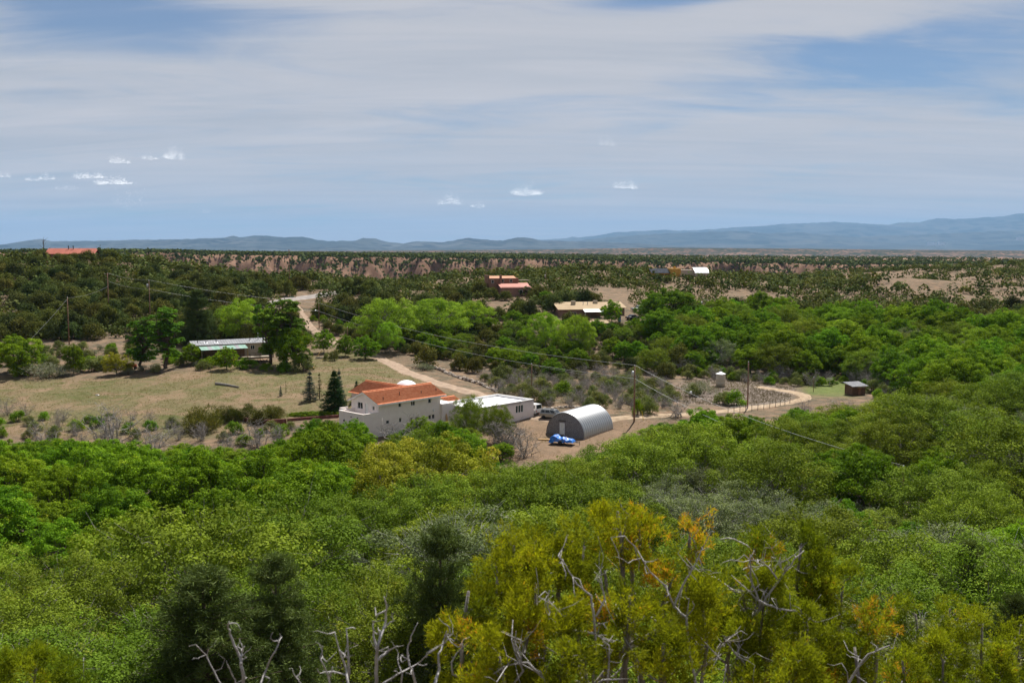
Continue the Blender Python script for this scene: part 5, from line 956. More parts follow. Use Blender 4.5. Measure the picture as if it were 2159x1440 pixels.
def glass_mat():
    m, N, L = _new('glass'); o = N.new('ShaderNodeOutputMaterial'); b = N.new('ShaderNodeBsdfPrincipled'); L.new(b.outputs[0], o.inputs[0])
    b.inputs['Base Color'].default_value = (0.02, 0.024, 0.026, 1); b.inputs['Roughness'].default_value = 0.06; b.inputs['Specular IOR Level'].default_value = 0.5
glass_mat()
def AZ(a): return math.pi / 2 - R(a)           # rotation that turns local +x to compass angle a from the view direction
def wall(mb, p0, p1, z0, z1, opens=(), depth=0.16):
    """wall face from p0 to p1 (outside on the right-hand side) with real openings and reveals"""
    p0, p1 = Vector((*p0, 0)), Vector((*p1, 0)); e = (p1 - p0).normalized(); L = (p1 - p0).length; n = Vector((e.y, -e.x, 0))
    us = sorted({0, L, *[o[0] for o in opens], *[o[1] for o in opens]}); vs_ = sorted({z0, z1, *[o[2] for o in opens], *[o[3] for o in opens]})
    pt = lambda u, v, k=0.0: p0 + e * u + Vector((0, 0, v)) - n * k
    for i in range(len(us) - 1):
        for j in range(len(vs_) - 1):
            cu, cv = (us[i] + us[i + 1]) / 2, (vs_[j] + vs_[j + 1]) / 2
            if any(o[0] < cu < o[1] and o[2] < cv < o[3] for o in opens): continue
            mb.add([pt(us[i], vs_[j]), pt(us[i + 1], vs_[j]), pt(us[i + 1], vs_[j + 1]), pt(us[i], vs_[j + 1])], [(0, 1, 2, 3)])
    for a, b, c, d in opens:
        for q in (((a, c), (b, c)), ((b, c), (b, d)), ((b, d), (a, d)), ((a, d), (a, c))):
            (u0, v0), (u1, v1) = q; mb.add([pt(u0, v0), pt(u0, v0, depth), pt(u1, v1, depth), pt(u1, v1)], [(0, 1, 2, 3)])
def window(parent, p0, p1, o, bars=1, depth=0.12, frame='trim_white', name='window', fill='glass', w=0.06):
    """frame, mullions and recessed pane filling the opening o of a wall p0-p1"""
    p0, p1 = Vector((*p0, 0)), Vector((*p1, 0)); e = (p1 - p0).normalized(); n = Vector((e.y, -e.x, 0)); a, b, c, d = o
    def B(mb, u0, u1, v0, v1, k0, k1):
        q = [p0 + e * u + Vector((0, 0, v)) - n * k for k in (k0, k1) for u, v in ((u0, v0), (u1, v0), (u1, v1), (u0, v1))]
        mb.add(q, [(0, 1, 2, 3), (7, 6, 5, 4), (0, 4, 5, 1), (1, 5, 6, 2), (2, 6, 7, 3), (3, 7, 4, 0)])
    f = MB(); B(f, a, b, c, c + w, depth - 0.05, depth + 0.05); B(f, a, b, d - w, d, depth - 0.05, depth + 0.05); B(f, a, a + w, c + w, d - w, depth - 0.05, depth + 0.05); B(f, b - w, b, c + w, d - w, depth - 0.05, depth + 0.05)
    for k in range(bars): u = a + (b - a) * (k + 1) / (bars + 1); B(f, u - w / 2, u + w / 2, c + w, d - w, depth - 0.04, depth + 0.04)
    fo = f.build(name, frame, parent); g = MB(); B(g, a + w / 2, b - w / 2, c + w / 2, d - w / 2, depth + 0.005, depth + 0.025); g.build('pane' if fill == 'glass' else 'door_leaf', fill, fo); return fo
def tile_roof(o, e, s, Le, Ls, name, parent, material='clay_tile', tw=0.30, course=0.42, bulge=0.055):
    """barrel tiles in courses over the plane at o spanned by e (eave) and s (up the slope)"""
    o, e, s = Vector(o), Vector(e).normalized(), Vector(s).normalized(); n = e.cross(s).normalized(); n = n if n.z > 0 else -n
    nu = int(Le / tw) * 6; nv = int(Ls / course); U = np.linspace(0, Le, nu + 1); prof = np.abs(np.sin(U / tw * math.pi)) ** 0.75 * bulge; V = []
    for j in range(nv):
        for k, t in enumerate((0, 1)):
            v = (j + t) * Ls / nv; lift = 0.035 if t == 0 else 0.0
            V.append(np.array(o)[None] + U[:, None] * np.array(e) + v * np.array(s) + (prof + lift)[:, None] * np.array(n))
    nr = len(V); V = np.concatenate(V); i = np.arange(nr * (nu + 1)).reshape(nr, nu + 1); f = np.stack([i[:-1, :-1], i[:-1, 1:], i[1:, 1:], i[1:, :-1]], -1).reshape(-1, 4)
    if e.cross(s).z < 0: f = f[:, ::-1]
    return obj(name, np_mesh(name, V, f, material), parent, kind='stuff')
# ---- the white two-storey house
def white_house():
    c = gcol(799, 165.5); c.z = CZ - 32.15; H = thing('white_house', 'two storey off-white stucco house with orange clay tile roof', 'house', c, AZ(43.5)); L_, W, E = 14.05, 7.4, 5.7
    w = MB(); lo = [(4.35, 5.0, 4.6, 5.45), (7.15, 8.1, 4.5, 5.4), (11.15, 11.85, 4.5, 5.45), (1.6, 2.3, 2.05, 2.65), (4.45, 5.0, 1.95, 2.75), (7.0, 7.85, 1.5, 2.5), (8.1, 8.95, 1.5, 2.5), (11.2, 11.85, 1.6, 2.4), (12.0, 12.65, 1.6, 2.4)]
    go = [(1.1, 1.65, 4.45, 5.15), (2.85, 3.65, 3.55, 5.5), (4.3, 5.75, 4.3, 5.45)]
    go = [(W - b, W - a, c_, d) for a, b, c_, d in go]
    wall(w, (0, 0), (L_, 0), -1.2, E, lo); wall(w, (L_, 0), (L_, W), -1.2, E); wall(w, (L_, W), (0, W), -1.2, E); wall(w, (0, W), (0, 0), -1.2, E, go)
    for x in (0.0, L_): w.add([(x, 0, E), (x, W, E), (x, W / 2, E + 1.52)], [(0, 1, 2) if x else (0, 2, 1)])
    w.box(5.45, W + 0.003, -1, 12.85, 14.5, E); w.add([(5.45, 14.5, E + 0.002), (12.85, 14.5, E + 0.002), (9.15, 14.5, E + 1.5)], [(0, 2, 1)])
    w.box(13.6, W + 1.35, -1, 18.6, W + 7, 5.7)
    w.build('wall', 'stucco', H)
    for o in lo: window(H, (0, 0), (L_, 0), o, 1 if o[1] - o[0] > 0.75 else 0)
    for k, o in enumerate(go): window(H, (0, W), (0, 0), o, 1 if k == 2 else 0, name='door' if k == 1 else 'window', fill='door_paint' if k == 1 else 'glass')
    ov, rz = 0.55, E + 1.66; sl = math.hypot(W / 2 + ov, rz - E + 0.08)
    tile_roof((-0.55, -ov, E - 0.08), (1, 0, 0), (0, W / 2 + ov, rz - E + 0.08), L_ + 1.6, sl, 'roof', H)
    tile_roof((L_ + 1.05, W + ov, E - 0.08), (-1, 0, 0), (0, -W / 2 - ov, rz - E + 0.08), L_ + 1.6, sl, 'roof', H)
    tile_roof((9.15 - W / 2 - ov, 15.0, E - 0.08), (0, -1, 0), (W / 2 + ov, 0, rz - E + 0.08), 11.3, sl, 'roof', H); tile_roof((9.15 + W / 2 + ov, 3.7, E - 0.08), (0, 1, 0), (-W / 2 - ov, 0, rz - E + 0.08), 11.3, sl, 'roof', H)
    MB().tube([(-0.6, W / 2, rz + 0.06), (L_ + 1.1, W / 2, rz + 0.06)], 0.11, 8).build('ridge_cap', 'clay_tile', H); MB().tube([(9.15, 3.75, rz + 0.055), (9.15, 15.05, rz + 0.055)], 0.108, 8).build('ridge_cap', 'clay_tile', H)
    fb = MB(); fb.box(-0.5, -ov - 0.09, E - 0.30, L_ + 1.0, -ov + 0.02, E - 0.10)
    for a, b in (((-0.5, -ov, E - 0.2), (-0.5, W / 2, rz - 0.12)), ((-0.5, W / 2, rz - 0.12), (-0.5, W + ov, E - 0.2))): fb.bar(a, b, 0.08, 0.2)
    fb.build('fascia', 'trim_white', H); MB().slab([(-0.45, -ov, E - 0.22), (L_ + 1, -ov, E - 0.22), (L_ + 1, W / 2, rz - 0.2), (-0.45, W / 2, rz - 0.2)], 0.05).slab([(-0.45, W / 2, rz - 0.2), (L_ + 1, W / 2, rz - 0.2), (L_ + 1, W + ov, E - 0.22), (-0.45, W + ov, E - 0.22)], 0.05).build('soffit', 'trim_white', H)
    for a, b, h in ((1.5, 0.6, 0.42), (5.6, 1.2, 0.6), (10.4, 1.0, 0.35), (14.0, 1.1, 0.4)): z = E + (rz - E) * (b + ov) / (W / 2 + ov); MB().lathe([(0.06, -0.1), (0.06, h), (0.09, h), (0.09, h + 0.06)], 8, (a, b, z)).build('vent_pipe', 'dark_metal', H)
    t = MB(); t.box(-3.2, 0, -1.2, -0.004, 6.7, 3.4)
    for x0, y0, x1, y1 in ((-3.2, 0, -0.004, 0.25), (-3.2, 0.25, -2.95, 6.45), (-3.2, 6.45, -0.004, 6.7)): t.box(x0, y0, 3.4, x1, y1, 4.2)
    t.box(-1.7, 6.704, -1, -0.004, 8.6, 3.3); t.box(-1.7, 8.35, 3.3, -0.004, 8.6, 4.3); t.box(-1.7, 6.704, 3.3, -1.45, 8.35, 4.3); t.build('terrace', 'stucco', H)
    k = MB()
    for x0, y0, x1, y1 in ((-3.24, -0.04, -0.004, 0.29), (-3.24, 0.29, -2.91, 6.41), (-3.24, 6.41, -0.004, 6.74)): k.box(x0, y0, 4.2, x1, y1, 4.26)
    k.build('parapet_cap', 'stucco', H)
    for p in ((-3.22, 3.6, 2.7), (-3.22, 5.2, 2.7), (12.3, -0.02, 3.1)): MB().lathe([(0.05, -0.18), (0.13, -0.15), (0.13, 0.12), (0.03, 0.16)], 8, (p[0] - (0.1 if p[0] < 0 else 0), p[1] - (0.12 if p[0] > 0 else 0), p[2])).build('wall_lamp', 'trim_white' if p[0] > 0 else 'dark_metal', H)
    for y in (1.5, 3.2): MB().box(-3.32, y, 3.45, -3.2, y + 0.18, 3.58).build('roof_drain', 'dark_metal', H)
    # single-storey wing with white membrane roof behind parapets
    g = MB(); x0, x1, y0, y1, hh, th = 17.0, 32.4, -5.8, 3.7, 3.45, 0.28; wo = [(10.5, 11.05, 1.45, 2.75), (11.2, 11.75, 1.45, 2.75), (11.9, 12.45, 1.45, 2.75)]
    wall(g, (x0, y0), (x1, y0), -1.2, hh, wo); wall(g, (x1, y0), (x1, y1), -1.2, hh); wall(g, (x1, y1), (x0, y1), -1.2, hh); wall(g, (x0, y1), (x0, y0), -1.2, hh); g.box(L_ + 0.003, -0.5, -1.2, x0 - 0.003, 4.4, 4.05); g.build('wall', 'stucco', H)
    for o in wo: window(H, (x0, y0), (x1, y0), o, 0, frame='aqua_panel')
    q = MB()
    for a, b, c_, d in ((x0, y0, x1, y0 + th), (x0, y1 - th, x1, y1), (x0, y0 + th, x0 + th, y1 - th), (x1 - th, y0 + th, x1, y1 - th)): q.box(a, b, hh - 0.45, c_, d, hh + 0.05, )
    q.build('parapet', 'parapet_white', H); MB().box(x0 + th, y0 + th, hh - 0.7, x1 - th, y1 - th, hh - 0.4).build('flat_roof', 'roof_white', H)
    MB().box(L_ + 0.1, -0.45, 4.05, x0 - 0.1, 4.3, 4.11).build('flat_roof', 'roof_white', H)
    tile_roof((19.0, 3.8, hh - 0.1), (1, 0, 0), (0, 1.8, 0.75), 3.6, 1.95, 'roof', H)
    d = MB().lathe([(2.0, 0), (2.05, 0.35), (1.9, 0.5), (1.6, 0.85), (1.1, 1.15), (0.5, 1.32), (0.02, 1.37)], 24, (16.0, W + 4.2, 5.7)); d.build('dome_skylight', 'white_metal', H, True)
    for p in ((24, -2), (28, 1), (21, 0.5)): MB().lathe([(0.07, 0), (0.07, 0.5), (0.12, 0.5), (0.12, 0.6)], 8, (p[0], p[1], hh - 0.42)).build('vent_pipe', 'galvanized', H)
    bd = MB(); bd.add([(x, y, z) for y in (-0.03, 0.03) for x, z in ((0, 0), (0.17, 0.4), (0.2, 1.1), (0.12, 1.7), (0, 1.95), (-0.12, 1.7), (-0.2, 1.1), (-0.17, 0.4))], [tuple(range(8)), tuple(range(15, 7, -1))] + [((i + 1) % 8, i, i + 8, (i + 1) % 8 + 8) for i in range(8)])
    M = Matrix.Translation(c) @ Matrix.Rotation(AZ(43.5), 4, 'Z') @ Matrix.Translation((14.9, -0.9, 0.75)) @ Matrix.Rotation(R(-10), 4, 'X'); o = bd.build('paddle_board', 'board_tan', None, label='tall narrow tan board leaning against the white house wall', category='board'); o.matrix_world = M
    o.location.z = c.z + 0.4
white_house()
# ---- the arched steel hut
def hut():
    b = gcol(1231.7, 170.5); b.z = CZ - 33.2; H = thing('quonset_hut', 'arched corrugated steel hut with dark rough end wall and white door', 'hut', b, AZ(34.0)); r, Ln, n = 3.9, 10.6, 22; np_ = 15; pw = Ln / np_; V = []
    ribs = [(0, 0), (0.10, 0.0), (0.16, 0.085), (0.26, 0.10), (0.36, 0.085), (0.42, 0.0), (0.5, 0.0)]; ribs = [(t / 0.5, h) for t, h in ribs]; nv = 28; vs_ = []
    for t, h in ribs:
        for k in range(nv + 1): a = math.pi * k / nv; vs_.append((t * pw, r + (r + h) * math.cos(a) * -1, (r + h) * 1.04 * math.sin(a)))
    f = np.array([(i * (nv + 1) + k, (i + 1) * (nv + 1) + k, (i + 1) * (nv + 1) + k + 1, i * (nv + 1) + k + 1) for i in range(len(ribs) - 1) for k in range(nv)])
    me = np_mesh('arch_panel', np.array(vs_), f, 'galvanized', smooth=False)
    for i in range(np_): obj('arch_panel', me, H, (0.02 + i * pw, 0, 0))
    w = MB(); dx0, dx1, dz = 4.1, 5.0, 2.1
    for x in (0.14, Ln - 0.14):
        w = MB(); ys = sorted({*[r - r * math.cos(math.pi * k / nv) for k in range(nv + 1)], dx0, dx1}); top = lambda y: 1.03 * math.sqrt(max(r * r - (y - r) ** 2, 0)) * 0.99
        for a, c in zip(ys[:-1], ys[1:]):
            z0 = dz if x < 1 and dx0 - 1e-6 <= a and c <= dx1 + 1e-6 else -0.6
            w.add([(x, a, z0), (x, c, z0), (x, c, top(c)), (x, a, top(a))], [(0, 1, 2, 3)])
        w.build('end_wall', 'hut_front', H)
    d = MB().box(0.16, dx0 + 0.03, 0.05, 0.21, dx1 - 0.03, dz - 0.03).build('door', 'door_paint', H); MB().lathe([(0.035, 0), (0.045, 0.05), (0.02, 0.07)], 8, (0.13, dx0 + 0.14, 0.98)).build('door_handle', 'dark_metal', d)
    fr = MB(); fr.box(0.10, dx0 - 0.06, 0, 0.18, dx0 + 0.03, dz + 0.05); fr.box(0.10, dx1 - 0.03, 0, 0.18, dx1 + 0.06, dz + 0.05); fr.box(0.10, dx0 + 0.03, dz - 0.03, 0.18, dx1 - 0.03, dz + 0.05); fr.build('door_frame', 'trim_white', H)
    MB().box(0.04, dx0 - 0.3, dz + 0.35, 0.14, dx1 + 0.25, dz + 0.5).build('drip_rail', 'dark_metal', H)
    s = MB()
    s.box(-0.05, -0.12, -0.7, Ln + 0.05, 0.1, 0.1); s.box(-0.05, 2 * r - 0.1, -0.7, Ln + 0.05, 2 * r + 0.12, 0.1); s.build('footing', 'stone', H)
hut()
# ---- vehicles
WHEEL = {}
def wheel_meshes(r, w):
    if (r, w) not in WHEEL:
        n = 20; t = MB().lathe([(r * 0.62, -w / 2), (r * 0.95, -w / 2), (r, -w * 0.38), (r, w * 0.38), (r * 0.95, w / 2), (r * 0.62, w / 2)], n); m = MB().lathe([(r * 0.3, -w * 0.2), (r * 0.62, -w * 0.42), (r * 0.62, w * 0.42), (r * 0.5, w * 0.36), (r * 0.15, w * 0.4)], n)
        a, b = t.mesh('tyre', 'rubber', True), m.mesh('rim', 'galvanized', True)
        for q in (a, b): q.transform(Matrix.Rotation(R(90), 4, 'X'))
        WHEEL[(r, w)] = (a, b)
    return WHEEL[(r, w)]
def add_wheel(H, x, y, r, w, flip=False):
    a, b = wheel_meshes(r, w); t = obj('wheel', a, H, (x, y, r), R(180) if flip else 0); obj('rim', b, t)
def car(name, label, loc, az, paint, kind='suv', L_=5.0, W=1.92, group=None):
    """local +x is the nose"""
    H = thing(name, label, 'truck' if kind == 'pickup' else 'car' if kind != 'van' else 'van', loc, AZ(az), group); h = W / 2; b = MB()
    prof = {'suv': [(0, 0.45), (0.05, 1.0), (0.12, 1.12), (3.75, 1.12), (4.75, 0.98), (4.95, 0.8), (5.0, 0.45)], 'pickup': [(0, 0.5), (0.0, 1.05), (3.9, 1.08), (4.9, 1.0), (5.1, 0.8), (5.1, 0.45)], 'van': [(0, 0.4), (0.0, 1.15), (4.4, 1.15), (4.95, 0.95), (5.0, 0.4)], 'sedan': [(0, 0.4), (0.0, 0.85), (0.8, 0.92), (3.4, 0.92), (4.5, 0.8), (4.6, 0.4)]}[kind]
    cab = {'suv': ((0.12, 3.75), (0.35, 2.95), 1.12, 1.78), 'pickup': ((1.7, 3.95), (2.0, 3.2), 1.06, 1.75), 'van': ((0.0, 4.6), (0.12, 3.9), 1.15, 2.1), 'sedan': ((0.7, 3.5), (1.4, 2.7), 0.92, 1.42)}[kind]
    n = len(prof); vs_ = []
    for y, ins in ((-h, 0.06), (-h + 0.10, 0.0), (h - 0.10, 0.0), (h, 0.06)):
        cx = sum(p[0] for p in prof) / n
        for x, z in prof: vs_.append((x + (cx - x) * ins * 0.3, y, z - (ins if z > 0.9 else 0) + 0.0))
    fs = [tuple(range(n - 1, -1, -1)), tuple(range(3 * n, 4 * n))] + [(k * n + i, k * n + (i + 1) % n, (k + 1) * n + (i + 1) % n, (k + 1) * n + i) for k in range(3) for i in range(n)]
    b.add(vs_, [f[::-1] for f in fs]); (x0, x1), (t0, t1), zb, zt = cab; hb, ht = h - 0.08, h - 0.26
    b.add([(x0, -hb, zb - 0.08), (x1, -hb, zb - 0.08), (x1, hb, zb - 0.08), (x0, hb, zb - 0.08), (t0, -ht, zt), (t1, -ht, zt), (t1, ht, zt), (t0, ht, zt)], [(4, 5, 6, 7), (0, 1, 5, 4), (1, 2, 6, 5), (2, 3, 7, 6), (3, 0, 4, 7)])
    b.build('body', paint, H)
    def pane(name, P):   # a pane lying just proud of the cabin side
        q = [Vector(p) for p in P]; nrm = (q[1] - q[0]).cross(q[2] - q[0]).normalized(); cen = sum(q, Vector()) / len(q)
        if nrm.dot(cen - Vector(((x0 + x1) / 2, 0, zb))) < 0: q = q[::-1]; nrm = -nrm
        MB().slab([p + nrm * 0.012 for p in q], 0.01).build(name, 'glass', H)
    lerp = lambda a, c, t: a + (c - a) * t
    def side(u, v, s): xa, xb = lerp(x0, t0, v), lerp(x1, t1, v); return (lerp(xa, xb, u), s * lerp(hb, ht, v), lerp(zb - 0.08, zt, v))
    cuts = {'suv': [(0.05, 0.28), (0.31, 0.60), (0.63, 0.90)], 'pickup': [(0.08, 0.45), (0.5, 0.88)], 'van': [(0.08, 0.36), (0.4, 0.66), (0.72, 0.93)], 'sedan': [(0.15, 0.48), (0.52, 0.85)]}[kind]
    for s in (-1, 1):
        for a, c in cuts: pane('side_window', [side(a, 0.22, s), side(c, 0.22, s), side(c - 0.01, 0.86, s), side(a + 0.01, 0.86, s)])
        y = s * (h - 0.02)
        for x in (0.95, 3.95 if kind != 'sedan' else 3.7): add_wheel(H, x * L_ / 5.0, s * (h - 0.10), 0.37 if kind != 'sedan' else 0.32, 0.24, s < 0)
        MB().box(prof[-2][0] - 0.06, s * 0.55 - 0.18, 0.68, prof[-2][0] + 0.05, s * 0.55 + 0.18, 0.86).build('headlight', 'white_metal', H); MB().box(-0.03, s * (h - 0.2) - 0.1, 0.75, 0.08, s * (h - 0.2) + 0.1, 1.0).build('tail_light', 'machine_red', H)
        MB().box(x1 - 0.75, s * (h + 0.02) - 0.1, 1.15, x1 - 0.58, s * (h + 0.02) + 0.1, 1.30).build('mirror', paint, H)
    pane('windscreen', [(lerp(x1, t1, 0.15), -lerp(hb, ht, 0.15) + 0.1, lerp(zb - 0.08, zt, 0.15)), (lerp(x1, t1, 0.15), lerp(hb, ht, 0.15) - 0.1, lerp(zb - 0.08, zt, 0.15)), (lerp(x1, t1, 0.9), ht - 0.08, lerp(zb - 0.08, zt, 0.9)), (lerp(x1, t1, 0.9), -ht + 0.08, lerp(zb - 0.08, zt, 0.9))])
    pane('rear_window', [(lerp(x0, t0, 0.25), -hb + 0.2, lerp(zb - 0.08, zt, 0.25)), (lerp(x0, t0, 0.25), hb - 0.2, lerp(zb - 0.08, zt, 0.25)), (lerp(x0, t0, 0.88), ht - 0.1, lerp(zb - 0.08, zt, 0.88)), (lerp(x0, t0, 0.88), -ht + 0.1, lerp(zb - 0.08, zt, 0.88))])
    MB().box(prof[-1][0] - 0.12, -h + 0.15, 0.38, prof[-1][0] + 0.06, h - 0.15, 0.62).build('bumper', 'dark_metal', H); MB().box(-0.08, -h + 0.15, 0.38, 0.08, h - 0.15, 0.6).build('bumper', 'dark_metal', H)
    if kind == 'suv':
        for s in (-1, 1): MB().bar((0.5, s * (ht - 0.06), zt + 0.06), (2.8, s * (ht - 0.06), zt + 0.06), 0.04, 0.06).build('roof_rail', 'dark_metal', H)
        MB().box(1.9, -0.35, zt - 0.01, 2.55, 0.35, zt + 0.015).build('sunroof', 'glass', H)
    if kind == 'pickup': MB().box(0.1, -h + 0.16, 0.75, 1.6, h - 0.16, 1.09).build('truck_bed', 'car_dark', H)
    return H
def on(px, d, dz=0.0): p = gcol(px, d); p.z += dz; return p
b_ = on(1140, 184); car('suv', 'silver suv parked at the corner of the flat roofed wing', b_, 113, 'car_silver', 'suv')
b_ = Vector((4.5 + 1.35 * 0.688 - 0.4 * 0.725, 184.5 + 1.35 * 0.725 + 0.4 * 0.688, 0)); b_.z = gz(b_.x, b_.y); car('van', 'white van half hidden behind the flat roofed wing', b_, -46.5, 'car_white', 'van')
car('pickup_truck', 'white pickup parked among junipers beside the brown adobe house', on(985, 373, 0.1), 85, 'car_white', 'pickup')
car('pickup_truck', 'white pickup parked beyond the end of the tan house', on(1332, 322, 0.1), 70, 'car_white', 'pickup')
car('parked_car', 'dark car parked beside the blue barrel at the tan house', on(1322, 303, 0.1), 60, 'car_dark', 'sedan')
car('parked_car', 'white car under the big tree past the tan house', on(1488, 309, 0.1), 100, 'car_white', 'sedan')
def tarp_trailer():
    b = on(1186, 166.5, 0.02); H = thing('utility_trailer', 'small flatbed trailer loaded under a crumpled bright blue tarp', 'trailer', b, AZ(112)); r = np.random.default_rng(5)
    f = MB(); f.box(-2.0, -0.85, 0.5, 2.0, 0.85, 0.62); f.bar((2.0, -0.5, 0.52), (3.1, 0, 0.5), 0.09); f.bar((2.0, 0.5, 0.52), (3.1, 0, 0.5), 0.09); f.bar((3.05, 0, 0.0), (3.05, 0, 0.7), 0.07); f.build('frame', 'dark_metal', H)
    for s in (-1, 1): add_wheel(H, -0.1, s * 0.98, 0.36, 0.2, s < 0); MB().box(-0.55, s * 0.98 - 0.13, 0.76, 0.35, s * 0.98 + 0.13, 0.80).build('fender', 'dark_metal', H)
    nx, ny = 44, 26; U, V = np.meshgrid(np.linspace(-2.2, 2.1, nx), np.linspace(-1.05, 1.05, ny)); e = np.clip(np.minimum((1.05 - np.abs(V)) * 4, np.minimum(U + 2.2, 2.1 - U) * 4), 0, 1)
    top = 0.86 + 0.55 * np.exp(-((U + 1.3) / 0.7) ** 2) + 0.35 * np.exp(-((U - 0.3) / 0.5) ** 2 - (V / 0.8) ** 2) + 0.10 * fbm(U * 10, V * 10, 6, 3, 8) + 0.22 * np.abs(fbm(U * 10, V * 10, 8, 4, 4))
    Z = (0.42 + 0.25 * fbm(U * 10, V * 10, 9, 2, 14)) * (1 - e) + top * e; i = np.arange(nx * ny).reshape(ny, nx); fc = np.stack([i[:-1, :-1], i[:-1, 1:], i[1:, 1:], i[1:, :-1]], -1).reshape(-1, 4)
    obj('tarp', np_mesh('tarp', np.stack([U.ravel(), V.ravel() + 0.08 * fbm(U, V, 0.4, 2, 3).ravel(), Z.ravel()], -1), fc, 'blue_tarp', smooth=False), H)
    for x in (-1.0, 0.7): MB().tube([(x, -1.12, 0.5), (x, -0.95, top[4, 20] + 0.05), (x, 0, 1.55 if x < 0 else 1.3), (x, 0.95, 1.1), (x, 1.12, 0.5)], 0.02, 5).build('strap', 'machine_red', H)
tarp_trailer()
# ---- the trailer home with its porch and deck
def trailer_home():
    c = gcol(408, 230); c.z = CZ - 27.0; H = thing('trailer_home', 'long grey roofed trailer home with aqua porch roof and raised deck', 'house', c, AZ(60)); L_, W, zf, ze = 19.0, 4.6, 1.3, 3.95
    w = MB(); so = [(13.4, 14.4, zf + 1.0, zf + 2.0), (3.0, 4.2, zf + 1.0, zf + 2.0), (16.6, 17.4, zf + 0.9, zf + 1.9)]; wall(w, (0, 0), (L_, 0), 0.0, ze, so); wall(w, (L_, 0), (L_, W), 0, ze); wall(w, (L_, W), (0, W), 0, ze); wall(w, (0, W), (0, 0), 0, ze)
    for x in (0, L_): w.add([(x, 0, ze), (x, W, ze), (x, W / 2, ze + 0.75)], [(0, 1, 2) if x else (0, 2, 1)])
    w.build('wall', 'beige_siding', H)
    for o in so: window(H, (0, 0), (L_, 0), o, 1, depth=0.06)
    rf = MB(); rf.slab([(-0.3, -0.35, ze - 0.06), (L_ + 0.3, -0.35, ze - 0.06), (L_ + 0.3, W / 2, ze + 0.82), (-0.3, W / 2, ze + 0.82)], 0.08); rf.slab([(-0.3, W / 2, ze + 0.82), (L_ + 0.3, W / 2, ze + 0.82), (L_ + 0.3, W + 0.35, ze - 0.06), (-0.3, W + 0.35, ze - 0.06)], 0.08); rf.build('roof', 'roof_grey', H)
    sd = MB()
    for x in np.arange(0.2, L_, 0.6): sd.bar((x, -0.34, ze - 0.03), (x, W / 2, ze + 0.85), 0.04, 0.04)
    sd.build('roof_seam', 'roof_grey', H, kind='stuff')
    for x, y, h in ((5.5, 0.7, 1.0), (13.6, 1.2, 0.6), (15.6, 1.3, 1.9), (3.2, 0.9, 0.35), (1.4, 1.4, 0.3)):
        z = ze + 0.3 * y; p = MB().lathe([(0.09, -0.2), (0.09, h), (0.14, h), (0.12, h + 0.12)], 8, (x, y, z)).build('flue', 'dark_metal' if h < 1.5 else 'galvanized', H); MB().slab([(x - 0.45, y - 0.35, z - 0.02), (x + 0.45, y - 0.35, z - 0.02), (x + 0.45, y + 0.35, z + 0.2), (x - 0.45, y + 0.35, z + 0.2)], 0.04).build('flashing', 'white_metal', p)
    for k in range(12):
        x = 1.2 + k * 0.9; MB().slab([(x, -3.2, ze - 0.95), (x + 0.88, -3.2, ze - 0.95), (x + 0.88, -0.4, ze - 0.35), (x, -0.4, ze - 0.35)], 0.03).build('porch_panel', 'aqua_panel' if k not in (2, 5, 9) else 'roof_grey', H)
    for x in (1.3, 4.8, 8.4, 11.9): MB().bar((x, -3.0, -0.6), (x, -3.0, ze - 1.0), 0.14).build('porch_post', 'yellow_wood' if x > 8 else 'weathered_wood', H)
    MB().box(1.2, -3.2, 0.75, 12.0, -0.01, 0.9).build('porch_floor', 'weathered_wood', H); MB().box(1.3, -0.6, 0.91, 11.8, -0.012, ze - 0.6).build('porch_wall', 'log_wood', H)
    for k in range(14): x = 12.05 + k * 0.36; MB().box(x, -3.8, 0.78, x + 0.34, -0.01, 0.86).build('deck_board', 'deck_wood', H)
    for x in (12.2, 14.6, 17.0):
        MB().bar((x, -3.7, -1.6), (x, -3.7, 1.85), 0.13).build('deck_post', 'weathered_wood', H)
        if x < 17: MB().bar((x, -3.72, -1.1), (x + 2.4, -3.72, 0.7), 0.08).bar((x, -3.68, 0.7), (x + 2.4, -3.68, -1.1), 0.08).build('cross_brace', 'weathered_wood', H)
    for z in (1.15, 1.45, 1.8): MB().bar((12.1, -3.78, z), (17.1, -3.78, z), 0.05, 0.11).build('railing', 'weathered_wood', H)
    t = thing('picnic_table', 'weathered picnic table standing on the trailer deck', 'table', Matrix.Translation(c) @ Matrix.Rotation(AZ(60), 4, 'Z') @ Vector((14.6, -2.0, 0.862)), AZ(60)); MB().box(-0.8, -0.4, 0.7, 0.8, 0.4, 0.76).build('table_top', 'deck_wood', t)
    for s in (-1, 1):
        MB().box(-0.8, s * 0.75 - 0.13, 0.4, 0.8, s * 0.75 + 0.13, 0.45).build('bench', 'deck_wood', t); MB().bar((s * 0.6, -0.75, 0), (s * 0.6, 0.3, 0.7), 0.08).bar((s * 0.6, 0.75, 0), (s * 0.6, -0.3, 0.7), 0.08).bar((s * 0.6, -0.75, 0.36), (s * 0.6, 0.75, 0.36), 0.08).build('leg', 'weathered_wood', t)
trailer_home()
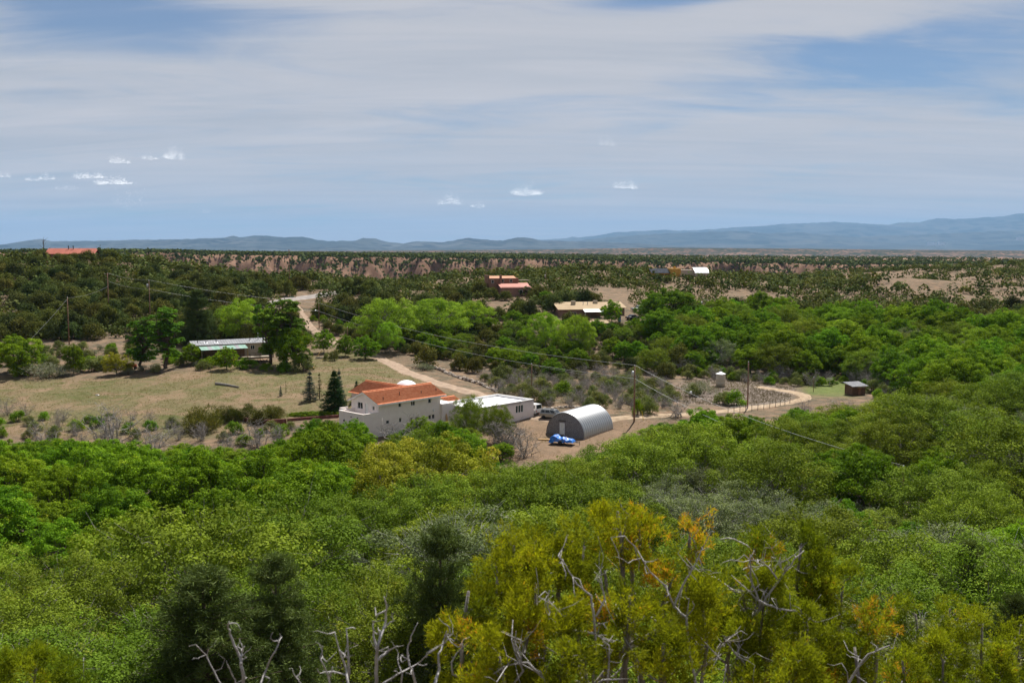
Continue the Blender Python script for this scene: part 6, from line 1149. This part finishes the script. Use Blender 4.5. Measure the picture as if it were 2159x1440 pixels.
# ---- houses on the slopes
def block(H, x0, y0, z0, x1, y1, z1, m, name='wall'): return MB().box(x0, y0, z0, x1, y1, z1).build(name, m, H)
def pwin(H, x, z, w, h, y=-0.0, frame='trim_white'):
    f = MB().box(x - 0.08, y - 0.05, z - 0.08, x + w + 0.08, y + 0.02, z).box(x - 0.08, y - 0.05, z + h, x + w + 0.08, y + 0.02, z + h + 0.08).box(x - 0.08, y - 0.05, z, x, y + 0.02, z + h).box(x + w, y - 0.05, z, x + w + 0.08, y + 0.02, z + h).build('window', frame, H); MB().box(x, y - 0.02, z, x + w, y + 0.02, z + h).build('pane', 'glass', f)
def brown_house():
    c = gcol(1030, 372); c.z = at(1060, 624, 368).z; H = thing('adobe_house', 'brown two storey adobe house with orange and salmon red roofs', 'house', c, AZ(78))
    block(H, 0, 0, -2, 11.5, 8, 6.3, 'adobe_brown'); MB().slab([(0.3, 0.4, 5.9), (11.2, 0.4, 5.9), (11.2, 7.6, 7.0), (0.3, 7.6, 7.0)], 0.12).build('roof', 'orange_roof', H); block(H, -0.1, -0.1, 6.0, 0.32, 8.1, 7.4, 'adobe_brown', 'parapet')
    block(H, 3.6, -7, -2, 14.4, -0.004, 3.3, 'adobe_dark'); MB().slab([(3.2, -7.4, 3.1), (14.8, -7.4, 3.1), (14.8, 0.0, 4.6), (3.2, 0.0, 4.6)], 0.14).build('roof', 'red_roof', H); block(H, 14.41, -8.2, -2, 18.8, -2, 2.4, 'adobe_brown')
    for x, z in ((1.2, 4.6), (5.0, 4.9), (8.2, 4.9)): pwin(H, x, z, 0.8, 1.0)
    pwin(H, 10.2, 0.9, 1.2, 1.3, -7); pwin(H, 16.0, 0.2, 1.2, 1.2, -8.2)
    for x in (12.2, 15.2): MB().bar((x, 1, 0), (x, 1, 5.4), 0.2).build('pergola_post', 'weathered_wood', H)
    MB().box(11.6, 0.6, 5.4, 16, 5, 5.6).build('pergola_roof', 'weathered_wood', H); MB().box(4.2, -0.5, -1, 5.0, 0.3, 7.6).build('chimney', 'adobe_dark', H)
brown_house()
def tan_house():
    c = gcol(1180, 306); c.z = at(1240, 671, 305).z; H = thing('tan_house', 'low pinkish house with wide tan roof and white awning', 'house', c, AZ(82))
    block(H, 0, 0, -1.5, 13, 9, 2.7, 'adobe_dark'); block(H, 13.01, 2, -1.5, 21, 9.5, 2.9, 'adobe_dark')
    MB().slab([(-0.6, -0.6, 2.6), (13.2, -0.6, 2.6), (13.2, 9.5, 4.4), (-0.6, 9.5, 4.4)], 0.15).build('roof', 'tan_roof', H); MB().slab([(12.9, 1.4, 2.9), (21.6, 1.4, 2.9), (21.6, 9.8, 4.3), (12.9, 9.8, 4.3)], 0.15).build('roof', 'tan_roof', H)
    MB().slab([(7.2, -3.2, 2.0), (13.4, -3.2, 2.0), (13.4, -0.61, 2.65), (7.2, -0.61, 2.65)], 0.08).build('awning', 'white_metal', H)
    for x in (7.4, 13.2): MB().bar((x, -3.0, -0.8), (x, -3.0, 2.0), 0.1).build('awning_post', 'trim_white', H)
    pwin(H, 3.2, -0.3, 1.9, 2.0); pwin(H, 16, 0.8, 1.2, 1.2, 2); pwin(H, 19, 0.6, 1.0, 1.5, 2)
    for x, y, s in ((4.8, 5.5, 1.0), (12.2, 7.0, 1.0)): k = MB().box(x, y, 3.7, x + 1.3 * s, y + 1.1, 4.9).build('roof_cooler', 'beige_siding', H); MB().box(x + 0.1, y - 0.03, 4.0, x + 1.2, y + 0.01, 4.7).build('grille', 'tank_beige', k)
    for x in (8.6, 10.0): MB().lathe([(0.1, 0), (0.1, 0.7), (0.18, 0.7), (0.18, 0.85)], 8, (x, 5.8, 3.7)).build('roof_vent', 'galvanized', H)
    g = on(1257, 290, 0.0); s = thing('patio_canopy', 'round topped pale patio canopy in front of the tan house', 'canopy', g, AZ(82)); MB().slab([(-4, -1.5, 2.0), (4, -1.5, 2.0), (3.4, 1.6, 2.7), (-3.4, 1.6, 2.7)], 0.1).build('canopy_top', 'tan_roof', s)
    for x in (-3.8, 3.8): MB().bar((x, -1.4, -0.3), (x, -1.4, 2.0), 0.1).bar((x * 0.88, 1.5, -0.3), (x * 0.88, 1.5, 2.6), 0.1).build('post', 'trim_white', s)
    b = on(1306, 300, 0.0); o = MB().lathe([(0.4, 0), (0.44, 0.1), (0.42, 0.5), (0.44, 0.9), (0.42, 1.4), (0.44, 1.7), (0.38, 1.8)], 14).build('barrel', 'barrel_blue', None, loc=b, label='tall blue water barrel beside the tan house', category='barrel')
tan_house()
def ochre_house():
    c = gcol(1375, 472); c.z = at(1420, 589, 470).z; H = thing('ochre_house', 'ochre yellow house with dark panel roof and shining white metal end', 'house', c, AZ(84))
    block(H, 0, 0, -2, 9.2, 7, 3.0, 'ochre_stucco'); MB().slab([(-0.5, -0.7, 2.9), (8.6, -0.7, 2.9), (8.6, 5, 4.9), (-0.5, 5, 4.9)], 0.15).build('solar_roof', 'solar_dark', H); block(H, 8.61, -1.6, -2, 13.4, 6, 5.0, 'ochre_stucco'); block(H, 13.41, 0.5, -2, 20.5, 6, 4.3, 'beige_siding')
    for k in range(3): pwin(H, 0.8 + 2.7 * k, 1.5, 2.2, 0.7, 0, 'ochre_stucco')
    block(H, 20.51, -1.8, -2, 26.5, 6, 2.8, 'beige_siding'); rf = MB(); P = [(y, 2.8 + 2.6 * math.sin(math.pi * min(max((y + 2.4) / 11.5, 0), 1)) ** 0.8) for y in np.linspace(-2.4, 4, 9)]
    for (ya, za), (yb, zb) in zip(P[:-1], P[1:]): rf.add([(20.2, ya, za), (27, ya, za), (27, yb, zb), (20.2, yb, zb), (20.2, ya, za - 0.12), (27, ya, za - 0.12), (27, yb, zb - 0.12), (20.2, yb, zb - 0.12)], [(0, 1, 2, 3), (7, 6, 5, 4), (0, 3, 7, 4), (1, 5, 6, 2)])
    rf.build('metal_roof', 'white_metal', H); pwin(H, 22, 0.6, 2.8, 1.0, -1.8); MB().box(11, 2, 5.01, 12, 3, 5.9).build('chimney', 'ochre_stucco', H); MB().box(12.6, -3.4, 1.9, 16, -1.62, 2.1).build('porch_roof', 'weathered_wood', H); MB().bar((15.8, -3.2, -1.5), (15.8, -3.2, 1.9), 0.15).bar((12.8, -3.2, -1.5), (12.8, -3.2, 1.9), 0.15).build('porch_post', 'weathered_wood', H)
ochre_house()
def red_roof_house():
    c = gcol(98, 431); c.z = at(140, 548, 430).z; H = thing('red_roofed_house', 'house with long red metal roof among junipers on the hilltop', 'house', c, AZ(86)); block(H, 0, 0, -2, 20, 9, 2.6, 'adobe_brown')
    MB().slab([(-0.6, -0.8, 2.5), (20.6, -0.8, 2.5), (20.6, 4.5, 4.9), (-0.6, 4.5, 4.9)], 0.12).slab([(-0.6, 4.5, 4.9), (20.6, 4.5, 4.9), (20.6, 9.8, 2.5), (-0.6, 9.8, 2.5)], 0.12).build('roof', 'red_roof', H); s = MB()
    for x in np.arange(-0.2, 20.5, 0.8): s.bar((x, -0.78, 2.55), (x, 4.45, 4.95), 0.06, 0.06)
    s.build('roof_seam', 'red_roof', H, kind='stuff')
    for x in (8.2, 10.2): MB().lathe([(0.18, 0), (0.18, 1.4), (0.28, 1.45), (0.24, 1.8)], 8, (x, 3.6, 4.2)).build('chimney', 'dark_metal', H)
    for x in (3, 12): pwin(H, x, 0.8, 1.6, 1.2)
red_roof_house()
def log_shed():
    c = hit(1797, 834); H = thing('log_shed', 'small dark log shed with slanting tin roof beside the lawn', 'shed', c, AZ(70), None, (0.72, 0.72, 0.85))
    lg = MB()
    for k in range(9):
        z = 0.14 + k * 0.27
        lg.tube([(-0.2, 0, z), (4.6, 0, z)], 0.14, 7); lg.tube([(0, -0.2, z + 0.1), (0, 3.4, z + 0.1)], 0.14, 7); lg.tube([(4.4, -0.2, z + 0.1), (4.4, 3.4, z + 0.1)], 0.14, 7); lg.tube([(-0.2, 3.2, z), (4.6, 3.2, z)], 0.14, 7)
    lg.build('log_wall', 'log_wood', H, kind='stuff'); MB().slab([(-0.7, -0.9, 2.4), (5.1, -0.9, 2.4), (5.1, 3.7, 3.1), (-0.7, 3.7, 3.1)], 0.06).build('roof', 'roof_grey', H)
    for k in range(13): MB().bar((-0.6 + k * 0.47, -0.88, 2.43), (-0.6 + k * 0.47, 3.68, 3.13), 0.05, 0.04).build('roof_rib', 'roof_grey', H)
    MB().box(2.0, -0.19, 0.1, 2.9, -0.13, 1.95).build('door', 'adobe_brown', H); MB().box(1.4, -0.75, 2.0, 4.6, -0.2, 2.3).build('eave_board', 'deck_wood', H)
log_shed()
# ---- travel trailer far up the valley
c = on(1962, 322, 0.0); H = thing('travel_trailer', 'rounded silver-white travel trailer parked above the creek wood', 'trailer', c, AZ(80)); m = MB(); L_ = 6.2; sec = []
for k, x in enumerate(np.linspace(0, L_, 11)):
    q = math.sin(math.pi * min(max(x / L_, 0.03), 0.97)) ** 0.28
    sec.append([(x, y * 1.1 * (0.7 + 0.3 * q), 0.5 + (z) * 2.2 * q) for y, z in ((-1, 0), (-1, 0.65), (-0.75, 0.9), (-0.3, 1), (0.3, 1), (0.75, 0.9), (1, 0.65), (1, 0))])
m.add([p for s in sec for p in s], [(i * 8 + k, i * 8 + (k + 1) % 8, (i + 1) * 8 + (k + 1) % 8, (i + 1) * 8 + k) for i in range(10) for k in range(8)] + [tuple(range(7, -1, -1)), tuple(range(80, 88))]); m.build('body', 'white_metal', H)
for x in (1.2, 4.4): f = MB().box(x, -1.14, 1.5, x + 0.9, -1.09, 2.05).build('window', 'galvanized', H); MB().box(x + 0.06, -1.16, 1.56, x + 0.84, -1.12, 1.99).build('pane', 'glass', f)
for s in (-1, 1): add_wheel(H, 3.0, s * 1.0, 0.36, 0.2, s < 0)
MB().box(5.9, -0.5, 1.5, 6.24, 0.5, 2.0).build('window', 'glass', H)
# ================================================================== poles, wires and small things
def pole(name, label, px, d, top_py, r=0.14, arm=0.0, can=False, group='utility poles', wood='pole_wood', lean=0.0, arm_az=60):
    b = gcol(px, d); t = at(px, top_py, d); h = t.z - b.z; o = thing(name, label, 'pole', b, AZ(arm_az), group)
    MB().tube([(0, 0, -0.8), (lean * 0.5, 0, h * 0.5), (lean, 0, h)], [r, r * 0.85, r * 0.62], 8).build('shaft', wood, o, True)
    if arm:
        MB().bar((-arm, 0.1, h - 0.35), (arm, 0.1, h - 0.35), 0.1, 0.12).build('crossarm', wood, o)
        for s in (-1, 1): MB().lathe([(0.04, 0), (0.07, 0.06), (0.05, 0.12), (0.07, 0.18), (0.03, 0.24)], 8, (s * arm * 0.9, 0.1, h - 0.29)).build('insulator', 'white_metal', o)
    else: MB().lathe([(0.05, 0), (0.08, 0.06), (0.05, 0.12), (0.08, 0.18), (0.03, 0.24)], 8, (lean, 0, h)).build('insulator', 'white_metal', o)
    if can: c = MB().lathe([(0.02, -0.5), (0.24, -0.48), (0.26, 0.4), (0.2, 0.48), (0.03, 0.52)], 12, (-0.42 + lean * 0.8, 0, h - 1.4)).build('transformer', 'galvanized', o, True); MB().bar((-0.2, 0, h - 1.4), (0, 0, h - 1.4), 0.06).build('bracket', 'dark_metal', o)
    return Vector((b.x, b.y, t.z)), o
P = {}
for k, a in {'A': ('red-brown utility pole with a meter box standing by the hillside road', 230, 300, 576, 0.17, 0.8, False), 'B': ('utility pole carrying a grey transformer behind the twin tall trees', 318, 272, 592, 0.15, 0.0, True), 'C': ('bare brown pole at the brush strip beside the meadow', 146, 256, 628, 0.15), 'D': ('tall lone pole on the bank where driveway and road meet', 611, 372, 526, 0.17, 0.6, False),
             'E': ('thin dark pole among junipers behind the cottonwoods', 902, 470, 573, 0.15), 'F': ('pole with a lamp head beside the driveway top', 673, 296, 640, 0.14), 'G': ('short dark post beside the driveway trees', 733, 262, 690, 0.12), 'H': ('leaning brown pole behind the flat roofed wing', 1121, 206, 768, 0.13), 'I': ('main utility pole with a transformer beside the sandy track', 1337, 182, 772, 0.17, 0.0, True),
             'J': ('thin dark pole on the dry bank', 1378, 222, 793, 0.09), 'K': ('brown utility pole standing in the grey weeds', 1576, 196, 764, 0.15), 'L': ('thin grey post on the lawn', 1715, 219, 796, 0.07), 'M': ('pole with transformer below the brown adobe house', 1151, 420, 575, 0.15, 0.0, True), 'N': ('slim pole behind the tan house', 1192, 335, 613, 0.12), 'O': ('pole with transformer past the largest round tree', 1481, 320, 630, 0.14, 0.0, True),
             'Q': ('dark pole among junipers on the wooded hill', 55, 380, 572, 0.15, 0.0, True), 'S': ('pole standing in the thicket where the wires come down', 1900, 112, 985, 0.16), 'U': ('short dark leaning post on the bank behind the wing', 1113, 210, 795, 0.09)}.items():
    px, d, top = a[1:4]; P[k] = pole('utility_pole', a[0], px, d, top, *a[4:])[0]
def wire(label, pts, sag=0.6, r=0.022, drop=0.0):
    V = []
    for a, b in zip(pts[:-1], pts[1:]):
        a, b = Vector(a), Vector(b); s = sag * (b - a).length / 60
        for i in range(14): t = i / 14; V.append(a.lerp(b, t) - Vector((0, 0, 4 * s * t * (1 - t) + drop)))
    V.append(Vector(pts[-1]) - Vector((0, 0, drop))); MB().tube(V, r, 4).build('power_line', 'wire', None, label=label, category='wire', group='overhead power lines')
wire('upper overhead wire from the hillside pole over the creek to the main pole', [P['A'] + Vector((0, 0, -0.1)), P['B'], P['F'], P['I']], 1.0, drop=-0.2)
wire('lower overhead wire slung under the upper one to the main pole', [P['A'], P['B'], P['F'], P['I']], 1.0, drop=2.3)
wire('upper wire dropping from the main pole into the thicket', [P['I'], P['S']], 1.2, drop=-0.2)
wire('lower wire dropping from the main pole into the thicket', [P['I'], P['S']], 1.2, drop=2.3)
wire('thin wire from the leaning pole to the main pole', [P['H'], P['I'] - Vector((0, 0, 2.2))], 0.9, 0.018, 0.1)
wire('thin wire crossing the juniper slope past the largest round tree', [P['O'], at(1600, 668, 300)], 0.8, 0.02)
wire('slack wire from the bare brown pole to the hillside pole', [P['C'], P['A'] - Vector((0, 0, 4))], 1.0, 0.018)
wire('thin wire running from the bare brown pole into the brush', [P['C'] - Vector((0, 0, 0.3)), at(60, 720, 235)], 0.6, 0.018)
g = P['I']; b = gcol(1357, 183); MB().tube([b - Vector((0, 0, 0.3)), b.lerp(g - Vector((0, 0, 1.5)), 0.2)], 0.05, 6).build('guy_marker', 'marker_yellow', None, label='yellow guy wire sleeve slanting beside the main pole', category='marker')
b = P['F']; MB().tube([b - Vector((0, 0, 2.2)), b + Vector((-0.9, 0, -2.0))], 0.04, 6).lathe([(0.05, 0.1), (0.22, 0), (0.22, -0.12), (0.05, -0.16)], 10, tuple(b + Vector((-1.0, 0, -2.0)))).build('street_lamp', 'white_metal', None, label='white lamp head fixed to the pole beside the driveway top', category='lamp')
MB().box(-0.35, -0.2, -0.9, 0.0, 0.15, 0.5).build('meter_box', 'galvanized', None, loc=Vector((P['A'].x - 0.1, P['A'].y - 0.25, gz(P['A'].x, P['A'].y) + 3.2)), label='pale meter box fixed low on the red-brown hillside pole', category='box')
# green street sign on its post
b = on(616, 333); s = thing('street_sign', 'small green street sign on a post at the road junction', 'sign', b, AZ(95)); MB().bar((0, 0, -0.3), (0, 0, 2.6), 0.07).build('post', 'galvanized', s); MB().box(-0.7, -0.02, 2.3, 0.7, 0.02, 2.6).build('sign_panel', 'sign_green', s)
# water tank, dish, mailbox
b = hit(1519, 814); t = thing('water_tank', 'beige upright water tank with white conical lid', 'tank', b); MB().lathe([(1.05, -0.3), (1.05, 0.6), (1.08, 0.65), (1.05, 0.7), (1.05, 1.5), (1.08, 1.55), (1.05, 1.6), (1.05, 2.7), (1.0, 2.8)], 24).build('body', 'tank_beige', t, True); MB().lathe([(1.14, 2.78), (1.14, 2.86), (0.4, 3.15), (0.3, 3.25), (0.05, 3.28)], 24).build('lid', 'white_metal', t)
b = hit(1749, 813); t = thing('satellite_dish', 'big round pale satellite dish on the lawn edge', 'dish', b, AZ(10)); MB().tube([(0, 0, -0.3), (0, 0, 1.1)], 0.06, 8).build('mast', 'galvanized', t); rf = []; nr, na = 6, 20
for i in range(nr + 1):
    for k in range(na): a = 2 * math.pi * k / na; q = i / nr * 0.85; rf.append((q * math.cos(a), q * math.sin(a), 0.32 * (i / nr) ** 2))
m = MB().add(rf, [(i * na + k, i * na + (k + 1) % na, (i + 1) * na + (k + 1) % na, (i + 1) * na + k) for i in range(nr) for k in range(na)]); me = m.mesh('reflector', 'white_metal', True); me.transform(Matrix.Translation((0, 0, 1.2)) @ Matrix.Rotation(R(35), 4, 'Y')); obj('reflector', me, t)
MB().tube([(0, 0, 1.2), (0.45, 0, 1.85)], 0.03, 6).lathe([(0.03, -0.1), (0.09, 0), (0.09, 0.16), (0.03, 0.2)], 8, (0.47, 0, 1.85)).build('feed_horn', 'dark_metal', t)
b = on(1456, 209); t = thing('mailbox', 'white topped post box on a dark post beside the track', 'mailbox', b, AZ(50)); MB().bar((0, 0, -0.3), (0, 0, 1.0), 0.12).build('post', 'weathered_wood', t); MB().box(-0.3, -0.15, 1.0, 0.3, 0.15, 1.25).tube([(-0.3, 0, 1.25), (0.3, 0, 1.25)], 0.149, 10).build('box', 'white_metal', t)
# wire fence along the track
pts = [hit(*p) for p in ((1535, 872), (1560, 869), (1585, 866), (1610, 862), (1635, 858), (1655, 853), (1675, 848))]; f = thing('wire_fence', 'low wire fence of grey posts along the sandy track', 'fence', pts[0]); Q = []
for a, c in zip(pts[:-1], pts[1:]):
    for k in range(2): q = a.lerp(c, k / 2); q.z = gz(q.x, q.y); Q.append(q)
for q in Q: MB().tube([q - pts[0] - Vector((0, 0, 0.3)), q - pts[0] + Vector((rnd.uniform(-0.06, 0.06), 0, 1.25))], 0.055, 6).build('fence_post', 'weathered_wood', f)
for h in (0.5, 0.85, 1.15): MB().tube([q - pts[0] + Vector((0, 0, h)) for q in Q], 0.012, 3).build('fence_wire', 'wire', f)
# stone edging above the driveway
def stone_mesh(seed):
    r = np.random.default_rng(seed); m = MB(); m.lathe([(0.18, 0), (0.27, 0.06), (0.29, 0.16), (0.22, 0.26), (0.1, 0.3)], 7); m.v = [tuple(np.array(v) * (1 + r.normal(0, 0.1, 3))) for v in m.v]; return m.mesh('stone', 'stone')
ST = [stone_mesh(i) for i in range(5)]
def stones(label, path, n, s0, cat='stone edging', rows=2):
    p = [hit(*q) for q in path]; o = thing('stone_edging', label, cat, p[0]); L_ = [(b - a).length for a, b in zip(p[:-1], p[1:])]; tot = sum(L_)
    for k in range(n):
        t = (k + rnd.random() * 0.6) / n * tot; i = 0
        while i < len(L_) - 1 and t > L_[i]: t -= L_[i]; i += 1
        q = p[i].lerp(p[i + 1], t / L_[i]); s = s0 * rnd.uniform(0.7, 1.4); lvl = rnd.random() < 0.4; q += Vector((rnd.uniform(-0.2, 0.2), rnd.uniform(-0.2, 0.2), 0)); q.z = gz(q.x, q.y) - 0.03 + (0.26 * s0 if lvl and rows > 1 else 0)
        c = obj('stone', ST[k % 5], o, q - p[0], rnd.random() * 6.28); c.scale = (s * 1.3, s, s)
stones('low wall of pale stones along the uphill edge of the driveway', [(888, 766), (930, 782), (975, 800), (1015, 812), (1050, 828)], 90, 1.15)
stones('scatter of pale rocks beside the driveway bend', [(1150, 862), (1200, 858), (1240, 862)], 22, 0.9, 'rocks', 1)
# log, lumber, mower, implement on the meadow side
p, q = hit(455, 811), hit(503, 818); MB().tube([p + Vector((0, 0, 0.22)), p.lerp(q, 0.5) + Vector((0, 0.2, 0.25)), q + Vector((0, 0, 0.18))], [0.30, 0.26, 0.18], 10).tube([p.lerp(q, 0.2) + Vector((0, 0, 0.4)), p.lerp(q, 0.18) + Vector((0.05, 0, 0.62))], [0.07, 0.05], 6).build('fallen_log', 'bark_grey', None, True, label='long grey fallen log lying on the meadow', category='log')
b = on(684, 247); t = thing('lumber_pile', 'loose pile of weathered planks beside the trailer trees', 'lumber', b, AZ(80))
for k in range(14):
    y = rnd.uniform(-1.2, 1.2); z = 0.08 + (k // 5) * 0.16; a = rnd.uniform(-0.15, 0.15); MB().box(-1.9 + rnd.uniform(-0.6, 0.6), y - 0.12, z, 1.9 + rnd.uniform(-0.6, 0.8), y + 0.12, z + 0.07, Matrix.Rotation(a, 4, 'Z')).build('plank', 'deck_wood', t)
MB().bar((-2.3, 1.0, 0), (-0.6, 1.4, 2.0), 0.14).build('plank', 'yellow_wood', t); MB().bar((-0.4, 1.5, 0), (-1.6, 1.3, 1.6), 0.12).build('plank', 'log_wood', t)
b = on(654, 227); t = thing('riding_mower', 'orange riding mower under a grey cover at the meadow edge', 'mower', b, AZ(70)); MB().box(-0.8, -0.45, 0.28, 0.9, 0.45, 0.5).build('deck', 'mower_orange', t); m = MB(); nx = 14
U, V = np.meshgrid(np.linspace(-0.9, 0.7, nx), np.linspace(-0.5, 0.5, nx)); e = np.clip(np.minimum((0.5 - np.abs(V)) * 5, np.minimum(U + 0.9, 0.7 - U) * 4), 0, 1); Z = 0.45 + e * (0.65 + 0.3 * np.exp(-((U + 0.3) / 0.3) ** 2) + 0.1 * fbm(U * 5, V * 5, 2, 2, 1)); i = np.arange(nx * nx).reshape(nx, nx)
obj('cover', np_mesh('cover', np.stack([U.ravel(), V.ravel(), Z.ravel()], -1), np.stack([i[:-1, :-1], i[:-1, 1:], i[1:, 1:], i[1:, :-1]], -1).reshape(-1, 4), 'tarp_grey', smooth=True), t)
for x in (-0.6, 0.7):
    for s in (-1, 1): add_wheel(t, x, s * 0.5, 0.24, 0.18, s < 0)
b = on(277, 229); t = thing('garden_tractor', 'rusty red machine half hidden in brush by the twin trees', 'tractor', b, AZ(75)); MB().box(-0.3, -0.35, 0.5, 1.2, 0.35, 1.1).build('hood', 'machine_red', t); MB().box(-0.9, -0.35, 0.75, -0.35, 0.35, 0.85).box(-0.95, -0.35, 0.75, -0.85, 0.35, 1.3).build('seat', 'dark_metal', t); MB().tube([(0.6, 0, 1.1), (0.6, 0, 1.7)], 0.05, 8).build('exhaust', 'dark_metal', t)
for s in (-1, 1): add_wheel(t, -0.6, s * 0.6, 0.55, 0.3, s < 0); add_wheel(t, 0.9, s * 0.5, 0.32, 0.2, s < 0)
b = on(478, 300); t = thing('sawhorse', 'white fallen sawhorse on the slope behind the trailer home', 'sawhorse', b, AZ(75)); MB().bar((-1.3, 0, 0.55), (1.2, 0, 0.9), 0.2).build('beam', 'trim_white', t)
for s in (-1, 1): MB().bar((s, -0.5, 0), (s * 0.8, 0, 0.75), 0.12).bar((s, 0.5, 0), (s * 0.8, 0, 0.75), 0.12).build('leg', 'trim_white', t)
b = on(205, 196, 0.05); t = thing('plastic_pipe', 'short curved white pipe lying on the meadow', 'pipe', b); MB().tube([(-0.5, 0.4, 0), (0.0, 0.35, 0.05), (0.35, 0.0, 0.05), (0.25, -0.4, 0.0)], 0.09, 8).build('pipe_body', 'trim_white', t, True)
# red-brown garden walls and hedge by the white house
def low_wall(label, path, h, material, th=0.3, name='garden_wall', cat='wall'):
    p = [hit(*q) for q in path]; m = MB(); z = max(q.z for q in p) + h
    for a, c in zip(p[:-1], p[1:]): m.bar(Vector((a.x, a.y, z - h * 1.5)), Vector((c.x, c.y, z - h * 1.5)), th, h * 3)
    return m.build(name, material, None, label=label, category=cat)
low_wall('curved dark red retaining wall round the young pine bed', [(502, 884), (530, 892), (565, 896), (604, 894)], 0.5, 'garden_red'); low_wall('straight dark red wall in front of the green hedge', [(606, 888), (650, 884), (714, 880)], 0.45, 'garden_red')
b = on(662, 179); hd = bushy(331, 1.0, 0.9, 5200, 0.12, 'maple_leaf', 40); place('hedge', hd, b - Vector((0, 0, 0.05)), AZ(80), (4.6, 1.2, 1.0), 'low clipped green hedge along the red garden wall', 'hedge')
# bare spike of a dead tree on the hilltop, scrap pile by the hut
b = gcol(93, 424); hh = at(93, 494, 424).z - b.z; r = np.random.default_rng(8); m = MB(); m.tube([(0, 0, -0.5), (0.1, 0, hh * 0.5), (0, 0, hh * 0.8)], [0.22, 0.15, 0.07], 6)
for k in range(9): z = hh * (0.5 + 0.035 * k); limb(m, (0.08, 0, z), (r.normal(0, 1.0), r.normal(0, 1.0), z + 1.2 + r.random() * 1.6), 0.06, 0.02, r, 0.12, 4)
o = thing('dead_tree', 'leafless spike of a tree standing over the red roofed house', 'tree', b); m.build('trunk', 'bark_brown', o)
b = on(1148, 170); t = thing('board_stack', 'few tan boards stacked beside the hut end wall', 'boards', b, AZ(100))
for k in range(4): MB().box(-1.1, -0.3 + k * 0.04, 0.0 + k * 0.06, 0.9 + k * 0.1, 0.25, 0.05 + k * 0.06).build('board', 'board_tan', t)
# pale roofs of far sheds on the blue plain
for px, py, w, lab in [(1965, 512.5, 17, 'long pale shed roof far off on the blue plain'), (1985, 511.5, 12, 'second pale shed roof beside the long one on the plain'), (2150, 501.5, 12, 'lone pale roof under the highest mountains')]:
    c = at(px, py, 24500); MB().box(-w / F * 24500 / 2, -40, -60, w / F * 24500 / 2, 40, 12).build('far_shed', 'white_metal', None, loc=c, label=lab, category='shed', group='pale far sheds')
